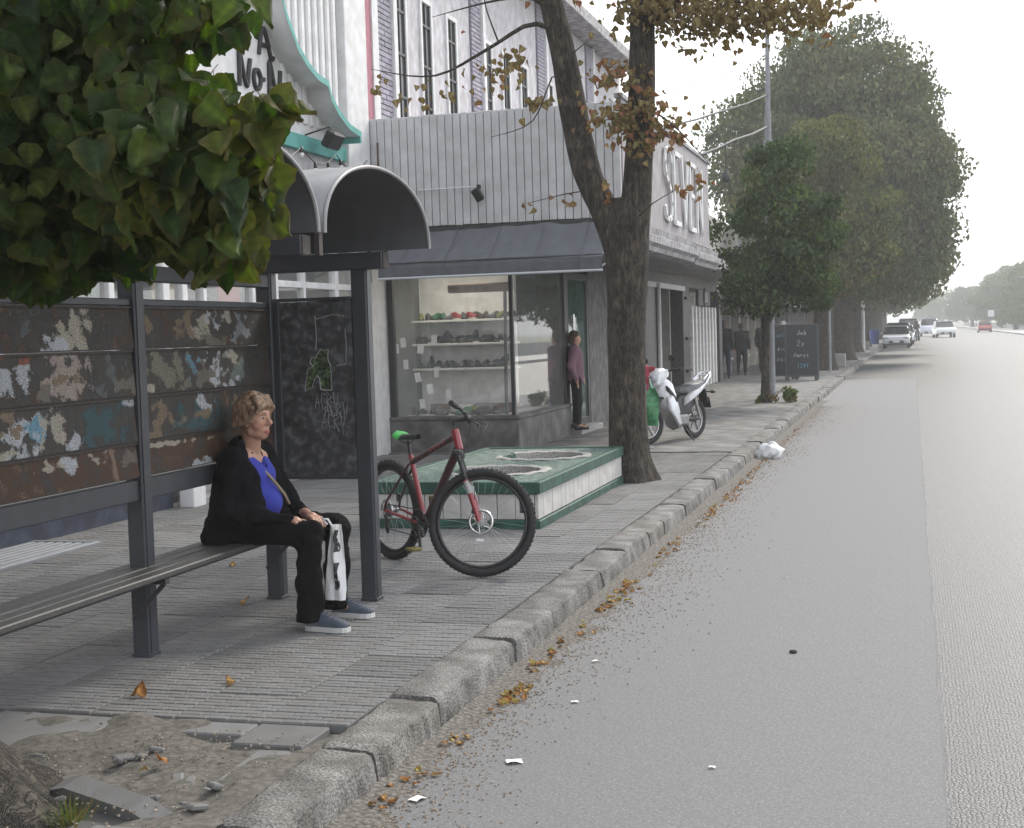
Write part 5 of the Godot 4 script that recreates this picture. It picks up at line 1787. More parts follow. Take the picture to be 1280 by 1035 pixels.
func build_street_trees() -> void:
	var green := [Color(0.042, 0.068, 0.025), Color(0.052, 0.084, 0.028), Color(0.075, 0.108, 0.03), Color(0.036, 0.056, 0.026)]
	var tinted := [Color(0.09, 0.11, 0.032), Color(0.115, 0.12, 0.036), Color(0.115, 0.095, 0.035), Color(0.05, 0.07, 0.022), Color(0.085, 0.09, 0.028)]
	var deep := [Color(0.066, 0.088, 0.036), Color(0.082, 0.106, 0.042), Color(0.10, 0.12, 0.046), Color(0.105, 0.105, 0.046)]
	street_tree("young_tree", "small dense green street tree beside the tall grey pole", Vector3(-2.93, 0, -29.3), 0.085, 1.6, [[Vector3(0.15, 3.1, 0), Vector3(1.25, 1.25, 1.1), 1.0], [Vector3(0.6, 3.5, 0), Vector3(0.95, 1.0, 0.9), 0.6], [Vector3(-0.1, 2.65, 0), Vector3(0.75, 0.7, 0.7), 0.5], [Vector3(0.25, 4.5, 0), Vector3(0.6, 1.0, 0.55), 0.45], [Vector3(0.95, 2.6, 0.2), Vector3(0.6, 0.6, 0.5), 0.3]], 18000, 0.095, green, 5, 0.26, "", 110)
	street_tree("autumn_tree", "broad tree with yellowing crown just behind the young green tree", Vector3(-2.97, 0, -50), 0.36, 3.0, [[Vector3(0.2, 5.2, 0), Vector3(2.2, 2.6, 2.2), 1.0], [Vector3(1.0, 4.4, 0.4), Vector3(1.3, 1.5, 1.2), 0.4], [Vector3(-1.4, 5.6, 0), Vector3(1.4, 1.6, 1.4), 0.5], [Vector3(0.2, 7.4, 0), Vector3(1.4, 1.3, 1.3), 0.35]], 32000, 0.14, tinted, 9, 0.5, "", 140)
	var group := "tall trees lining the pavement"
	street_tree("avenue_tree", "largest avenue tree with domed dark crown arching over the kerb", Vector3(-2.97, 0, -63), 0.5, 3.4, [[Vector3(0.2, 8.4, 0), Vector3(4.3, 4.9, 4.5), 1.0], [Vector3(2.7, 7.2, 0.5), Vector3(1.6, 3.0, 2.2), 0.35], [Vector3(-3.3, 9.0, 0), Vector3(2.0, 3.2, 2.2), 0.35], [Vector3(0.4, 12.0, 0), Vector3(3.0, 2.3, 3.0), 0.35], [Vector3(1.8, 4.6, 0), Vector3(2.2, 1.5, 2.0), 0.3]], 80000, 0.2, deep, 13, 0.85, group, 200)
	var zs := [-80.0, -97.0, -116.0, -138.0, -165.0]
	for k in 5:
		street_tree("avenue_tree", "avenue tree in the row behind the largest one, %s of the five farther trees" % ORD[k], Vector3(-3.2, 0, zs[k]), 0.45, 3.2, [[Vector3(0.2, 7.6, 0), Vector3(4.2, 4.6, 4.5), 1.0], [Vector3(2.7, 5.6, 0), Vector3(1.9, 2.6, 2.4), 0.4], [Vector3(-2.8, 7.0, 0), Vector3(2.0, 2.6, 2.2), 0.3]], 20000, 0.32, deep, 21 + k, 0.95, group, 130)
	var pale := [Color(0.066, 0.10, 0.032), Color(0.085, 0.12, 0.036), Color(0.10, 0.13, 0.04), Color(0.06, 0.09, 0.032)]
	var far := [[17.5, -222, 9.5], [15.5, -262, 9.5], [20.5, -250, 11.5], [17.5, -285, 11], [21.5, -275, 13], [14.2, -212, 4.2], [24.5, -295, 14], [20, -315, 13], [13, -330, 10], [16.5, -200, 5.5], [17, -345, 12.5], [9.5, -390, 10], [23, -340, 14], [4.5, -430, 8.5]]
	for k in far.size():
		var h: float = far[k][2]
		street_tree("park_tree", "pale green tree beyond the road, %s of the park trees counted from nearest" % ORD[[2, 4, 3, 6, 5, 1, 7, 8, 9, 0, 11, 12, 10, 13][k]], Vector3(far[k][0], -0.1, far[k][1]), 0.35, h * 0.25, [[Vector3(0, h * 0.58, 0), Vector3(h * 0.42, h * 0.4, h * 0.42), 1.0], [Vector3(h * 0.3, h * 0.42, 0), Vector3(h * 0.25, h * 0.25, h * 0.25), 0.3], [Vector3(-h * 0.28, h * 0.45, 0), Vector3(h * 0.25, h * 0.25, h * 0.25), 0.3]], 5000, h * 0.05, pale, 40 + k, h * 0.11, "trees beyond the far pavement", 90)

# ---------------------------------------------------------------- figures: rounded bones joined smoothly and meshed as surface nets
func nets(mb: MB, bones: Array, cell: float, k := 0.03, cut = null, paint = null, crease := 0.0, freq := 700.0) -> void:
	var lo := Vector3.ONE * 1e9
	var hi := -lo
	for b in bones:
		var r: float = maxf(b[2], b[3]) + cell * 3.0
		for e in 2:
			lo = lo.min(b[e] - Vector3.ONE * r)
			hi = hi.max(b[e] + Vector3.ONE * r)
	var nx := int((hi.x - lo.x) / cell) + 2
	var ny := int((hi.y - lo.y) / cell) + 2
	var nz := int((hi.z - lo.z) / cell) + 2
	var f := PackedFloat32Array()
	f.resize(nx * ny * nz)
	f.fill(1.0)
	for b in bones:
		var a: Vector3 = b[0]
		var d: Vector3 = b[1] - a
		var ll := maxf(d.length_squared(), 1e-9)
		var ra: float = b[2]
		var rb: float = b[3]
		var sq: Vector3 = b[4] if b.size() > 4 else Vector3.ONE
		var r := maxf(ra, rb) / minf(sq.x, minf(sq.y, sq.z)) + cell * 3.0 + k
		var p0 := ((a.min(b[1]) - Vector3.ONE * r - lo) / cell)
		var p1 := ((a.max(b[1]) + Vector3.ONE * r - lo) / cell)
		for iz in range(maxi(int(p0.z), 0), mini(int(p1.z) + 1, nz)):
			for iy in range(maxi(int(p0.y), 0), mini(int(p1.y) + 1, ny)):
				var row := (iz * ny + iy) * nx
				for ix in range(maxi(int(p0.x), 0), mini(int(p1.x) + 1, nx)):
					var p := lo + Vector3(ix, iy, iz) * cell
					var t := clampf((p - a).dot(d) / ll, 0.0, 1.0)
					var q := ((p - a - d * t) * sq).length() - lerpf(ra, rb, t)
					var o := f[row + ix]
					var h := maxf(k - absf(o - q), 0.0)
					f[row + ix] = minf(o, q) - h * h / (4.0 * k)
	if crease > 0.0:
		for iz in nz:
			for iy in ny:
				var row := (iz * ny + iy) * nx
				for ix in nx:
					if absf(f[row + ix]) < cell * 3.0:
						f[row + ix] += crease * (1.0 - 2.4 * absf(N1.get_noise_3d((lo.x + ix * cell) * freq, (lo.y + iy * cell) * freq * 0.7, (lo.z + iz * cell) * freq)))
	if cut != null:
		for iz in nz:
			for iy in ny:
				var row := (iz * ny + iy) * nx
				for ix in nx:
					if f[row + ix] < cell * 3.0:
						f[row + ix] = maxf(f[row + ix], cut.call(lo + Vector3(ix, iy, iz) * cell))
	var id := {}
	var sx := 1
	var sy := nx
	var sz := nx * ny
	var lim := cell * 2.2
	var first := mb.v.size()
	for iz in range(1, nz - 2):
		for iy in range(1, ny - 2):
			for ix in range(1, nx - 2):
				var o := (iz * ny + iy) * nx + ix
				if absf(f[o]) > lim:
					continue
				var v0 := f[o]
				var v1 := f[o + 1]
				var v2 := f[o + sy]
				var v3 := f[o + sy + 1]
				var v4 := f[o + sz]
				var v5 := f[o + sz + 1]
				var v6 := f[o + sz + sy]
				var v7 := f[o + sz + sy + 1]
				var s := int(v0 < 0) + int(v1 < 0) + int(v2 < 0) + int(v3 < 0) + int(v4 < 0) + int(v5 < 0) + int(v6 < 0) + int(v7 < 0)
				if s == 0 or s == 8:
					continue
				var sum := Vector3.ZERO
				var c := 0.0
				for e in [[v0, v1, 0, 0, 0, 0], [v2, v3, 0, 1, 0, 0], [v4, v5, 0, 0, 1, 0], [v6, v7, 0, 1, 1, 0], [v0, v2, 0, 0, 0, 1], [v1, v3, 1, 0, 0, 1], [v4, v6, 0, 0, 1, 1], [v5, v7, 1, 0, 1, 1], [v0, v4, 0, 0, 0, 2], [v1, v5, 1, 0, 0, 2], [v2, v6, 0, 1, 0, 2], [v3, v7, 1, 1, 0, 2]]:
					if (e[0] < 0) != (e[1] < 0):
						var w := Vector3(e[2], e[3], e[4])
						w[e[5]] += e[0] / (e[0] - e[1])
						sum += w
						c += 1.0
				var p := lo + (Vector3(ix, iy, iz) + sum / c) * cell
				var g := Vector3(v1 + v3 + v5 + v7 - v0 - v2 - v4 - v6, v2 + v3 + v6 + v7 - v0 - v1 - v4 - v5, v4 + v5 + v6 + v7 - v0 - v1 - v2 - v3)
				if paint != null:
					mb.tint(paint.call(p))
				id[o] = mb.p(p, g.normalized())
	for o in id:
		for e in [[sx, sy, sz], [sy, sz, sx], [sz, sx, sy]]:
			if (f[o] < 0) != (f[o + e[0]] < 0):
				var a = id.get(o)
				var b = id.get(o - e[1])
				var c = id.get(o - e[1] - e[2])
				var d = id.get(o - e[2])
				if a != null and b != null and c != null and d != null:
					mb.t(a, b, c)
					mb.t(a, c, d)

func hand(mb: MB, wrist: Vector3, dir: Vector3, palm_n: Vector3, thumb_side: float, curl: float, paint) -> void:
	# palm, four unequal fingers bent at two knuckles, thumb from the side of the palm
	var s := dir.cross(palm_n).normalized() * thumb_side
	var bones := [[wrist, wrist + dir * 0.03, 0.024, 0.026]]
	for k in 4:
		bones.append([wrist + dir * 0.02 + s * (0.012 - k * 0.010), wrist + dir * 0.078 + s * (0.026 - k * 0.0175), 0.017, 0.0125])
	var lens := [0.030, 0.034, 0.031, 0.024]
	for k in 4:
		var a := wrist + dir * 0.080 + s * (0.027 - k * 0.018)
		var d1 := (dir * cos(curl) + palm_n * sin(curl)).normalized()
		var d2 := (dir * cos(curl * 2.1) + palm_n * sin(curl * 2.1)).normalized()
		var b: Vector3 = a + d1 * lens[k]
		bones.append([a, b, 0.0092, 0.0085])
		bones.append([b, b + d2 * lens[k] * 0.95, 0.0085, 0.0068])
	var t0 := wrist + dir * 0.022 + s * 0.022
	var t1 := t0 + (s * 0.75 + dir * 0.8 + palm_n * 0.35).normalized() * 0.036
	bones.append([t0, t1, 0.0125, 0.0105])
	bones.append([t1, t1 + (s * 0.1 + dir + palm_n * 0.4).normalized() * 0.03, 0.0105, 0.008])
	nets(mb, bones, 0.004, 0.006, null, paint)

func build_woman() -> void:
	var B := Vector3(-3.62, 0, -7.1)
	var w := thing("person", "seated person with short blond hair in black cardigan and blue top on the bench", "person", B)
	var mid := -7.12
	var skin := Color(0.42, 0.235, 0.165)
	var hc := Vector3(-3.522, 1.152, -7.09)   # middle of the head
	var fw := Vector3(0.985, -0.06, 0.16).normalized()
	var sd := Vector3.UP.cross(fw).normalized() * -1.0   # her right, toward the camera
	var up := sd.cross(fw).normalized()
	if up.y < 0:
		up = -up
	var H := func(x: float, y: float, z: float) -> Vector3: return hc + fw * x + up * y + sd * z
	var paint := func(p: Vector3) -> Color:
		var q := p - hc
		var x := q.dot(fw)
		var y := q.dot(up)
		var z := q.dot(sd)
		var n := N1.get_noise_3d(p.x * 900, p.y * 900, p.z * 900)
		var c := skin * (1.0 + 0.14 * n)
		if x > 0.05 and absf(y + 0.068) < 0.009 and absf(z) < 0.026:
			c = Color(0.33, 0.11, 0.09)
		elif x > 0.03 and absf(z) > 0.025 and y < -0.01 and y > -0.06:
			c = Color(0.44, 0.22, 0.155) * (1.0 + 0.12 * n)
		elif x > 0.055 and y > 0.022 and y < 0.03 and absf(z) > 0.014 and absf(z) < 0.045:
			c = Color(0.2, 0.12, 0.07)
		return c
	# core body
	var hipR := Vector3(-3.70, 0.56, -7.03)
	var hipL := Vector3(-3.70, 0.56, -7.22)
	var knR := Vector3(-3.17, 0.525, -6.97)
	var knL := Vector3(-3.12, 0.525, -7.24)
	var anR := Vector3(-3.155, 0.085, -6.91)
	var anL := Vector3(-3.16, 0.085, -7.28)
	var shR := Vector3(-3.60, 0.925, -6.945)
	var shL := Vector3(-3.575, 0.925, -7.295)
	var elR := Vector3(-3.60, 0.655, -6.885)
	var elL := Vector3(-3.47, 0.66, -7.36)
	var wrR := Vector3(-3.275, 0.60, -6.965)
	var wrL := Vector3(-3.25, 0.60, -7.16)
	var neck := Vector3(-3.575, 0.985, mid)
	var body := MB.new()
	nets(body, [
		[hipR, hipL, 0.095, 0.095], [Vector3(-3.69, 0.62, mid), Vector3(-3.63, 0.82, mid), 0.12, 0.125], [Vector3(-3.63, 0.82, -7.05), Vector3(-3.6, 0.9, -7.05), 0.09, 0.08], [Vector3(-3.63, 0.82, -7.19), Vector3(-3.6, 0.9, -7.19), 0.09, 0.08],
		[shR, shL, 0.05, 0.05], [neck, H.call(-0.02, -0.07, 0), 0.05, 0.046], [shR, elR, 0.045, 0.038], [elR, wrR, 0.036, 0.024], [shL, elL, 0.045, 0.038], [elL, wrL, 0.036, 0.024],
		[hipR, knR, 0.085, 0.055], [knR, anR, 0.052, 0.030], [hipL, knL, 0.085, 0.055], [knL, anL, 0.052, 0.030],
		[anR, anR + Vector3(0.12, -0.045, -0.01), 0.024, 0.018], [anL, anL + Vector3(0.12, -0.045, -0.01), 0.024, 0.018],
		[H.call(0, 0.02, 0), H.call(-0.01, 0.04, 0), 0.07, 0.075]], 0.014, 0.03, null, paint)
	# head on a finer grid
	nets(body, [
		[H.call(-0.015, 0.04, 0), H.call(-0.02, 0.045, 0), 0.088, 0.086], [H.call(0.012, 0.0, 0), H.call(0.02, -0.045, 0), 0.071, 0.058],
		[H.call(0.048, -0.085, 0), H.call(0.03, -0.075, 0), 0.030, 0.036], [H.call(0.0, -0.07, 0.04), H.call(0.045, -0.085, 0.012), 0.026, 0.024], [H.call(0.0, -0.07, -0.04), H.call(0.045, -0.085, -0.012), 0.026, 0.024],
		[H.call(0.074, 0.026, 0.0), H.call(0.096, -0.018, 0.0), 0.008, 0.0115], [H.call(0.096, -0.018, 0), H.call(0.082, -0.026, 0.012), 0.010, 0.007], [H.call(0.096, -0.018, 0), H.call(0.082, -0.026, -0.012), 0.010, 0.007],
		[H.call(0.07, 0.036, 0.012), H.call(0.055, 0.036, 0.05), 0.010, 0.010], [H.call(0.07, 0.036, -0.012), H.call(0.055, 0.036, -0.05), 0.010, 0.010],
		[H.call(0.048, -0.022, 0.036), H.call(0.04, -0.035, 0.043), 0.026, 0.024], [H.call(0.048, -0.022, -0.036), H.call(0.04, -0.035, -0.043), 0.026, 0.024],
		[H.call(0.079, -0.062, 0.0), H.call(0.068, -0.062, 0.02), 0.008, 0.006], [H.call(0.079, -0.062, 0.0), H.call(0.068, -0.062, -0.02), 0.008, 0.006], [H.call(0.077, -0.074, 0.0), H.call(0.066, -0.073, 0.017), 0.008, 0.006], [H.call(0.077, -0.074, 0.0), H.call(0.066, -0.073, -0.017), 0.008, 0.006],
		[H.call(-0.02, -0.06, 0), neck + Vector3(0.0, 0.0, 0), 0.052, 0.056], [H.call(0.0, -0.01, 0.074), H.call(-0.008, -0.035, 0.074), 0.014, 0.010], [H.call(0.0, -0.01, -0.074), H.call(-0.008, -0.035, -0.074), 0.014, 0.010]], 0.0045, 0.014, null, paint)
	hand(body, wrR, Vector3(0.93, -0.22, -0.28).normalized(), Vector3(0.2, -0.95, -0.1).normalized(), -1.0, 0.55, paint)
	hand(body, wrL, Vector3(0.8, -0.15, 0.58).normalized(), Vector3(0.1, -0.97, 0.1).normalized(), 1.0, 0.5, paint)
	mk("skin", Color(1, 1, 1), 0.5, {vc = true, sss = 0.1})
	add(w, "body", body, mats.skin, -B)
	for s in [1, -1]:
		var e := MB.new()
		e.ell(H.call(0.066, 0.010, s * 0.031), Vector3(0.011, 0.0065, 0.0125), 10, 8, Basis(fw, up, sd))
		var eo := add(w, "eye", e, mk("eye_white", Color(0.45, 0.38, 0.34), 0.3), -B)
		var ir := MB.new()
		ir.ell(H.call(0.0755, 0.009, s * 0.032), Vector3(0.0042, 0.006, 0.006), 8, 6, Basis(fw, up, sd))
		add(eo, "iris", ir, mk("iris", Color(0.03, 0.025, 0.02), 0.2))
		var br := MB.new()
		br.tube([H.call(0.079, 0.032, s * 0.014), H.call(0.075, 0.037, s * 0.03), H.call(0.062, 0.033, s * 0.048)], 0.0035, 5)
		add(w, "eyebrow", br, mk("eyebrow", Color(0.22, 0.14, 0.08), 0.9), -B)
	# hair: short waves swept back from the brow, over the ears to the nape
	var hb := []
	var g := RandomNumberGenerator.new()
	g.seed = 4
	hb.append([H.call(-0.02, 0.045, 0), H.call(-0.035, 0.02, 0), 0.090, 0.082])
	for k in 420:
		var la := g.randf_range(-0.5, 1.57)
		var lo := g.randf_range(0.55, TAU - 0.55)
		var d := Vector3(cos(la) * cos(lo), sin(la), cos(la) * sin(lo))
		if d.x > 0.35 and d.y < 0.5:
			continue
		var rr0 := 0.088 + g.randf_range(-0.003, 0.007)
		var p: Vector3 = H.call(-0.018 + d.x * rr0 * 1.02, 0.036 + d.y * rr0 * 1.08, d.z * rr0 * 0.95)
		var q: Vector3 = p + (up * g.randf_range(-0.03, 0.0) - fw * g.randf_range(0.0, 0.02) + sd * g.randf_range(-0.012, 0.012))
		hb.append([p, q, g.randf_range(0.009, 0.013), 0.008])
	for k in 9:
		var z := -0.06 + k * 0.015
		hb.append([H.call(0.035, 0.115, z), H.call(0.078, 0.085 - absf(z) * 0.35, z * 1.05 + 0.012), 0.018, 0.011])
		hb.append([H.call(0.078, 0.085 - absf(z) * 0.35, z * 1.05 + 0.012), H.call(0.07, 0.062 - absf(z) * 0.4, z * 1.15 + 0.02), 0.012, 0.008])
	for s in [1.0, -1.0]:
		for k in 8:
			hb.append([H.call(0.035 - k * 0.016, 0.06, s * 0.078), H.call(0.03 - k * 0.017, -0.012 - k * 0.004, s * 0.084), 0.018, 0.011])
	var hair := MB.new()
	nets(hair, hb, 0.0045, 0.012, null, func(p: Vector3) -> Color:
		var n := N1.get_noise_3d(p.x * 5200, p.y * 1500, p.z * 5200)
		return Color(0.31, 0.20, 0.125).lerp(Color(0.10, 0.058, 0.036), clampf(0.42 + n * 1.6, 0, 1)))
	add(w, "hair", hair, mk("hair", Color(1, 1, 1), 0.55, {vc = true, bump = "fine", bs = 0.4, ts = 6.0}), -B)
	# blue top
	var top := MB.new()
	nets(top, [[Vector3(-3.66, 0.60, mid), Vector3(-3.62, 0.80, mid), 0.15, 0.15], [Vector3(-3.56, 0.78, -7.06), Vector3(-3.54, 0.83, -7.06), 0.085, 0.075], [Vector3(-3.56, 0.78, -7.18), Vector3(-3.54, 0.83, -7.18), 0.085, 0.075], [Vector3(-3.53, 0.64, mid), Vector3(-3.50, 0.68, mid), 0.11, 0.10], [Vector3(-3.60, 0.9, -7.03), Vector3(-3.60, 0.9, -7.21), 0.075, 0.075]], 0.008, 0.05, func(p: Vector3) -> float:
		return maxf(minf(p.x + 3.55, p.y - (0.865 + absf(p.z - mid) * 1.3)), -1.0))
	add(w, "blue_top", top, mk("blue_cloth", Color(0.028, 0.04, 0.36), 0.8, {tex = "fine_soft", ts = 6.0, rim = 0.2}), -B)
	# cardigan, open in front
	var card := MB.new()
	nets(card, [
		[Vector3(-3.68, 0.56, -7.05), Vector3(-3.64, 0.84, -7.05), 0.132, 0.12], [Vector3(-3.68, 0.56, -7.19), Vector3(-3.64, 0.84, -7.19), 0.132, 0.12], [Vector3(-3.73, 0.66, mid), Vector3(-3.67, 0.86, mid), 0.112, 0.112], [Vector3(-3.55, 0.62, -6.99), Vector3(-3.56, 0.82, -7.0), 0.115, 0.10], [Vector3(-3.55, 0.62, -7.25), Vector3(-3.56, 0.82, -7.24), 0.115, 0.10],
		[Vector3(-3.62, 0.93, -6.98), Vector3(-3.60, 0.93, -7.26), 0.085, 0.085], [Vector3(-3.63, 0.985, -7.06), Vector3(-3.63, 0.985, -7.18), 0.066, 0.066], [Vector3(-3.63, 1.02, mid), Vector3(-3.60, 1.0, -7.06), 0.05, 0.05],
		[shR, elR + Vector3(-0.02, 0, 0), 0.07, 0.06], [elR + Vector3(-0.02, 0, 0), (elR + wrR) * 0.5, 0.06, 0.052], [(elR + wrR) * 0.5, wrR + Vector3(-0.01, 0.0, 0), 0.055, 0.038], [shL, elL, 0.078, 0.066], [elL, wrL + Vector3(-0.01, 0, 0), 0.062, 0.038],
		[Vector3(-3.74, 0.50, -7.0), Vector3(-3.74, 0.50, -7.24), 0.10, 0.10]], 0.012, 0.035, func(p: Vector3) -> float:
		var z := absf(p.z - mid)
		var open := minf(p.x + 3.585, (0.035 + (0.95 - p.y) * 0.12 + (0.05 if p.y > 0.97 else 0.0)) - z)
		return maxf(open, minf(p.x + 3.61, minf(p.y - 0.985, 0.055 - z))), null, 0.016, 480.0)
	add(w, "cardigan", card, mk("black_knit", Color(0.0075, 0.0078, 0.0095), 0.95, {tex = "fine_soft", ts = 5.0, spec = 0.2}), -B)
	var tr := MB.new()
	nets(tr, [
		[hipR + Vector3(-0.02, -0.005, 0), hipL + Vector3(-0.02, -0.005, 0), 0.105, 0.105], [hipR, knR, 0.105, 0.078], [hipL, knL, 0.105, 0.078],
		[knR, Vector3(-3.165, 0.28, -6.94), 0.077, 0.072], [Vector3(-3.165, 0.28, -6.94), anR + Vector3(-0.005, -0.02, 0), 0.074, 0.076], [knL, Vector3(-3.145, 0.28, -7.26), 0.077, 0.072], [Vector3(-3.145, 0.28, -7.26), anL + Vector3(-0.005, -0.02, 0), 0.074, 0.074]], 0.012, 0.03, func(p: Vector3) -> float: return 0.055 - p.y, null, 0.013, 520.0)
	add(w, "trousers", tr, mk("black_trousers", Color(0.007, 0.0068, 0.007), 0.92, {tex = "fine_soft", ts = 4.0, spec = 0.2}), -B)
	# trainers
	for q in [[Vector3(-3.06, 0, -6.925), -0.14], [Vector3(-3.07, 0, -7.305), -0.14]]:
		var up_m := MB.new()
		var xs := [-0.125, -0.118, -0.08, -0.035, 0.02, 0.07, 0.11, 0.128]
		var hs := [0.03, 0.07, 0.075, 0.082, 0.06, 0.045, 0.032, 0.014]
		var ws := [0.018, 0.034, 0.038, 0.038, 0.043, 0.046, 0.038, 0.018]
		up_m.tint(Color(0.06, 0.075, 0.105))
		up_m.surf(7, 14, func(s, t):
			var k := int(round(s * 7))
			var a = PI * t
			return Vector3(xs[k], 0.028 + hs[k] * pow(sin(a), 0.75), -cos(a) * ws[k]), 1.0)
		for k in up_m.c.size():
			var p := up_m.v[k]
			if p.x < -0.04 and p.y < 0.085:
				up_m.c[k] = Color(0.17, 0.19, 0.22)
			elif p.x > 0.06:
				up_m.c[k] = Color(0.045, 0.055, 0.08)
		var sh := add(w, "shoe", up_m, mk("trainer", Color(1, 1, 1), 0.75, {vc = true, world = false, bump = "fine", bs = 0.2, ts = 5.0}), q[0] - B, Basis(Vector3.UP, q[1] + 0.03))
		var pl := []
		for k in 8:
			pl.append(Vector2(xs[k], ws[k] + 0.006))
		for k in range(7, -1, -1):
			pl.append(Vector2(xs[k], -ws[k] - 0.006))
		var so := MB.new()
		so.at(Vector3(0, 0.032, 0), Basis(Vector3.RIGHT, PI / 2)).ext(pl, 0.0, 0.027)
		add(sh, "sole", so, mk("sole", Color(0.5, 0.5, 0.49), 0.7))
		var la := MB.new()
		for k in 5:
			var x := -0.03 + k * 0.02
			la.tube([Vector3(x, 0.095 - k * 0.006, -0.026), Vector3(x + 0.01, 0.113 - k * 0.0095, 0), Vector3(x, 0.095 - k * 0.006, 0.026)], 0.0045, 5)
		add(sh, "lace", la, mk("lace", Color(0.03, 0.03, 0.05), 0.8))
	# strap across the chest
	var st := MB.new()
	st.tube([Vector3(-3.565, 0.96, -7.055), Vector3(-3.49, 0.88, -7.07), Vector3(-3.43, 0.80, -7.1), Vector3(-3.392, 0.72, -7.15), Vector3(-3.40, 0.66, -7.22)], 0.009, 6)
	add(w, "bag_strap", st, mk("tan_strap", Color(0.28, 0.21, 0.15), 0.8), -B)
	# printed carrier bag hanging from her hands between the knees
	var bag := thing("carrier_bag", "white plastic carrier bag with black print hanging between the seated person's knees", "bag", Vector3(-3.085, 0.14, -7.1))
	var bm := MB.new()
	for s in [-1.0, 1.0]:
		bm.surf(12, 14, func(u, v):
			var hw := lerpf(0.062, 0.034, pow(v, 1.4))
			var x = (u - 0.5) * 2.0 * hw + 0.02 * v
			return Vector3(x, v * 0.42, s * 0.028 * sin(PI * u) * (1.0 - v * 0.7) + 0.010 * sin(u * 9.0 + v * 5.0) + 0.02 * N1.get_noise_2d(u * 200, v * 200)), s)
	add(bag, "bag_body", bm, mk("white_plastic", Color(0.72, 0.73, 0.74), 0.35, {back = Color(0.3, 0.3, 0.3)}))
	for q in [[0.02, 0.06, 0.035, 0.15], [0.022, 0.27, 0.028, 0.12]]:
		var pm := MB.new()
		pm.surf(4, 6, func(u, v):
			var x: float = q[0] + (u - 0.5) * q[2] * (1.0 - 0.3 * v) + 0.006 * sin(v * 7.0)
			var y: float = q[1] + v * q[3]
			var vv := y / 0.42
			var hw := lerpf(0.062, 0.034, pow(vv, 1.4))
			var uu := clampf((x - 0.02 * vv) / (2 * hw) + 0.5, 0, 1)
			return Vector3(x, y, 0.028 * sin(PI * uu) * (1.0 - vv * 0.7) + 0.010 * sin(uu * 9.0 + vv * 5.0) + 0.02 * N1.get_noise_2d(uu * 200, vv * 200) + 0.002), 1.0)
		add(bag, "printed_patch", pm, mats.black_plastic)
	var hn := MB.new()
	hn.tube([Vector3(0.0, 0.41, 0.01), Vector3(-0.02, 0.45, 0.02), Vector3(-0.05, 0.455, 0.03), Vector3(-0.03, 0.42, 0.01)], 0.007, 6)
	add(bag, "handle", hn, mats.white_plastic)

# ---------------------------------------------------------------- bicycle
func wheel_parts(parent: Node3D, at: Vector3, turn: Basis, r: float, spokes: int, disc: float, knobs := true) -> Node3D:
	# wheel in the local x-y plane
	var ring := func(rad: float, tube_r: float, seg: int, sides: int) -> MB:
		var m := MB.new()
		var ps := []
		for k in seg:
			var a := TAU * k / seg
			ps.append(Vector3(cos(a) * rad, sin(a) * rad, 0))
		m.tube(ps, tube_r, sides, false, true)
		return m
	var ty: MB = ring.call(r - 0.027, 0.027, 48, 10)
	if knobs:
		for k in 72:
			var a := TAU * k / 72
			for s in [-0.014, 0.014]:
				ty.box(Vector3(cos(a) * (r - 0.003), sin(a) * (r - 0.003), s * (1.0 if k % 2 else 0.4)), Vector3(0.008, 0.012, 0.011), 0.0, Basis(Vector3.BACK, a))
	var wh := add(parent, "wheel", ty, mats.rubber, at, turn)
	var rm: MB = ring.call(r - 0.064, 0.012, 40, 6)
	add(wh, "rim", rm, mk("rim_black", Color(0.018, 0.018, 0.02), 0.35))
	var hub := MB.new()
	hub.tube([Vector3(0, 0, -0.05), Vector3(0, 0, 0.05)], 0.02, 10)
	hub.tube([Vector3(0, 0, -0.07), Vector3(0, 0, 0.07)], 0.007, 8)
	for s in [-0.03, 0.03]:
		hub.tube([Vector3(0, 0, s - 0.003), Vector3(0, 0, s + 0.003)], 0.03, 12)
	add(wh, "hub", hub, mats.alloy)
	var sp := MB.new()
	for k in spokes:
		var a := TAU * k / spokes
		var b := a + (0.55 if k % 4 < 2 else -0.55)
		var z := 0.03 if k % 2 else -0.03
		sp.tube([Vector3(cos(b) * 0.03, sin(b) * 0.03, z), Vector3(cos(a) * (r - 0.07), sin(a) * (r - 0.07), 0)], 0.0012, 4, false)
	add(wh, "spokes", sp, mats.alloy)
	if disc > 0.0:
		var d := MB.new()
		var ps := []
		for k in 36:
			var a := TAU * k / 36
			ps.append(Vector3(cos(a) * disc * 0.88, sin(a) * disc * 0.88, 0.04))
		d.tube(ps, 0.009, 4, false, true)
		for k in 6:
			var a := TAU * k / 6
			d.tube([Vector3(cos(a) * 0.025, sin(a) * 0.025, 0.04), Vector3(cos(a + 0.5) * disc * 0.85, sin(a + 0.5) * disc * 0.85, 0.04)], 0.004, 4)
		add(wh, "brake_disc", d, mats.chrome)
	return wh

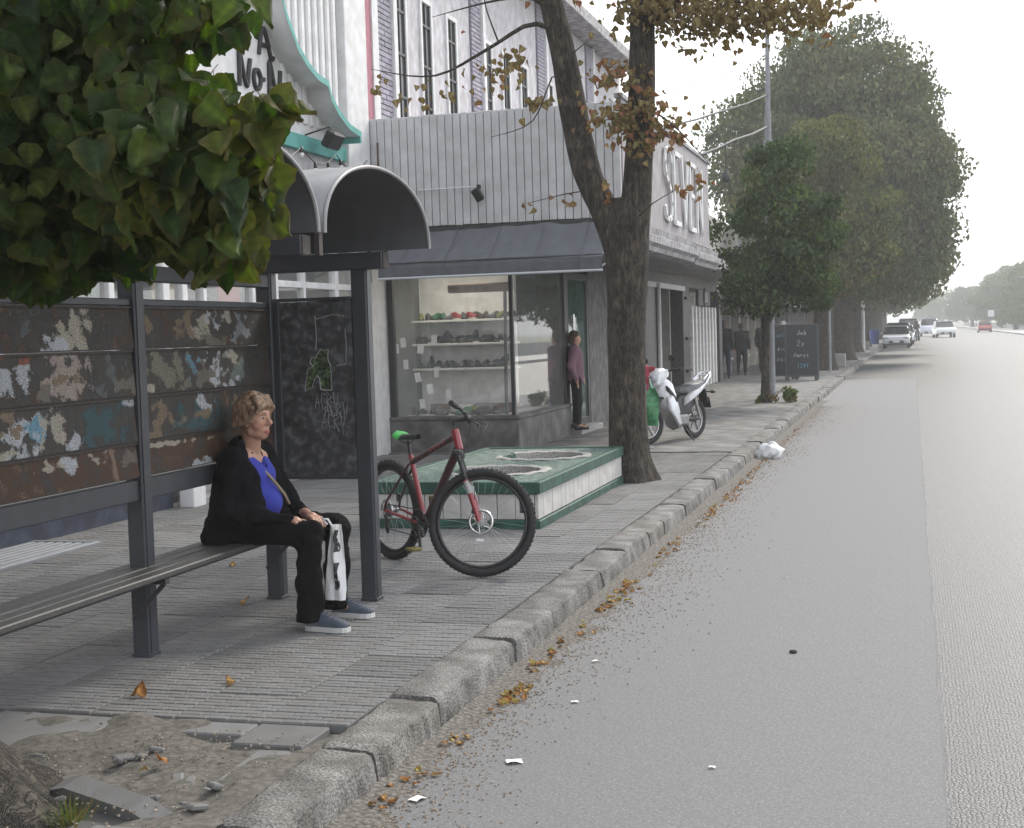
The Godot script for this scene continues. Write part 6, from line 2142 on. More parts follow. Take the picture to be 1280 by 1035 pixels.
func build_bicycle() -> void:
	var R := 0.356
	var fwd := Vector3(0.802, 0, 0.597).normalized()
	var rear := Vector3(-3.575, 0, -9.28)
	var bk := thing("bicycle", "red mountain bicycle with green-tipped saddle leaning by the planter", "bicycle", rear, "", atan2(-fwd.z, fwd.x))
	# local axes: x forward, y up, z to the right of the rider
	mk("bike_red", Color(0.23, 0.012, 0.02), 0.32, {coat = 0.6})
	mk("bike_dark", Color(0.05, 0.008, 0.012), 0.35, {coat = 0.5})
	mk("bike_black", Color(0.012, 0.012, 0.013), 0.4)
	var ax := Vector3(0, R, 0)
	var bb := Vector3(0.425, 0.30, 0)
	var seat_top := Vector3(0.27, 0.76, 0)
	var head_t := Vector3(0.815, 0.955, 0)
	var head_b := Vector3(0.86, 0.825, 0)
	wheel_parts(bk, ax, Basis(), R, 32, 0.08)
	var part := func(nm: String, pts: Array, r, mat, par = bk, sides := 10): return add(par, nm, MB.new().tube(pts, r, sides), mat)
	part.call("seat_tube", [bb, seat_top], 0.018, mats.bike_red)
	part.call("top_tube", [head_t + Vector3(0.01, -0.04, 0), seat_top + Vector3(0.012, -0.05, 0)], [0.024, 0.02], mats.bike_dark)
	part.call("down_tube", [head_b + Vector3(-0.005, 0.02, 0), bb + Vector3(0.01, 0.01, 0)], [0.03, 0.027], mats.bike_dark)
	part.call("head_tube", [head_b, head_t], 0.027, mats.bike_red)
	for k in 4:
		var a := (head_t + Vector3(0.01, -0.04, 0)).lerp(seat_top + Vector3(0.012, -0.05, 0), 0.22 + k * 0.1)
		add(bk, "frame_decal", MB.new().box(Vector3.ZERO, Vector3(0.035, 0.016, 0.047), 0.0, Basis(Vector3.BACK, 0.5)), mats.bike_red, a)
	for s in [-1.0, 1.0]:
		part.call("chain_stay", [bb + Vector3(-0.03, 0, s * 0.035), ax + Vector3(0.06, -0.005, s * 0.06), ax + Vector3(0, 0, s * 0.062)], [0.013, 0.010, 0.009], mats.bike_red)
		part.call("seat_stay", [seat_top + Vector3(0.005, -0.06, s * 0.02), ax + Vector3(0.02, 0.06, s * 0.058), ax + Vector3(0, 0, s * 0.062)], [0.010, 0.009, 0.009], mats.bike_dark)
	part.call("seat_post", [seat_top + Vector3(0, -0.02, 0), seat_top + Vector3(-0.025, 0.10, 0)], 0.013, mats.bike_black)
	var sm := MB.new()
	sm.colored = true
	sm.surf(10, 12, func(u, v):
		var x := lerpf(-0.13, 0.14, u)
		var hw := lerpf(0.068, 0.018, smoothstep(0.15, 0.75, u)) * (0.35 + 0.65 * smoothstep(0.0, 0.12, u))
		var a = PI * v
		return Vector3(x, 0.038 * sin(a) - 0.02 * sin(PI * u) * 0.4 + (0.012 if u < 0.3 else 0.0), -cos(a) * hw), 1.0)
	for k in sm.c.size():
		sm.c[k] = Color(0.04, 0.36, 0.06) if sm.v[k].x < -0.045 else Color(0.012, 0.012, 0.013)
	var sd := add(bk, "saddle", sm, mk("saddle_skin", Color(1, 1, 1), 0.45, {vc = true}), seat_top + Vector3(-0.035, 0.115, 0))
	part.call("saddle_rail", [Vector3(-0.08, -0.01, 0.02), Vector3(-0.02, -0.03, 0.02), Vector3(0.06, -0.03, 0.015), Vector3(0.1, 0.0, 0.01)], 0.004, mats.bike_black, sd, 6)
	# drive train on the right side
	var ch := MB.new()
	for q in [[0.095, 0.05], [0.075, 0.044], [0.055, 0.038]]:
		var ps := []
		for k in 30:
			ps.append(bb + Vector3(cos(TAU * k / 30) * q[0], sin(TAU * k / 30) * q[0], q[1]))
		ch.tube(ps, 0.005, 5, false, true)
	for k in 5:
		var a := TAU * k / 5
		ch.tube([bb + Vector3(0, 0, 0.045), bb + Vector3(cos(a) * 0.09, sin(a) * 0.09, 0.047)], 0.007, 5)
	add(bk, "chainrings", ch, mats.bike_black)
	var ca := MB.new()
	for q in 6:
		var rad := 0.022 + q * 0.006
		ca.tube([ax + Vector3(0, 0, 0.03 + (5 - q) * 0.004), ax + Vector3(0, 0, 0.033 + (5 - q) * 0.004)], rad, 14)
	add(bk, "cassette", ca, mats.alloy)
	var cn := MB.new()
	cn.tube([bb + Vector3(0, 0.094, 0.047), ax + Vector3(0, 0.045, 0.042)], 0.004, 4)
	cn.tube([bb + Vector3(0, -0.094, 0.047), ax + Vector3(0.02, -0.13, 0.045), ax + Vector3(0.005, -0.09, 0.043)], 0.004, 4)
	add(bk, "chain", cn, mats.bike_black)
	var dr := MB.new()
	dr.tube([ax + Vector3(0, -0.03, 0.06), ax + Vector3(0.02, -0.07, 0.055), ax + Vector3(0.01, -0.14, 0.05)], 0.012, 6)
	dr.ell(ax + Vector3(0.008, -0.075, 0.05), Vector3(0.024, 0.024, 0.005), 10, 6)
	dr.ell(ax + Vector3(0.015, -0.14, 0.05), Vector3(0.024, 0.024, 0.005), 10, 6)
	add(bk, "derailleur", dr, mats.bike_black)
	for s in [-1.0, 1.0]:
		var d = Vector3(0.25, -0.96, 0) * s
		var cr := MB.new()
		cr.tube([bb + Vector3(0, 0, s * 0.06), bb + d * 0.17 + Vector3(0, 0, s * 0.075)], [0.014, 0.011], 8)
		var co := add(bk, "crank", cr, mats.bike_black)
		var pe := MB.new()
		pe.box(bb + d * 0.17 + Vector3(0, 0, s * 0.13), Vector3(0.09, 0.022, 0.085), 0.006)
		add(co, "pedal", pe, mk("pedal", Color(0.16, 0.14, 0.03), 0.5))
	var cal := MB.new()
	cal.box(ax + Vector3(0.02, 0.085, -0.05), Vector3(0.03, 0.06, 0.03), 0.006)
	add(bk, "brake_caliper", cal, mats.bike_black)
	# steering assembly, turned toward the road
	var axis := (head_t - head_b).normalized()
	var st := Basis(axis, deg_to_rad(46))
	var S := Node3D.new()
	S.name = "fork"
	var fm := MB.new()
	var crown_p := Vector3(0.0, -0.03, 0)
	fm.box(crown_p, Vector3(0.06, 0.045, 0.15), 0.012)
	fm.tube([Vector3(0, 0.0, 0), Vector3(0, -0.03, 0)], 0.02, 8)
	var fork := add(bk, "fork", fm, mats.bike_black, head_b, st)
	var inv := st.inverse()
	# axle stays R above the ground: find it along the raked fork legs
	var leg_d := Vector3(0.335, -0.94, 0).normalized()
	var ln := (head_b.y - R) / 0.945
	var axle := leg_d * ln + Vector3(0.035, 0, 0)
	axle.y += R - (head_b + st * axle).y
	for s in [-1.0, 1.0]:
		var a := crown_p + Vector3(0, 0, s * 0.06)
		var b := axle + Vector3(-0.01, 0.0, s * 0.06)
		part.call("fork_stanchion", [a, a.lerp(b, 0.45)], 0.015, mats.bike_black, fork)
		var lo: Node3D = part.call("fork_leg", [a.lerp(b, 0.4), a.lerp(b, 0.75), b], [0.02, 0.018, 0.016], mats.bike_red if s > 0 else mats.bike_red, fork)
		var dc := MB.new()
		dc.tube([a.lerp(b, 0.42), a.lerp(b, 0.60)], 0.0212, 10, false)
		add(lo, "decal", dc, mk("white_decal", Color(0.6, 0.6, 0.6), 0.5, {tex = "mid", ts = 12.0}))
	var wb := Basis(st)
	wheel_parts(fork, axle, Basis(), R, 32, 0.085)
	var fc := MB.new()
	fc.box(axle + Vector3(-0.05, 0.075, 0.055), Vector3(0.03, 0.06, 0.03), 0.006)
	add(fork, "brake_caliper", fc, mats.bike_black)
	var refl := MB.new()
	refl.box(axle + Vector3(0.0, -0.12, 0.02), Vector3(0.05, 0.02, 0.012), 0.003)
	add(fork, "reflector", refl, mats.white_trim)
	var ht := Vector3(-0.045, 0.135, 0)
	part.call("stem", [ht + Vector3(-0.005, 0.02, 0), ht + Vector3(-0.012, 0.055, 0), ht + Vector3(0.07, 0.075, 0)], 0.017, mats.bike_black, fork)
	var hb := ht + Vector3(0.075, 0.08, 0)
	part.call("handlebar", [hb + Vector3(-0.05, 0.035, -0.33), hb + Vector3(-0.01, 0.03, -0.12), hb, hb + Vector3(-0.01, 0.03, 0.12), hb + Vector3(-0.05, 0.035, 0.33)], 0.013, mats.bike_black, fork)
	for s in [-1.0, 1.0]:
		part.call("grip", [hb + Vector3(-0.035, 0.033, s * 0.22), hb + Vector3(-0.05, 0.035, s * 0.34)], 0.018, mats.rubber, fork)
		part.call("brake_lever", [hb + Vector3(-0.01, 0.02, s * 0.19), hb + Vector3(0.03, 0.0, s * 0.24), hb + Vector3(0.02, -0.01, s * 0.31)], 0.006, mats.bike_black, fork, 6)
		part.call("cable", [hb + Vector3(0.0, 0.02, s * 0.17), hb + Vector3(0.12, -0.02, s * 0.1), hb + Vector3(0.1, -0.12, s * 0.03), hb + Vector3(0.0, -0.2, s * 0.03)], 0.003, mats.bike_black, fork, 5)
	part.call("brake_hose", [hb + Vector3(0.04, -0.05, 0.05), head_b * 0 + Vector3(0.03, -0.15, 0.075), axle + Vector3(-0.06, 0.22, 0.075), axle + Vector3(-0.05, 0.09, 0.06)], 0.003, mats.bike_black, fork, 5)
	S.free()

# ---------------------------------------------------------------- tiled planter bench
func build_planter() -> void:
	var B := Vector3(-3.6, 0, -12.5)
	var pt := thing("planter_bench", "low tiled concrete planter bench with green bands, white side tiles and round openings on top", "planter", B)
	mk("planter_green", Color(0.035, 0.145, 0.105), 0.6, {tex = "blotch", ts = 0.8, det = "fine", ds = 2.0})
	mk("planter_top", Color(0.22, 0.34, 0.29), 0.75, {tex = "mid", ts = 1.1, det = "blotch", ds = 1.2})
	mk("planter_white", Color(0.60, 0.59, 0.56), 0.7, {tex = "blotch_soft", ts = 0.9, det = "fine_soft", ds = 1.9})
	mk("planter_rim", Color(0.55, 0.54, 0.51), 0.85, {tex = "mid", ts = 2.2})
	var x0 := -0.75
	var x1 := 0.70
	var z0 := 1.70
	var z1 := -1.65
	var core := MB.new()
	core.span(Vector3(x0 + 0.03, -0.05, z0 - 0.03), Vector3(x1 - 0.17, 0.30, z0 - 0.10))
	core.span(Vector3(x1 - 0.17, -0.05, z0 - 0.03), Vector3(x1 - 0.03, 0.12, z0 - 0.10))
	core.span(Vector3(x0 + 0.03, -0.05, z1 + 0.10), Vector3(x1 - 0.03, 0.30, z1 + 0.03))
	core.span(Vector3(x0 + 0.03, -0.05, z0 - 0.10), Vector3(x0 + 0.10, 0.30, z1 + 0.10))
	core.span(Vector3(x1 - 0.10, -0.05, z0 - 0.10), Vector3(x1 - 0.03, 0.30, z1 + 0.10))
	add(pt, "core", core, mats.mortar_grey)
	for q in [[0.0, 0.075, 0.012], [0.29, 0.385, 0.018]]:
		var m := MB.new()
		var e: float = q[2]
		m.span(Vector3(x0 - e, q[0], z0 + e), Vector3(x1 + e, q[1], z0 - 0.05), 0.006)
		m.span(Vector3(x0 - e, q[0], z1 + 0.05), Vector3(x1 + e, q[1], z1 - e), 0.006)
		m.span(Vector3(x1 - 0.05, q[0], z0 - 0.05), Vector3(x1 + e, q[1], z1 + 0.05), 0.006)
		m.span(Vector3(x0 - e, q[0], z0 - 0.05), Vector3(x0 + 0.05, q[1], z1 + 0.05), 0.006)
		add(pt, "green_band", m, mats.planter_green)
	var tile := MB.new()
	tile.box(Vector3.ZERO, Vector3(0.148, 0.205, 0.03), 0.004)
	var tm := tile.mesh()
	var holes_at := 8
	for k in 9:
		if k == holes_at:
			continue
		add(pt, "side_tile", tm, mats.planter_white, Vector3(x0 + 0.09 + k * 0.155, 0.183, z0 - 0.02 + rr(-0.002, 0.002)))
	# broken tile leaves a dark opening near the corner
	var vb := MB.new()
	for s in [-1, 1]:
		vb.box(Vector3(x0 + 0.09 + 8 * 0.155 + s * 0.062, 0.183, z0 - 0.02), Vector3(0.03, 0.205, 0.03), 0.004)
	vb.box(Vector3(x0 + 0.09 + 8 * 0.155, 0.105, z0 - 0.02), Vector3(0.094, 0.05, 0.03), 0.004)
	vb.box(Vector3(x0 + 0.09 + 8 * 0.155, 0.268, z0 - 0.02), Vector3(0.094, 0.035, 0.03), 0.004)
	add(pt, "vent_surround", vb, mats.planter_white)
	for k in 22:
		add(pt, "side_tile", tm, mats.planter_white, Vector3(x1 - 0.02 + rr(-0.002, 0.002), 0.183, z0 - 0.09 - k * 0.152), Basis(Vector3.UP, PI / 2))
	for k in 22:
		add(pt, "side_tile", tm, mats.planter_white, Vector3(x0 + 0.02, 0.183, z0 - 0.09 - k * 0.152), Basis(Vector3.UP, PI / 2))
	# top slab with two round openings
	var c1 := Vector2(0.05, 0.70)
	var c2 := Vector2(0.10, -0.75)
	var ring := func(c: Vector2, r: float) -> Array:
		var a := []
		for k in 33:
			a.append(c + Vector2(cos(TAU * k / 32.0), sin(TAU * k / 32.0)) * r)
		return a
	for half in [[c1, z0 - 0.05, 0.0], [c2, 0.0, z1 + 0.05]]:
		# square with a round hole, stitched as a strip between circle and edge
		var m := MB.new()
		var c: Vector2 = half[0]
		var r := 0.40
		var zA: float = half[1]
		var zB: float = half[2]
		var on_edge := func(d: Vector2) -> Vector2:
			var tx := ((x1 - 0.05 if d.x > 0 else x0 + 0.05) - c.x) / (d.x if absf(d.x) > 1e-4 else 1e-4)
			var tz := ((zA if d.y > 0 else zB) - c.y) / (d.y if absf(d.y) > 1e-4 else 1e-4)
			return c + d * minf(absf(tx), absf(tz))
		var an := []
		for k in 64:
			an.append(TAU * k / 64.0)
		for cx in [x1 - 0.05, x0 + 0.05]:
			for cz in [zA, zB]:
				an.append(fposmod(atan2(cz - c.y, cx - c.x), TAU))
		an.sort()
		an.append(an[0] + TAU)
		for k in an.size() - 1:
			var a := Vector2(cos(an[k]), sin(an[k]))
			var b := Vector2(cos(an[k + 1]), sin(an[k + 1]))
			var e0: Vector2 = on_edge.call(a)
			var e1: Vector2 = on_edge.call(b)
			var i0 := c + a * r
			var i1 := c + b * r
			m.quad(Vector3(i0.x, 0.372, i0.y), Vector3(i1.x, 0.372, i1.y), Vector3(e1.x, 0.372, e1.y), Vector3(e0.x, 0.372, e0.y), Vector3.UP)
			m.quad(Vector3(i0.x, 0.372, i0.y), Vector3(i1.x, 0.372, i1.y), Vector3(i1.x, 0.28, i1.y), Vector3(i0.x, 0.28, i0.y), Vector3(-a.x, 0, -a.y))
		add(pt, "top_slab", m, mats.planter_top)
		# worn pale rim round the opening, broken on one side
		var rim := MB.new()
		var ps := []
		for k in 44:
			var a := -2.6 + 5.6 * k / 43.0
			ps.append(Vector3(c.x + cos(a) * (r + 0.05), 0.37 + 0.004 * sin(k * 1.7), c.y + sin(a) * (r + 0.05)))
		rim.surf(43, 4, func(s, t):
			var p: Vector3 = ps[int(round(s * 43))]
			var d := (Vector3(c.x, p.y, c.y) - p).normalized()
			var wv := 0.012 * sin(s * 60.0) + 0.03 * N1.get_noise_1d(s * 900.0 + c.y * 50)
			return p + d * lerpf(-0.03 + wv, 0.055, t) + Vector3(0, 0.006 + 0.012 * sin(PI * t), 0), -1.0)
		rim.surf(43, 1, func(s, t):
			var p: Vector3 = ps[int(round(s * 43))]
			var d := (Vector3(c.x, p.y, c.y) - p).normalized()
			return p + d * 0.055 + Vector3(0, 0.007 - t * 0.12, 0), 1.0)
		add(pt, "opening_rim", rim, mats.planter_rim)
		var well := MB.new()
		well.at(Vector3(c.x, 0, c.y)).lathe([Vector2(0.42, 0.30), Vector2(0.42, 0.0)], 28)
		add(pt, "opening_wall", well, mats.planter_green)
		var so := MB.new()
		so.surf(14, 14, func(s, t):
			var rd: float = s * 0.42
			return Vector3(c.x + cos(TAU * t) * rd, 0.02 + 0.03 * N2.get_noise_2d(s * 300, t * 300), c.y + sin(TAU * t) * rd), 1.0)
		add(pt, "earth_fill", so, mk("planter_soil", Color(0.10, 0.085, 0.07), 0.98, {tex = "blotch", ts = 1.0, det = "fine", ds = 2.4}))

# ---------------------------------------------------------------- motorcycle
func build_motorcycle() -> void:
	var rear := Vector3(-3.03, 0, -20.05)
	var front := Vector3(-3.50, 0, -18.99)
	var d := (front - rear).normalized()
	var mc := thing("motorcycle", "white underbone motorcycle with grey seat parked on the pavement beyond the forked tree", "motorcycle", rear, "", atan2(-d.z, d.x))
	mk("moto_white", Color(0.74, 0.75, 0.78), 0.25, {coat = 0.7})
	mk("moto_seat", Color(0.05, 0.05, 0.055), 0.45)
	mk("moto_grey", Color(0.16, 0.165, 0.175), 0.4)
	var R := 0.285
	var L := 1.16
	var wheel := func(par: Node3D, at: Vector3, b: Basis):
		var m := MB.new()
		var ps := []
		for k in 40:
			ps.append(Vector3(cos(TAU * k / 40) * (R - 0.04), sin(TAU * k / 40) * (R - 0.04), 0))
		m.tube(ps, 0.04, 10, false, true)
		var w := add(par, "wheel", m, mats.rubber, at, b)
		var rm := MB.new()
		for k in 40:
			ps[k] = Vector3(cos(TAU * k / 40) * (R - 0.085), sin(TAU * k / 40) * (R - 0.085), 0)
		rm.tube(ps, 0.018, 6, false, true)
		for k in 6:
			var a := TAU * k / 6
			rm.box(Vector3(cos(a), sin(a), 0) * (R - 0.085) * 0.5, Vector3(R - 0.09, 0.035, 0.03), 0.006, Basis(Vector3.BACK, a))
		rm.tube([Vector3(0, 0, -0.06), Vector3(0, 0, 0.06)], 0.05, 12)
		add(w, "rim", rm, mats.alloy)
	wheel.call(mc, Vector3(0, R, 0), Basis())
	# body panels: outlines in the side plane given a width and rounded edges
	var panel := func(par: Node3D, nm: String, poly: Array, z0: float, z1: float, mat, taper := 0.8):
		var m := MB.new()
		var c := Vector2.ZERO
		for q in poly:
			c += q
		c /= poly.size()
		var zm := (z0 + z1) / 2
		var hw := absf(z1 - z0) / 2
		# side faces drawn in, with a rim between
		var pl := PackedVector2Array(poly)
		var ix := Geometry2D.triangulate_polygon(pl)
		for s in [-1.0, 1.0]:
			var f := m.v.size()
			for q in pl:
				var e: Vector2 = c + (q - c) * taper
				m.p(Vector3(e.x, e.y, zm + s * hw), Vector3((q - c).normalized().x * 0.3, (q - c).normalized().y * 0.3, s))
			for k in range(0, ix.size(), 3):
				m.t(f + ix[k], f + ix[k + 1], f + ix[k + 2])
			for k in pl.size():
				var a := pl[k]
				var b := pl[(k + 1) % pl.size()]
				var a2 := c + (a - c) * taper
				var b2 := c + (b - c) * taper
				var na := (a - c).normalized()
				var nb := (b - c).normalized()
				var i0 := m.p(Vector3(a.x, a.y, zm + s * hw * 0.4), Vector3(na.x, na.y, s * 0.3))
				var i1 := m.p(Vector3(b.x, b.y, zm + s * hw * 0.4), Vector3(nb.x, nb.y, s * 0.3))
				var i2 := m.p(Vector3(b2.x, b2.y, zm + s * hw), Vector3(nb.x, nb.y, s * 0.9))
				var i3 := m.p(Vector3(a2.x, a2.y, zm + s * hw), Vector3(na.x, na.y, s * 0.9))
				m.t(i0, i1, i2)
				m.t(i0, i2, i3)
				if s > 0:
					var j0 := m.p(Vector3(a.x, a.y, zm - hw * 0.4), Vector3(na.x, na.y, 0))
					var j1 := m.p(Vector3(b.x, b.y, zm - hw * 0.4), Vector3(nb.x, nb.y, 0))
					m.t(i0, i1, j1)
					m.t(i0, j1, j0)
		return add(par, nm, m, mat)
	var V := func(a: Array) -> Array:
		var o := []
		for q in a:
			o.append(Vector2(q[0], q[1]))
		return o
	panel.call(mc, "leg_shield", V.call([[0.98, 0.86], [0.90, 0.92], [0.80, 0.86], [0.72, 0.70], [0.64, 0.52], [0.58, 0.36], [0.66, 0.30], [0.78, 0.40], [0.88, 0.55], [0.97, 0.70]]), -0.17, 0.17, mats.moto_white, 0.82)
	for s in [-1.0, 1.0]:
		panel.call(mc, "side_fairing", V.call([[0.93, 0.64], [0.84, 0.70], [0.74, 0.56], [0.66, 0.36], [0.60, 0.22], [0.66, 0.20], [0.76, 0.32], [0.88, 0.48]]), s * 0.13, s * 0.20, mats.moto_white, 0.8)
		panel.call(mc, "side_slot", V.call([[0.97, 0.80], [0.86, 0.72], [0.72, 0.60], [0.70, 0.56], [0.84, 0.66], [0.95, 0.73]]), s * 0.15, s * 0.205, mats.black_plastic, 0.8)
		panel.call(mc, "tail_panel", V.call([[0.42, 0.50], [0.24, 0.56], [0.0, 0.66], [-0.22, 0.82], [-0.30, 0.90], [-0.26, 0.92], [-0.12, 0.80], [0.05, 0.72], [0.26, 0.68], [0.40, 0.60]]), s * 0.07, s * 0.14, mats.moto_white, 0.75)
	panel.call(mc, "body_core", V.call([[0.64, 0.56], [0.40, 0.64], [0.05, 0.68], [-0.12, 0.72], [0.02, 0.56], [0.20, 0.40], [0.36, 0.26], [0.62, 0.22]]), -0.08, 0.08, mats.moto_seat, 0.9)
	panel.call(mc, "seat", V.call([[0.46, 0.70], [0.40, 0.755], [0.22, 0.76], [0.02, 0.80], [-0.18, 0.84], [-0.22, 0.80], [-0.1, 0.73], [0.1, 0.68], [0.36, 0.66]]), -0.125, 0.125, mats.moto_grey, 0.8)
	panel.call(mc, "front_tunnel", V.call([[0.80, 0.72], [0.70, 0.74], [0.52, 0.58], [0.46, 0.64], [0.44, 0.50], [0.62, 0.42], [0.74, 0.56]]), -0.07, 0.07, mats.moto_seat, 0.9)
	var en := MB.new()
	en.tube([Vector3(0.62, 0.27, 0), Vector3(0.46, 0.29, 0)], 0.07, 12)
	en.box(Vector3(0.40, 0.29, 0), Vector3(0.24, 0.16, 0.22), 0.03)
	for k in 6:
		en.tube([Vector3(0.50 + k * 0.024, 0.275, 0), Vector3(0.506 + k * 0.024, 0.275, 0)], 0.085, 12)
	add(mc, "engine", en, mats.alloy)
	var exh := MB.new()
	exh.tube([Vector3(0.56, 0.2, 0.06), Vector3(0.4, 0.16, 0.10), Vector3(0.2, 0.2, 0.13), Vector3(-0.25, 0.34, 0.15)], [0.018, 0.018, 0.04, 0.05], 10)
	add(mc, "exhaust", exh, mats.black_plastic)
	for s in [-1.0, 1.0]:
		add(mc, "swing_arm", MB.new().tube([Vector3(0.36, 0.29, s * 0.08), Vector3(0, R, s * 0.08)], 0.02, 8), mats.black_plastic)
		add(mc, "shock_absorber", MB.new().tube([Vector3(0.02, R + 0.03, s * 0.10), Vector3(0.12, 0.62, s * 0.09)], 0.025, 8), mats.chrome)
		var ind := MB.new()
		ind.tube([Vector3(-0.2, 0.66, s * 0.06), Vector3(-0.22, 0.66, s * 0.15)], 0.01, 6)
		ind.ell(Vector3(-0.225, 0.66, s * 0.18), Vector3(0.03, 0.025, 0.045), 10, 6)
		add(mc, "indicator", ind, mats.black_plastic)
	var fd := MB.new()
	fd.box(Vector3(-0.24, 0.60, 0), Vector3(0.04, 0.22, 0.14), 0.01, Basis(Vector3.BACK, -0.3))
	fd.box(Vector3(-0.31, 0.5, 0), Vector3(0.012, 0.16, 0.16), 0.003, Basis(Vector3.BACK, -0.3))
	add(mc, "rear_mudguard", fd, mats.black_plastic)
	var rk := MB.new()
	rk.tube([Vector3(-0.12, 0.83, -0.09), Vector3(-0.32, 0.93, -0.08), Vector3(-0.36, 0.94, 0.0), Vector3(-0.32, 0.93, 0.08), Vector3(-0.12, 0.83, 0.09)], 0.016, 8)
	rk.tube([Vector3(-0.26, 0.9, -0.08), Vector3(-0.26, 0.9, 0.08)], 0.012, 6)
	add(mc, "rack", rk, mats.moto_white)
	add(mc, "side_stand", MB.new().tube([Vector3(0.42, 0.2, -0.1), Vector3(0.38, 0.0, -0.24)], 0.012, 6), mats.black_plastic)
	# steering: fork, front wheel, mudguard, headlamp cowl, bars; turned to the rider's left
	var hd := Vector3(0.93, 0.72, 0)
	var ax := Vector3(0.27, -0.94, 0).normalized()
	var st := Basis(-ax, deg_to_rad(-16))
	var fm := MB.new()
	fm.tube([Vector3(0, 0.12, 0), Vector3(0, -0.1, 0)], 0.03, 10)
	fm.box(Vector3(0, -0.10, 0), Vector3(0.06, 0.04, 0.2), 0.01)
	var fk := add(mc, "fork", fm, mats.black_plastic, hd, st)
	var axle := Vector3(L - 0.93, R - 0.72, 0)
	for s in [-1.0, 1.0]:
		add(fk, "fork_leg", MB.new().tube([Vector3(0.02, -0.10, s * 0.08), axle + Vector3(-0.02, 0, s * 0.08)], 0.025, 10), mats.black_plastic)
	wheel.call(fk, axle, Basis())
	var mg := MB.new()
	mg.surf(14, 8, func(s, t):
		var a := lerpf(0.35, 2.65, s)
		var b = (t - 0.5) * 2.0
		var rad = R + 0.035 - 0.03 * b * b
		return axle + Vector3(cos(a) * rad, sin(a) * rad, b * 0.07), 1.0)
	panel.call(fk, "mudguard_side", V.call([[0.10, -0.12], [0.22, -0.10], [0.30, -0.20], [0.26, -0.34], [0.18, -0.24], [0.08, -0.2]]), -0.095, 0.095, mats.moto_white, 0.8)
	add(fk, "mudguard", mg, mats.moto_white)
	panel.call(fk, "headlamp_cowl", V.call([[0.16, 0.10], [0.10, 0.24], [-0.02, 0.32], [-0.12, 0.30], [-0.10, 0.20], [0.02, 0.12], [0.12, 0.06]]), -0.17, 0.17, mats.moto_white, 0.84)
	var hl := MB.new()
	hl.ell(Vector3(0.13, 0.155, 0), Vector3(0.07, 0.085, 0.15), 14, 8)
	add(fk, "headlamp", hl, mk("lamp_lens", Color(0.30, 0.32, 0.35), 0.08))
	var hb := MB.new()
	hb.tube([Vector3(-0.16, 0.28, -0.34), Vector3(-0.08, 0.27, -0.14), Vector3(-0.05, 0.26, 0), Vector3(-0.08, 0.27, 0.14), Vector3(-0.16, 0.28, 0.34)], 0.014, 8)
	add(fk, "handlebar", hb, mats.black_plastic)
	for s in [-1.0, 1.0]:
		add(fk, "grip", MB.new().tube([Vector3(-0.12, 0.275, s * 0.24), Vector3(-0.165, 0.28, s * 0.36)], 0.02, 8), mats.rubber)
		var mr := MB.new()
		mr.tube([Vector3(-0.10, 0.28, s * 0.22), Vector3(-0.06, 0.40, s * 0.27)], 0.007, 6)
		mr.ell(Vector3(-0.06, 0.44, s * 0.28), Vector3(0.015, 0.045, 0.065), 12, 8)
		add(fk, "mirror", mr, mats.black_plastic)
	# red jacket slung over the far end of the bars and green bag beneath it
	var bag := thing("green_bag", "green carrier bag hanging behind the forked trunk beside the motorcycle", "bag", Vector3(-3.41, 0.30, -18.4))
	var bm := MB.new()
	for s in [-1.0, 1.0]:
		bm.surf(10, 12, func(u, v):
			var hw := lerpf(0.15, 0.17, v) - 0.05 * smoothstep(0.8, 1.0, v)
			return Vector3((u - 0.5) * 2 * hw, v * 0.5, s * 0.07 * sin(PI * u) * (0.4 + 0.6 * sin(PI * minf(v + 0.15, 1.0))) + 0.015 * sin(u * 8.0 + v * 6.0)), s)
	add(bag, "bag_body", bm, mk("green_plastic", Color(0.06, 0.30, 0.12), 0.4, {back = Color(0.1, 0.4, 0.2), tex = "blotch", ts = 2.0}))
	var hn := MB.new()
	hn.tube([Vector3(-0.06, 0.48, 0), Vector3(-0.02, 0.60, 0.0), Vector3(0.04, 0.62, 0), Vector3(0.08, 0.48, 0)], 0.012, 6)
	add(bag, "handle", hn, mk("pale_green_plastic", Color(0.25, 0.5, 0.38), 0.4))
	var jk := MB.new()
	nets(jk, [[Vector3(0, 0.20, 0), Vector3(0.02, 0.08, 0.02), 0.075, 0.09], [Vector3(-0.04, 0.17, 0), Vector3(-0.06, -0.05, 0.02), 0.06, 0.05], [Vector3(0.05, 0.18, 0), Vector3(0.14, 0.20, -0.02), 0.05, 0.035], [Vector3(0.03, 0.02, 0.02), Vector3(0.05, -0.08, 0.03), 0.06, 0.045]], 0.016, 0.03)
	one("red_jacket", "dark red jacket bundled over the motorcycle's handlebar above the green bag", "jacket", jk, mk("red_cloth", Color(0.21, 0.014, 0.03), 0.8, {bump = "mid", bs = 1.0, ts = 3.0}), Vector3(-3.47, 0.86, -18.44))
	var pole := MB.new()
	pole.tube([Vector3(0, 0, 0), Vector3(0, 1.0, 0)], 0.02, 8)
	pole.box(Vector3(0, 0.01, 0), Vector3(0.16, 0.02, 0.16), 0.004)
	pole.tube([Vector3(-0.1, 0.95, 0), Vector3(0.1, 0.95, 0)], 0.014, 6)
	one("bag_post", "short grey post behind the forked trunk that carries the green bag", "post", pole, mats.grey_pole, Vector3(-3.42, 0, -18.38))

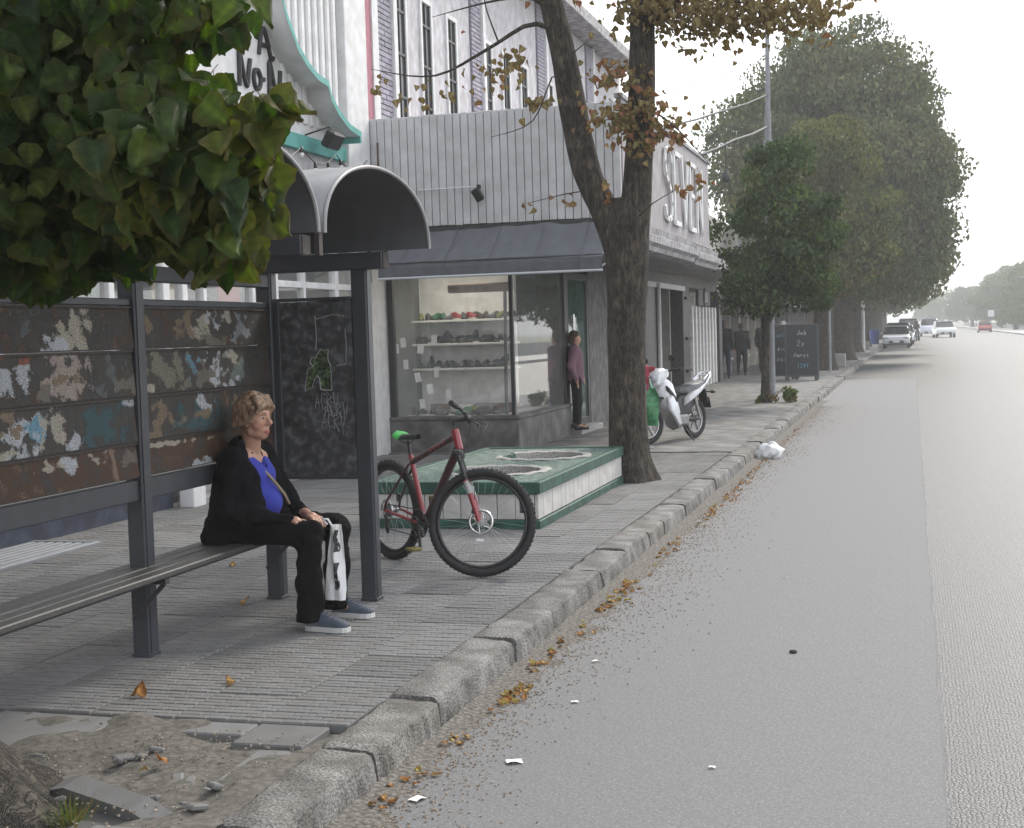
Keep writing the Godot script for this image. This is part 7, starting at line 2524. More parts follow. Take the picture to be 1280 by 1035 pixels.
# ---------------------------------------------------------------- people farther on
func walker(label: String, at: Vector3, turn: float, h: float, jacket: Color, trousers: Color, hairc: Color, stride: float, group := "") -> void:
	var w := thing("person", label, "person", at, group, turn)
	# faces local +x
	var s := h / 1.72
	var P := func(x: float, y: float, z: float) -> Vector3: return Vector3(x, y, z) * s
	var hipR: Vector3 = P.call(0, 0.90, 0.09)
	var hipL: Vector3 = P.call(0, 0.90, -0.09)
	var knR: Vector3 = P.call(0.10 * stride + 0.02, 0.49, 0.10)
	var knL: Vector3 = P.call(-0.06 * stride + 0.02, 0.49, -0.10)
	var anR: Vector3 = P.call(0.16 * stride, 0.08, 0.10)
	var anL: Vector3 = P.call(-0.24 * stride, 0.10, -0.10)
	var shR: Vector3 = P.call(-0.02, 1.40, 0.19)
	var shL: Vector3 = P.call(-0.02, 1.40, -0.19)
	var elR: Vector3 = P.call(-0.10, 1.12, 0.25)
	var elL: Vector3 = P.call(0.02, 1.12, -0.25)
	var wrR: Vector3 = P.call(0.0, 0.88, 0.26)
	var wrL: Vector3 = P.call(0.14, 0.90, -0.24)
	var body := MB.new()
	nets(body, [[hipR, hipL, 0.09 * s, 0.09 * s], [P.call(0, 0.95, 0), P.call(-0.01, 1.35, 0), 0.11 * s, 0.12 * s], [shR, shL, 0.055 * s, 0.055 * s], [P.call(-0.01, 1.42, 0), P.call(0.01, 1.53, 0), 0.055 * s, 0.05 * s],
		[P.call(0.0, 1.63, 0), P.call(0.015, 1.60, 0), 0.088 * s, 0.08 * s], [P.call(0.03, 1.56, 0), P.call(0.055, 1.53, 0), 0.06 * s, 0.04 * s], [P.call(0.09, 1.61, 0), P.call(0.105, 1.585, 0), 0.01 * s, 0.014 * s],
		[shR, elR, 0.045 * s, 0.038 * s], [elR, wrR, 0.036 * s, 0.026 * s], [wrR, wrR + P.call(0.02, -0.14, 0), 0.028 * s, 0.018 * s], [shL, elL, 0.045 * s, 0.038 * s], [elL, wrL, 0.036 * s, 0.026 * s], [wrL, wrL + P.call(0.04, -0.13, 0.01), 0.028 * s, 0.018 * s],
		[hipR, knR, 0.08 * s, 0.055 * s], [knR, anR, 0.052 * s, 0.036 * s], [hipL, knL, 0.08 * s, 0.055 * s], [knL, anL, 0.052 * s, 0.036 * s], [anR, anR + P.call(0.15, -0.045, 0.01), 0.035 * s, 0.028 * s], [anL, anL + P.call(0.14, -0.05, -0.01), 0.035 * s, 0.028 * s]], 0.022, 0.03)
	add(w, "body", body, mk("skin_plain", Color(0.45, 0.26, 0.18), 0.6))
	var jk := MB.new()
	nets(jk, [[P.call(0, 0.90, 0.06), P.call(-0.01, 1.32, 0.07), 0.14 * s, 0.14 * s], [P.call(0, 0.90, -0.06), P.call(-0.01, 1.32, -0.07), 0.14 * s, 0.14 * s], [shR, shL, 0.085 * s, 0.085 * s], [P.call(-0.03, 1.45, 0.03), P.call(-0.03, 1.45, -0.03), 0.06 * s, 0.06 * s], [shR, elR, 0.075 * s, 0.062 * s], [elR, wrR, 0.06 * s, 0.042 * s], [shL, elL, 0.075 * s, 0.062 * s], [elL, wrL, 0.06 * s, 0.042 * s]], 0.022, 0.04)
	add(w, "jacket", jk, mk("cloth_" + jacket.to_html(), jacket, 0.9, {tex = "fine", ts = 4.0}))
	var tr := MB.new()
	nets(tr, [[hipR, hipL, 0.115 * s, 0.115 * s], [hipR, knR, 0.10 * s, 0.075 * s], [knR, anR + Vector3(0, 0.02, 0), 0.072 * s, 0.055 * s], [hipL, knL, 0.10 * s, 0.075 * s], [knL, anL + Vector3(0, 0.02, 0), 0.072 * s, 0.055 * s]], 0.022, 0.03, func(p: Vector3) -> float: return 0.07 - p.y)
	add(w, "trousers", tr, mk("cloth_" + trousers.to_html(), trousers, 0.9, {tex = "fine", ts = 4.0}))
	var hr := MB.new()
	nets(hr, [[P.call(-0.015, 1.655, 0), P.call(-0.03, 1.62, 0), 0.096 * s, 0.09 * s], [P.call(-0.05, 1.6, 0), P.call(-0.06, 1.54, 0), 0.07 * s, 0.055 * s]], 0.018, 0.03, func(p: Vector3) -> float: return p.x - (0.06 + (p.y - 1.62 * s) * 0.6) * s)
	add(w, "hair", hr, mk("hair_" + hairc.to_html(), hairc, 0.8))
	for a in [anR, anL]:
		var sm := MB.new()
		nets(sm, [[a + P.call(-0.04, -0.05, 0), a + P.call(0.16, -0.055, 0), 0.045 * s, 0.035 * s]], 0.018, 0.02)
		add(w, "shoe", sm, mats.black_plastic)

func build_walkers() -> void:
	var away := PI / 2
	walker("person in black jacket and blue jeans walking away by the white-barred shop door", Vector3(-5.55, 0, -43.2), away, 1.78, Color(0.012, 0.012, 0.014), Color(0.035, 0.042, 0.08), Color(0.05, 0.035, 0.03), 1.0, "people walking along the pavement")
	walker("person in dark coat just beyond the person in blue jeans", Vector3(-5.35, 0, -46.0), away, 1.68, Color(0.02, 0.02, 0.022), Color(0.014, 0.014, 0.016), Color(0.04, 0.03, 0.025), 0.7, "people walking along the pavement")
	walker("person all in black left of the young tree trunk, one knee forward", Vector3(-4.75, 0, -47.3), away + 0.15, 1.76, Color(0.010, 0.010, 0.011), Color(0.010, 0.010, 0.011), Color(0.16, 0.13, 0.10), 0.8, "people walking along the pavement")
	walker("person in black partly hidden by the young tree trunk", Vector3(-4.05, 0, -46.6), away - 0.2, 1.7, Color(0.014, 0.013, 0.013), Color(0.012, 0.012, 0.012), Color(0.3, 0.28, 0.26), 0.6, "people walking along the pavement")
	walker("person in black with pale bag close to the shop wall farther along", Vector3(-5.1, 0, -50.5), away, 1.66, Color(0.016, 0.02, 0.02), Color(0.012, 0.012, 0.014), Color(0.05, 0.04, 0.03), 0.9, "people walking along the pavement")
	walker("person in pink top and black trousers standing on the shoe shop doorstep", Vector3(-4.99, 0.08, -21.0), 0.3, 1.5, Color(0.30, 0.16, 0.22), Color(0.012, 0.012, 0.013), Color(0.05, 0.03, 0.02), 0.1)
	walker("person in grey standing by the white posts far along the pavement", Vector3(-3.6, 0, -84), away, 1.72, Color(0.05, 0.06, 0.08), Color(0.03, 0.04, 0.07), Color(0.05, 0.04, 0.03), 0.2, "people walking along the pavement")

# ---------------------------------------------------------------- street furniture
func chalk_text(word: String, h: float) -> MB:
	# letters drawn by hand in uneven chalk strokes, h high
	var G := {
		"J": [[0.7, 1], [0.65, 0.2], [0.4, 0], [0.1, 0.15]], "u": [[0.1, 0.6], [0.15, 0.1], [0.45, 0.0], [0.65, 0.6], [0.7, 0]], "b": [[0.1, 1], [0.12, 0], [0.5, 0.05], [0.65, 0.35], [0.4, 0.6], [0.12, 0.45]],
		"2": [[0.1, 0.8], [0.4, 1], [0.65, 0.75], [0.1, 0.05], [0.7, 0.0]], "x": [[0.1, 0.6], [0.65, 0], [0.4, 0.3], [0.65, 0.6], [0.1, 0]], "M": [[0.05, 0], [0.15, 1], [0.42, 0.4], [0.7, 1], [0.8, 0]],
		"a": [[0.6, 0.5], [0.25, 0.6], [0.1, 0.25], [0.35, 0], [0.6, 0.3], [0.62, 0.6], [0.68, 0]], "r": [[0.1, 0.6], [0.15, 0], [0.2, 0.4], [0.5, 0.6]], "e": [[0.1, 0.3], [0.6, 0.35], [0.45, 0.62], [0.12, 0.4], [0.25, 0.02], [0.6, 0.1]],
		"s": [[0.6, 0.55], [0.25, 0.6], [0.2, 0.4], [0.55, 0.2], [0.4, 0], [0.1, 0.05]], "1": [[0.2, 0.75], [0.4, 1], [0.4, 0]], "8": [[0.55, 0.85], [0.3, 1], [0.15, 0.75], [0.6, 0.3], [0.35, 0], [0.1, 0.25], [0.55, 0.85]],
		"0": [[0.4, 1], [0.12, 0.6], [0.3, 0], [0.6, 0.4], [0.4, 1]], "o": [[0.4, 0.6], [0.12, 0.35], [0.3, 0], [0.6, 0.25], [0.4, 0.6]], "l": [[0.3, 1], [0.25, 0.1], [0.45, 0]], "d": [[0.6, 1], [0.6, 0], [0.3, 0.0], [0.12, 0.3], [0.4, 0.6], [0.6, 0.4]],
		"i": [[0.3, 0.6], [0.35, 0]], "m": [[0.05, 0], [0.1, 0.6], [0.3, 0.55], [0.35, 0], [0.4, 0.5], [0.65, 0.55], [0.7, 0]], "c": [[0.6, 0.5], [0.3, 0.6], [0.12, 0.3], [0.3, 0], [0.6, 0.1]]}
	var m := MB.new()
	var x := -0.4 * h * word.length()
	for ch in word:
		var ps := []
		for q in G[ch]:
			ps.append(Vector3(x + q[0] * h * 0.8 + rr(-0.01, 0.01), (q[1] - 0.4) * h + rr(-0.01, 0.01), 0))
		m.tube(ps, rr(0.009, 0.013), 4)
		x += h * 0.78
	return m

func build_street_things() -> void:
	# tall pole with stay cables to the shop roof
	var pole := thing("tall_pole", "tall grey steel pole standing beside the young green tree", "pole", Vector3(-2.99, 0, -31.2))
	add(pole, "shaft", MB.new().tube([Vector3(0, -0.05, 0), Vector3(0, 3.0, 0), Vector3(0.03, 6.2, 0)], [0.085, 0.08, 0.07], 12), mats.grey_pole)
	add(pole, "upper_shaft", MB.new().tube([Vector3(0.03, 6.2, 0), Vector3(0.06, 8.6, 0)], [0.055, 0.045], 10), mats.grey_pole)
	add(pole, "collar", MB.new().tube([Vector3(0.03, 5.45, 0), Vector3(0.03, 5.62, 0)], 0.1, 12), mats.grey_pole)
	var c1 := [Vector3(-2.96, 5.92, -31.2), Vector3(-3.22, 5.15, -27.2), Vector3(-3.48, 4.45, -23.7)]
	var c2 := [Vector3(-2.96, 6.6, -31.2), Vector3(-3.25, 5.45, -25.5), Vector3(-3.5, 4.6, -21.0)]
	var c3 := [Vector3(-2.94, 7.4, -31.2), Vector3(-4.9, 6.2, -28), Vector3(-6.9, 5.2, -24.8)]
	var cl := ["thick lower stay cable from the tall pole to the shoe shop sign wall", "upper stay cable from the tall pole to the shoe shop roof", "thin high wire from the tall pole to the white building"]
	for k in 3:
		var m := MB.new()
		var a: Array = [c1, c2, c3][k]
		m.tube([a[0], a[0].lerp(a[1], 0.5) + Vector3(0, -0.03, 0), a[1], a[1].lerp(a[2], 0.5) + Vector3(0, -0.02, 0), a[2]], [0.026, 0.018, 0.008][k], 6)
		one("stay_cable", cl[k], "cable", m, mats.cable_grey, Vector3.ZERO, Basis(), "cables to the tall pole")
	var lamp := thing("hanging_lamp", "small dark lamp hanging from the lower stay cable", "lamp", Vector3(-3.28, 4.35, -26.3))
	add(lamp, "cord", MB.new().tube([Vector3(0, 0.7, 0), Vector3(0, 0.1, 0)], 0.015, 5), mats.cable_grey)
	add(lamp, "shade", MB.new().lathe([Vector2(0.02, 0.14), Vector2(0.05, 0.1), Vector2(0.08, 0.0), Vector2(0.07, -0.06), Vector2(0.0, -0.1)], 10), mats.cable_grey)
	# stake and undergrowth at the young tree
	var bush := thing("tree_base_shrub", "small leafy shoots growing at the foot of the young tree", "shrub", Vector3(-2.85, 0, -29.25))
	for k in 9:
		var a := k * 0.75
		add(bush, "stem", stalk([Vector3(cos(a) * 0.05, 0, sin(a) * 0.05), Vector3(cos(a) * 0.16, 0.18, sin(a) * 0.14), Vector3(cos(a) * 0.3 + 0.1, 0.24 + 0.05 * (k % 3), sin(a) * 0.2)], 0.008, 0.003, 5), mats.bark)
	crown(bush, [[Vector3(0.38, 0.24, 0), Vector3(0.22, 0.16, 0.2), 1.0], [Vector3(0.0, 0.12, 0), Vector3(0.26, 0.1, 0.2), 0.7]], 330, 0.085, [Color(0.07, 0.11, 0.025), Color(0.12, 0.15, 0.03), Color(0.14, 0.09, 0.035)], 77, mats.leaf_far, 0.07, 30)
	# chalkboards
	mk("board_black", Color(0.022, 0.026, 0.03), 0.8, {tex = "blotch", ts = 1.5})
	mk("chalk_white", Color(0.36, 0.38, 0.39), 0.95)
	mk("chalk_blue", Color(0.10, 0.27, 0.33), 0.95)
	var boards := [[Vector3(-3.03, 0, -40.6), 0.12, "tall black chalkboard with white and blue writing standing near the kerb", [["Jub", 1.36, 0.011, "chalk_white"], ["2x", 1.05, 0.014, "chalk_white"], ["Mares", 0.72, 0.010, "chalk_white"], ["1280", 0.42, 0.010, "chalk_blue"]]], [Vector3(-3.68, 0, -41.4), 0.35, "second chalkboard half hidden behind the young tree", [["sol", 1.3, 0.010, "chalk_blue"], ["dia", 0.9, 0.010, "chalk_white"], ["mac", 0.6, 0.011, "chalk_white"]]]]
	for b in boards:
		var o := thing("chalkboard", b[2], "chalkboard", b[0], "chalkboards on the pavement", b[1])
		for s in [1.0, -1.0]:
			var tilt := Basis(Vector3.RIGHT, -0.12 * s)
			var m := MB.new()
			m.box(Vector3(0, 0.87, 0.0), Vector3(0.86, 1.42, 0.03), 0.004)
			var bd := add(o, "board", m, mats.board_black, Vector3(0, 0, s * 0.2), tilt)
			var fr := MB.new()
			for e in [-1, 1]:
				fr.box(Vector3(e * 0.45, 0.82, 0), Vector3(0.04, 1.56, 0.045), 0.004)
				fr.box(Vector3(0, 0.87 + e * 0.73, 0), Vector3(0.86, 0.04, 0.045), 0.004)
				fr.box(Vector3(e * 0.40, 0.06, 0), Vector3(0.08, 0.12, 0.05), 0.01)
			add(bd, "frame", fr, mats.steel_grey)
			if s > 0:
				for q in b[3]:
					add(bd, "chalk_writing", chalk_text(q[0], q[2] * 11.0), mats[q[3]], Vector3(rr(-0.04, 0.04), q[1], 0.019), Basis(Vector3.BACK, rr(-0.08, 0.08)))
	# things round the farther trunks
	var cube := MB.new()
	cube.box(Vector3(0, 0.24, 0), Vector3(0.5, 0.48, 0.5), 0.02)
	one("concrete_block", "pale concrete block beside the autumn tree trunk", "block", cube, mats.stone_step, Vector3(-2.62, 0, -53.0))
	one("concrete_block", "small concrete block at the foot of the white post far along the kerb", "block", cube, mats.stone_step, Vector3(-2.7, 0, -86.0))
	one("thin_post", "thin grey post in front of the autumn tree trunk", "post", MB.new().tube([Vector3.ZERO, Vector3(0, 2.6, 0)], 0.045, 8), mats.grey_pole, Vector3(-2.62, 0, -47.5))
	var mp := thing("meter_post", "grey service box on a post between the avenue trunks", "meter box", Vector3(-3.0, 0, -74))
	add(mp, "post", MB.new().tube([Vector3.ZERO, Vector3(0, 5.2, 0)], 0.09, 8), mats.rust_edge)
	add(mp, "meter_box", MB.new().box(Vector3(-0.25, 2.3, 0.1), Vector3(0.55, 1.0, 0.3), 0.02), mats.stone_step)
	add(mp, "base_cabinet", MB.new().box(Vector3(-0.45, 0.5, 0.2), Vector3(0.5, 1.0, 0.35), 0.02), mk("cabinet_green", Color(0.08, 0.2, 0.16), 0.6))
	var wp := thing("white_post", "white painted post with dark top standing far along the kerb", "post", Vector3(-2.75, 0, -84.5))
	add(wp, "shaft", MB.new().tube([Vector3.ZERO, Vector3(0, 3.4, 0)], 0.11, 10), mats.white_trim)
	add(wp, "top", MB.new().tube([Vector3(0, 3.4, 0), Vector3(0, 4.6, 0)], 0.1, 10), mats.grey_pole)
	var bin := thing("litter_bin", "small blue litter bin on the pavement behind the parked cars", "bin", Vector3(-2.6, 0, -104))
	add(bin, "body", MB.new().lathe([Vector2(0.0, 0.05), Vector2(0.3, 0.05), Vector2(0.36, 1.0), Vector2(0.38, 1.0), Vector2(0.38, 1.08), Vector2(0.0, 1.08)], 14, false), mk("bin_blue", Color(0.03, 0.05, 0.3), 0.5))
	for s in [-1, 1]:
		add(bin, "leg", MB.new().box(Vector3(s * 0.25, 0.03, 0), Vector3(0.06, 0.08, 0.06)), mats.black_plastic)
	# across the road: low wall, lamp post, sign
	var wl := MB.new()
	for k in 30:
		wl.box(Vector3(14.5 + 0.08 * k, 0.45, -420 + k * 13.5), Vector3(0.3, 0.9, 13.4), 0.02)
	one("low_wall", "long low wall on the far side of the road under the park trees", "wall", wl, mats.stone_step)
	var lp := thing("street_lamp", "pale lamp post at the right edge beyond the road", "lamp post", Vector3(12.4, 0, -158))
	add(lp, "shaft", MB.new().tube([Vector3.ZERO, Vector3(0, 5.6, 0)], [0.12, 0.07], 10), mats.stone_step)
	add(lp, "arm", MB.new().tube([Vector3(0, 5.5, 0), Vector3(-0.6, 5.9, 0), Vector3(-1.3, 5.95, 0)], 0.05, 8), mats.stone_step)
	add(lp, "lamp_head", MB.new().box(Vector3(-1.55, 5.93, 0), Vector3(0.6, 0.12, 0.25), 0.03), mats.grey_pole)
	var rs := thing("road_sign", "white square road sign on a post above the red car", "sign", Vector3(11.8, 0, -230))
	add(rs, "post", MB.new().tube([Vector3.ZERO, Vector3(0, 2.4, 0)], 0.06, 8), mats.grey_pole)
	add(rs, "plate", MB.new().box(Vector3(0, 2.5, 0.08), Vector3(0.9, 1.0, 0.04), 0.01), mats.white_trim)

# ---------------------------------------------------------------- vehicles
func car(nm: String, label: String, category: String, at: Vector3, turn: float, col: Color, dims: Array, prof: Array, cabin: Array, group := "") -> Node3D:
	# faces local +x; dims: length, width; prof: side outline of the body; cabin: side outline of the glasshouse
	var c := thing(nm, label, category, at, group, turn)
	var paint := mk("car_" + col.to_html(), col, 0.25, {coat = 0.8, metal = 0.1})
	var w: float = dims[1] / 2
	var loft := func(poly: Array, hw: float, inset: float, bulge: float) -> MB:
		# sections from one side to the other, narrowing toward the edges
		var m := MB.new()
		var cc := Vector2.ZERO
		for q in poly:
			cc += q
		cc /= poly.size()
		var n := poly.size()
		var zs := [-1.0, -0.94, -0.8, 0.0, 0.8, 0.94, 1.0]
		var sc := [1.0 - inset, 1.0 - inset * 0.4, 1.0 - inset * 0.08, 1.0, 1.0 - inset * 0.08, 1.0 - inset * 0.4, 1.0 - inset]
		m.surf(n, 6, func(s, t):
			var q: Vector2 = poly[int(round(s * n)) % n]
			var k := int(round(t * 6))
			var e: Vector2 = cc + (q - cc) * sc[k]
			var lean := bulge * (q.y - cc.y)
			return Vector3(e.x, e.y, zs[k] * (hw - maxf(lean, 0.0))), 1.0)
		var pl := PackedVector2Array(poly)
		var ix := Geometry2D.triangulate_polygon(pl)
		for sd in [-1.0, 1.0]:
			var f := m.v.size()
			for q in pl:
				var e: Vector2 = cc + (q - cc) * sc[0]
				m.p(Vector3(e.x, e.y, sd * (hw - maxf(bulge * (q.y - cc.y), 0.0))), Vector3(0, 0.1, sd))
			for k in range(0, ix.size(), 3):
				m.t(f + ix[k], f + ix[k + 1], f + ix[k + 2])
		return m
	add(c, "body", loft.call(prof, w, 0.05, 0.03), paint)
	add(c, "cabin_glass", loft.call(cabin, w * 0.93, 0.06, 0.28), mk("car_glass", Color(0.02, 0.023, 0.026), 0.05))
	var top := []
	var hi := 0.0
	for q in cabin:
		hi = maxf(hi, q.y)
	var rx0 := 99.0
	var rx1 := -99.0
	for q in cabin:
		if q.y > hi - 0.08:
			rx0 = minf(rx0, q.x)
			rx1 = maxf(rx1, q.x)
	add(c, "roof", MB.new().box(Vector3((rx0 + rx1) / 2, hi + 0.005, 0), Vector3(rx1 - rx0 + 0.1, 0.05, w * 1.55), 0.02), paint)
	var L: float = dims[0]
	for x in [L * 0.31, -L * 0.30]:
		for s in [-1.0, 1.0]:
			var t := MB.new()
			t.tube([Vector3(0, 0, -0.1), Vector3(0, 0, 0.1)], 0.31, 20)
			var o := add(c, "wheel", t, mats.rubber, Vector3(x, 0.31, s * (w - 0.1)))
			add(o, "rim", MB.new().tube([Vector3(0, 0, -0.108), Vector3(0, 0, 0.108)], 0.2, 16), mats.alloy)
	for s in [-1.0, 1.0]:
		add(c, "headlight", MB.new().ell(Vector3(L * 0.47, 0.68, s * w * 0.72), Vector3(0.1, 0.09, 0.2), 10, 6), mats.lamp_lens)
		add(c, "tail_light", MB.new().box(Vector3(-L * 0.485, 0.8, s * w * 0.82), Vector3(0.08, 0.2, 0.14), 0.02), mk("tail_red", Color(0.25, 0.01, 0.01), 0.3))
		add(c, "mirror", MB.new().box(Vector3(L * 0.16, 1.0, s * (w + 0.08)), Vector3(0.1, 0.14, 0.16), 0.03), paint)
	add(c, "grille", MB.new().box(Vector3(L * 0.49, 0.45, 0), Vector3(0.06, 0.22, w * 1.1), 0.02), mats.black_plastic)
	add(c, "number_plate", MB.new().box(Vector3(L * 0.5 + 0.02, 0.45, 0), Vector3(0.02, 0.12, 0.42), 0.004), mats.white_trim)
	return c

func build_traffic() -> void:
	var V := func(a: Array) -> Array:
		var o := []
		for q in a:
			o.append(Vector2(q[0], q[1]))
		return o
	var hatch: Array = V.call([[1.95, 0.32], [2.0, 0.55], [1.9, 0.74], [1.1, 0.92], [0.3, 0.97], [-1.5, 1.0], [-1.95, 0.95], [-2.0, 0.6], [-1.95, 0.3], [-1.0, 0.22], [1.2, 0.22]])
	var hatch_c: Array = V.call([[1.05, 0.92], [0.35, 1.38], [0.0, 1.45], [-1.2, 1.44], [-1.85, 1.0], [-1.0, 0.95]])
	var suv: Array = V.call([[2.15, 0.4], [2.2, 0.75], [2.1, 0.95], [1.1, 1.08], [-1.9, 1.1], [-2.2, 1.05], [-2.2, 0.5], [-2.1, 0.32], [1.4, 0.3]])
	var suv_c: Array = V.call([[1.05, 1.06], [0.45, 1.6], [0.1, 1.66], [-1.8, 1.64], [-2.12, 1.1], [-1.0, 1.06]])
	var van: Array = V.call([[2.4, 0.4], [2.45, 0.9], [2.2, 1.15], [1.6, 1.3], [-2.4, 1.32], [-2.45, 0.5], [-2.3, 0.3], [1.6, 0.3]])
	var van_c: Array = V.call([[1.75, 1.25], [1.2, 1.85], [0.8, 2.0], [-2.3, 2.02], [-2.42, 1.3], [-1.0, 1.25]])
	var face := -PI / 2
	var y := -0.148
	var gp := "parked cars along the left kerb"
	car("parked_car", "silver hatchback at the front of the parked row facing the camera", "car", Vector3(-1.0, y, -97), face, Color(0.5, 0.51, 0.53), [4.0, 1.72], hatch, hatch_c, gp)
	car("parked_car", "black sport utility car parked right behind the silver hatchback", "car", Vector3(-0.95, y, -103.5), face, Color(0.015, 0.015, 0.017), [4.4, 1.85], suv, suv_c, gp)
	car("parked_car", "white car parked third in the kerbside row", "car", Vector3(-0.75, y, -112), face, Color(0.7, 0.7, 0.7), [4.0, 1.75], hatch, hatch_c, gp)
	car("parked_car", "grey car parked fourth in the kerbside row", "car", Vector3(-0.7, y, -121), face, Color(0.3, 0.31, 0.33), [4.0, 1.75], hatch, hatch_c, gp)
	car("parked_van", "white van parked at the far end of the kerbside row", "van", Vector3(-0.3, y, -134), face, Color(0.7, 0.7, 0.68), [4.9, 1.95], van, van_c, gp)
	car("oncoming_van", "tall white van driving toward the camera behind the pickup", "van", Vector3(1.9, y, -168), face, Color(0.6, 0.64, 0.72), [4.9, 2.0], van, van_c)
	var pk := car("pickup", "white pickup driving toward the camera in the middle of the road", "pickup", Vector3(3.15, y, -152), face + 0.10, Color(0.68, 0.69, 0.7), [4.4, 1.9], suv, suv_c)
	add(pk, "cargo_bed", MB.new().box(Vector3(-2.4, 0.85, 0), Vector3(1.4, 0.6, 1.75), 0.04), mk("pickup_bed", Color(0.68, 0.69, 0.7), 0.4))
	car("red_car", "red car with white roof on the far right of the road", "car", Vector3(9.4, y, -200), face + PI, Color(0.33, 0.02, 0.02), [4.0, 1.75], hatch, hatch_c)
	# the white sport utility car that the shop glass mirrors stands across the road
	car("parked_car", "white sport utility car parked across the road out of the picture", "car", Vector3(9.6, y, -12), 0.0 - PI / 2, Color(0.75, 0.75, 0.76), [4.4, 1.85], suv, suv_c)
	# cyclist
	var cy := thing("motorbike_rider", "rider in black on a small motorbike beside the parked cars", "rider", Vector3(0.35, y, -128), "", face)
	var m := MB.new()
	nets(m, [[Vector3(-0.15, 0.95, 0), Vector3(0.0, 1.4, 0), 0.2, 0.2], [Vector3(0.02, 1.45, 0.2), Vector3(0.35, 1.15, 0.26), 0.08, 0.06], [Vector3(0.02, 1.45, -0.2), Vector3(0.35, 1.15, -0.26), 0.08, 0.06], [Vector3(0.06, 1.62, 0), Vector3(0.08, 1.72, 0), 0.13, 0.14], [Vector3(-0.1, 0.9, 0.14), Vector3(0.3, 0.75, 0.2), 0.12, 0.09], [Vector3(0.3, 0.75, 0.2), Vector3(0.1, 0.3, 0.2), 0.08, 0.06], [Vector3(-0.1, 0.9, -0.14), Vector3(0.3, 0.75, -0.2), 0.12, 0.09], [Vector3(0.3, 0.75, -0.2), Vector3(0.1, 0.3, -0.2), 0.08, 0.06]], 0.035, 0.05)
	add(cy, "body", m, mk("rider_black", Color(0.015, 0.015, 0.017), 0.7))
	for x in [-0.6, 0.6]:
		var ps := []
		for k in 24:
			ps.append(Vector3(x + cos(TAU * k / 24) * 0.25, 0.3 + sin(TAU * k / 24) * 0.25, 0))
		add(cy, "wheel", MB.new().tube(ps, 0.05, 6, false, true), mats.rubber)
	add(cy, "frame", MB.new().tube([Vector3(-0.7, 0.75, 0), Vector3(0.0, 0.65, 0), Vector3(0.45, 0.9, 0), Vector3(0.6, 0.3, 0)], 0.09, 8), mats.black_plastic)

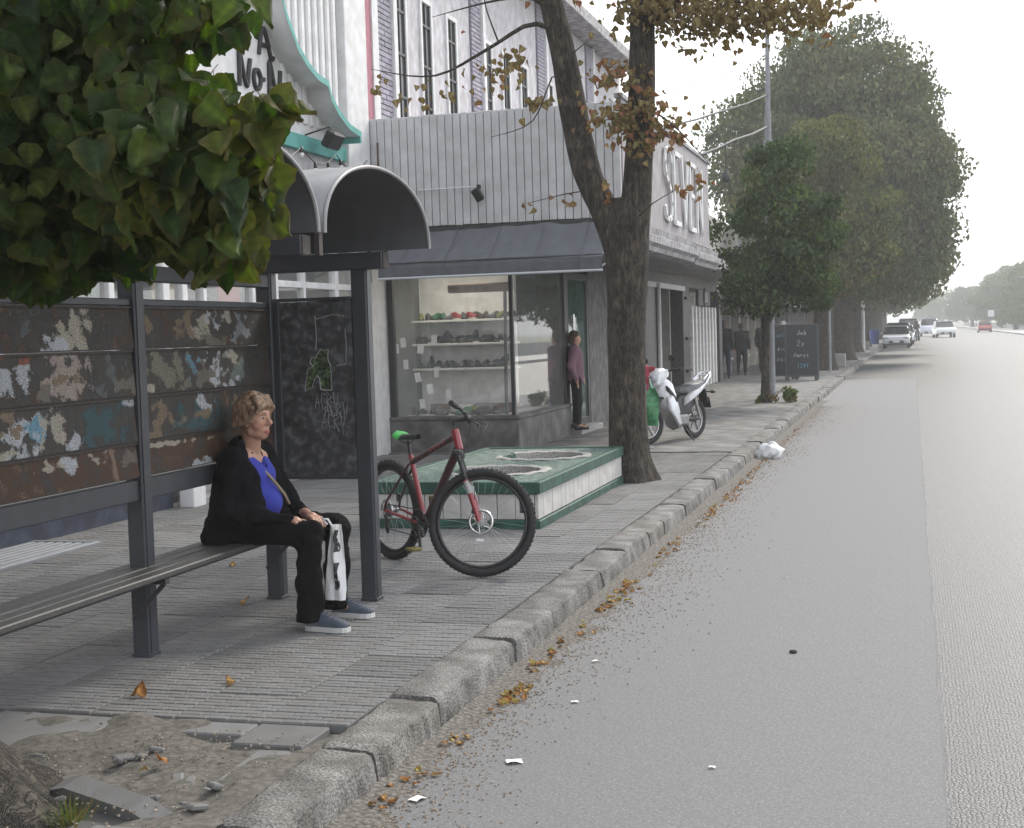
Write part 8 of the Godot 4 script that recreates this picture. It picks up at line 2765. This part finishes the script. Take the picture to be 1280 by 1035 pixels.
# ---------------------------------------------------------------- fallen leaves and scraps
func build_litter() -> void:
	var P := [Color(0.26, 0.13, 0.045), Color(0.20, 0.085, 0.03), Color(0.30, 0.19, 0.07), Color(0.13, 0.07, 0.03), Color(0.24, 0.20, 0.06)]
	var nmz := ["ochre", "russet", "tan", "dark brown", "yellowish"]
	var bank := []
	for k in 10:
		bank.append(leaf_mesh(rr(0.15, 0.6), rr(0.0, 0.4), P[k % 5], P[(k + 1) % 5], rr(0.6, 1.4)))
	# heaps in the gutter: [z, x, spread along z, count]
	var heaps := [[-4.75, -1.93, 0.1, 7], [-5.05, -1.9, 0.06, 5], [-5.5, -1.9, 0.05, 5], [-6.15, -1.87, 0.15, 14], [-6.35, -1.86, 0.1, 16], [-6.85, -1.9, 0.2, 8], [-7.6, -1.9, 0.35, 12], [-8.6, -1.88, 0.35, 22], [-9.1, -1.88, 0.25, 16], [-10.5, -1.88, 0.8, 20], [-12.6, -1.85, 0.8, 26], [-14.3, -1.82, 0.7, 26], [-15.6, -1.85, 0.6, 18], [-18, -1.85, 1.5, 18], [-22, -1.85, 2.0, 16]]
	var n := 0
	for h in heaps:
		for k in h[3]:
			var p := Vector3(h[1] + absf(rng.randfn()) * 0.06, -0.122 + rr(0, 0.012), h[0] + rng.randfn() * h[2] * 0.6)
			var ci := rng.randi() % 10
			var where := "near the broken kerb stone" if h[0] > -5.8 else "in the gutter opposite the seated person" if h[0] > -7.2 else "in the gutter by the bicycle" if h[0] > -10 else "in the gutter beside the planter" if h[0] > -15 else "in the gutter past the forked tree"
			one("fallen_leaf", "%s dry leaf lying %s" % [nmz[ci % 5], where], "leaf", bank[ci], mats.leaf_dry, p, Basis.from_euler(Vector3(PI / 2 + rr(-0.35, 0.35), rr(0, TAU), rr(-0.3, 0.3))).scaled(Vector3.ONE * rr(0.022, 0.048)), "dry leaves %s" % where)
			n += 1
	# loose leaves on the pavement and in the tree pit
	var loose := [[-3.36, -5.47, "ochre", "on the tiles nearest the foreground trunk", 0.075], [-3.02, -5.75, "tan", "on the tiles before the first bench post", 0.05], [-2.72, -4.62, "ochre", "in the middle of the tree pit", 0.05], [-2.75, -4.5, "yellowish", "beside the ochre one in the tree pit", 0.04], [-3.9, -7.55, "tan", "under the bench by the far post", 0.06], [-4.6, -8.8, "tan", "behind the bench on the tiles", 0.05]]
	for k in loose.size():
		var q = loose[k]
		one("fallen_leaf", "%s leaf lying %s" % [q[2], q[3]], "leaf", bank[[0, 2, 0, 4, 2, 2][k]], mats.leaf_dry, Vector3(q[0], 0.022, q[1]), Basis.from_euler(Vector3(PI / 2 + 0.25, k * 1.3, 0)).scaled(Vector3.ONE * q[4]))
	# gritty silt along the foot of the kerb
	var g := MB.new()
	g.box(Vector3.ZERO, Vector3(0.008, 0.005, 0.006))
	var xs := []
	var cl := []
	for k in 14000:
		var z := -4.0 - pow(rng.randf(), 1.3) * 26.0
		var x := -1.97 + absf(rng.randfn()) * (0.24 + 0.14 * N1.get_noise_1d(z * 40))
		xs.append(Transform3D(Basis.from_euler(Vector3(rr(0, 3), rr(0, 3), 0)).scaled(Vector3.ONE * rr(0.25, 1.1)), Vector3(x, -0.128, z)))
		var d := rr(0.6, 1.2)
		cl.append(Color(0.28 * d, 0.22 * d, 0.16 * d))
	for k in 700:
		xs.append(Transform3D(Basis.from_euler(Vector3(rr(0, 3), rr(0, 3), 0)).scaled(Vector3.ONE * rr(0.3, 1.3)), Vector3(rr(-3.3, -2.3), 0.01, rr(-5.05, -3.6))))
		var d := rr(0.5, 1.3)
		cl.append(Color(0.24 * d, 0.2 * d, 0.16 * d))
	g.tint(Color(1, 1, 1))
	var grit := many(self, "grit", g, mk("grit", Color(1, 1, 1), 0.95, {vc = true}), xs, cl)
	grit.set_meta("kind", "stuff")
	grit.set_meta("label", "brown grit and dust along the foot of the kerb")
	grit.set_meta("category", "grit")
	# silt sheet: thin drift of dust against the kerb
	var sm := MB.new()
	sm.surf(6, 500, func(s, t):
		var z := lerpf(-3.5, -32.0, t)
		var wd := 0.20 + 0.12 * N1.get_noise_1d(z * 45) + 0.14 * N2.get_noise_1d(z * 260)
		var x = -1.985 + s * maxf(wd, 0.1)
		return Vector3(x, lerpf(-0.112, -0.1335, pow(s, 0.7)) + 0.004 * N2.get_noise_2d(x * 400, z * 200), z), 1.0)
	struct("gutter_silt", sm, mk("silt", Color(0.32, 0.295, 0.26), 0.95, {tex = "mid", ts = 1.2, det = "fine", ds = 3.0, bump = "mid", bs = 0.6}))
	# scraps
	var scraps := [[-1.55, -5.28, "on the lane in the foreground", 0.05, 0.4], [-1.78, -4.78, "by the foot of the kerb in the foreground", 0.045, 1.2], [-1.52, -6.2, "left of the leaf heap on the lane", 0.025, 0.3], [-0.77, -5.35, "in the middle of the lane", 0.02, 0.1], [-1.6, -7.0, "on the lane past the leaf heap", 0.025, 0.9]]
	for q in scraps:
		var m := MB.new()
		m.surf(4, 4, func(s, t): return Vector3((s - 0.5) * 1.3, 0.12 * sin(s * 4.0) * t, (t - 0.5)), 1.0)
		one("paper_scrap", "white paper scrap %s" % q[2], "paper", m, mats.white_paper, Vector3(q[0], -0.123, q[1]), Basis(Vector3.UP, q[4]).scaled(Vector3.ONE * q[3]))
	var st := MB.new()
	st.ell(Vector3.ZERO, Vector3(0.022, 0.010, 0.018), 8, 6)
	one("dark_clod", "small dark clod lying on the pale lane", "clod", st, mats.bark, Vector3(-0.62, -0.123, -7.35))
	var pb := MB.new()
	pb.surf(22, 14, func(s, t):
		var a = TAU * s
		var la = PI * t
		var r := 0.15 * (1.0 + 0.5 * N1.get_noise_3d(cos(a) * 90, sin(a) * 90, t * 130) + 0.3 * N2.get_noise_3d(cos(a) * 120, sin(a) * 120, t * 200))
		return Vector3(sin(la) * cos(a) * r, -cos(la) * r * 0.75 + 0.07, sin(la) * sin(a) * r * 0.9), -1.0)
	one("plastic_bag", "crumpled white plastic bag lying in the gutter", "bag", pb, mats.white_plastic, Vector3(-1.80, -0.13, -18.3))
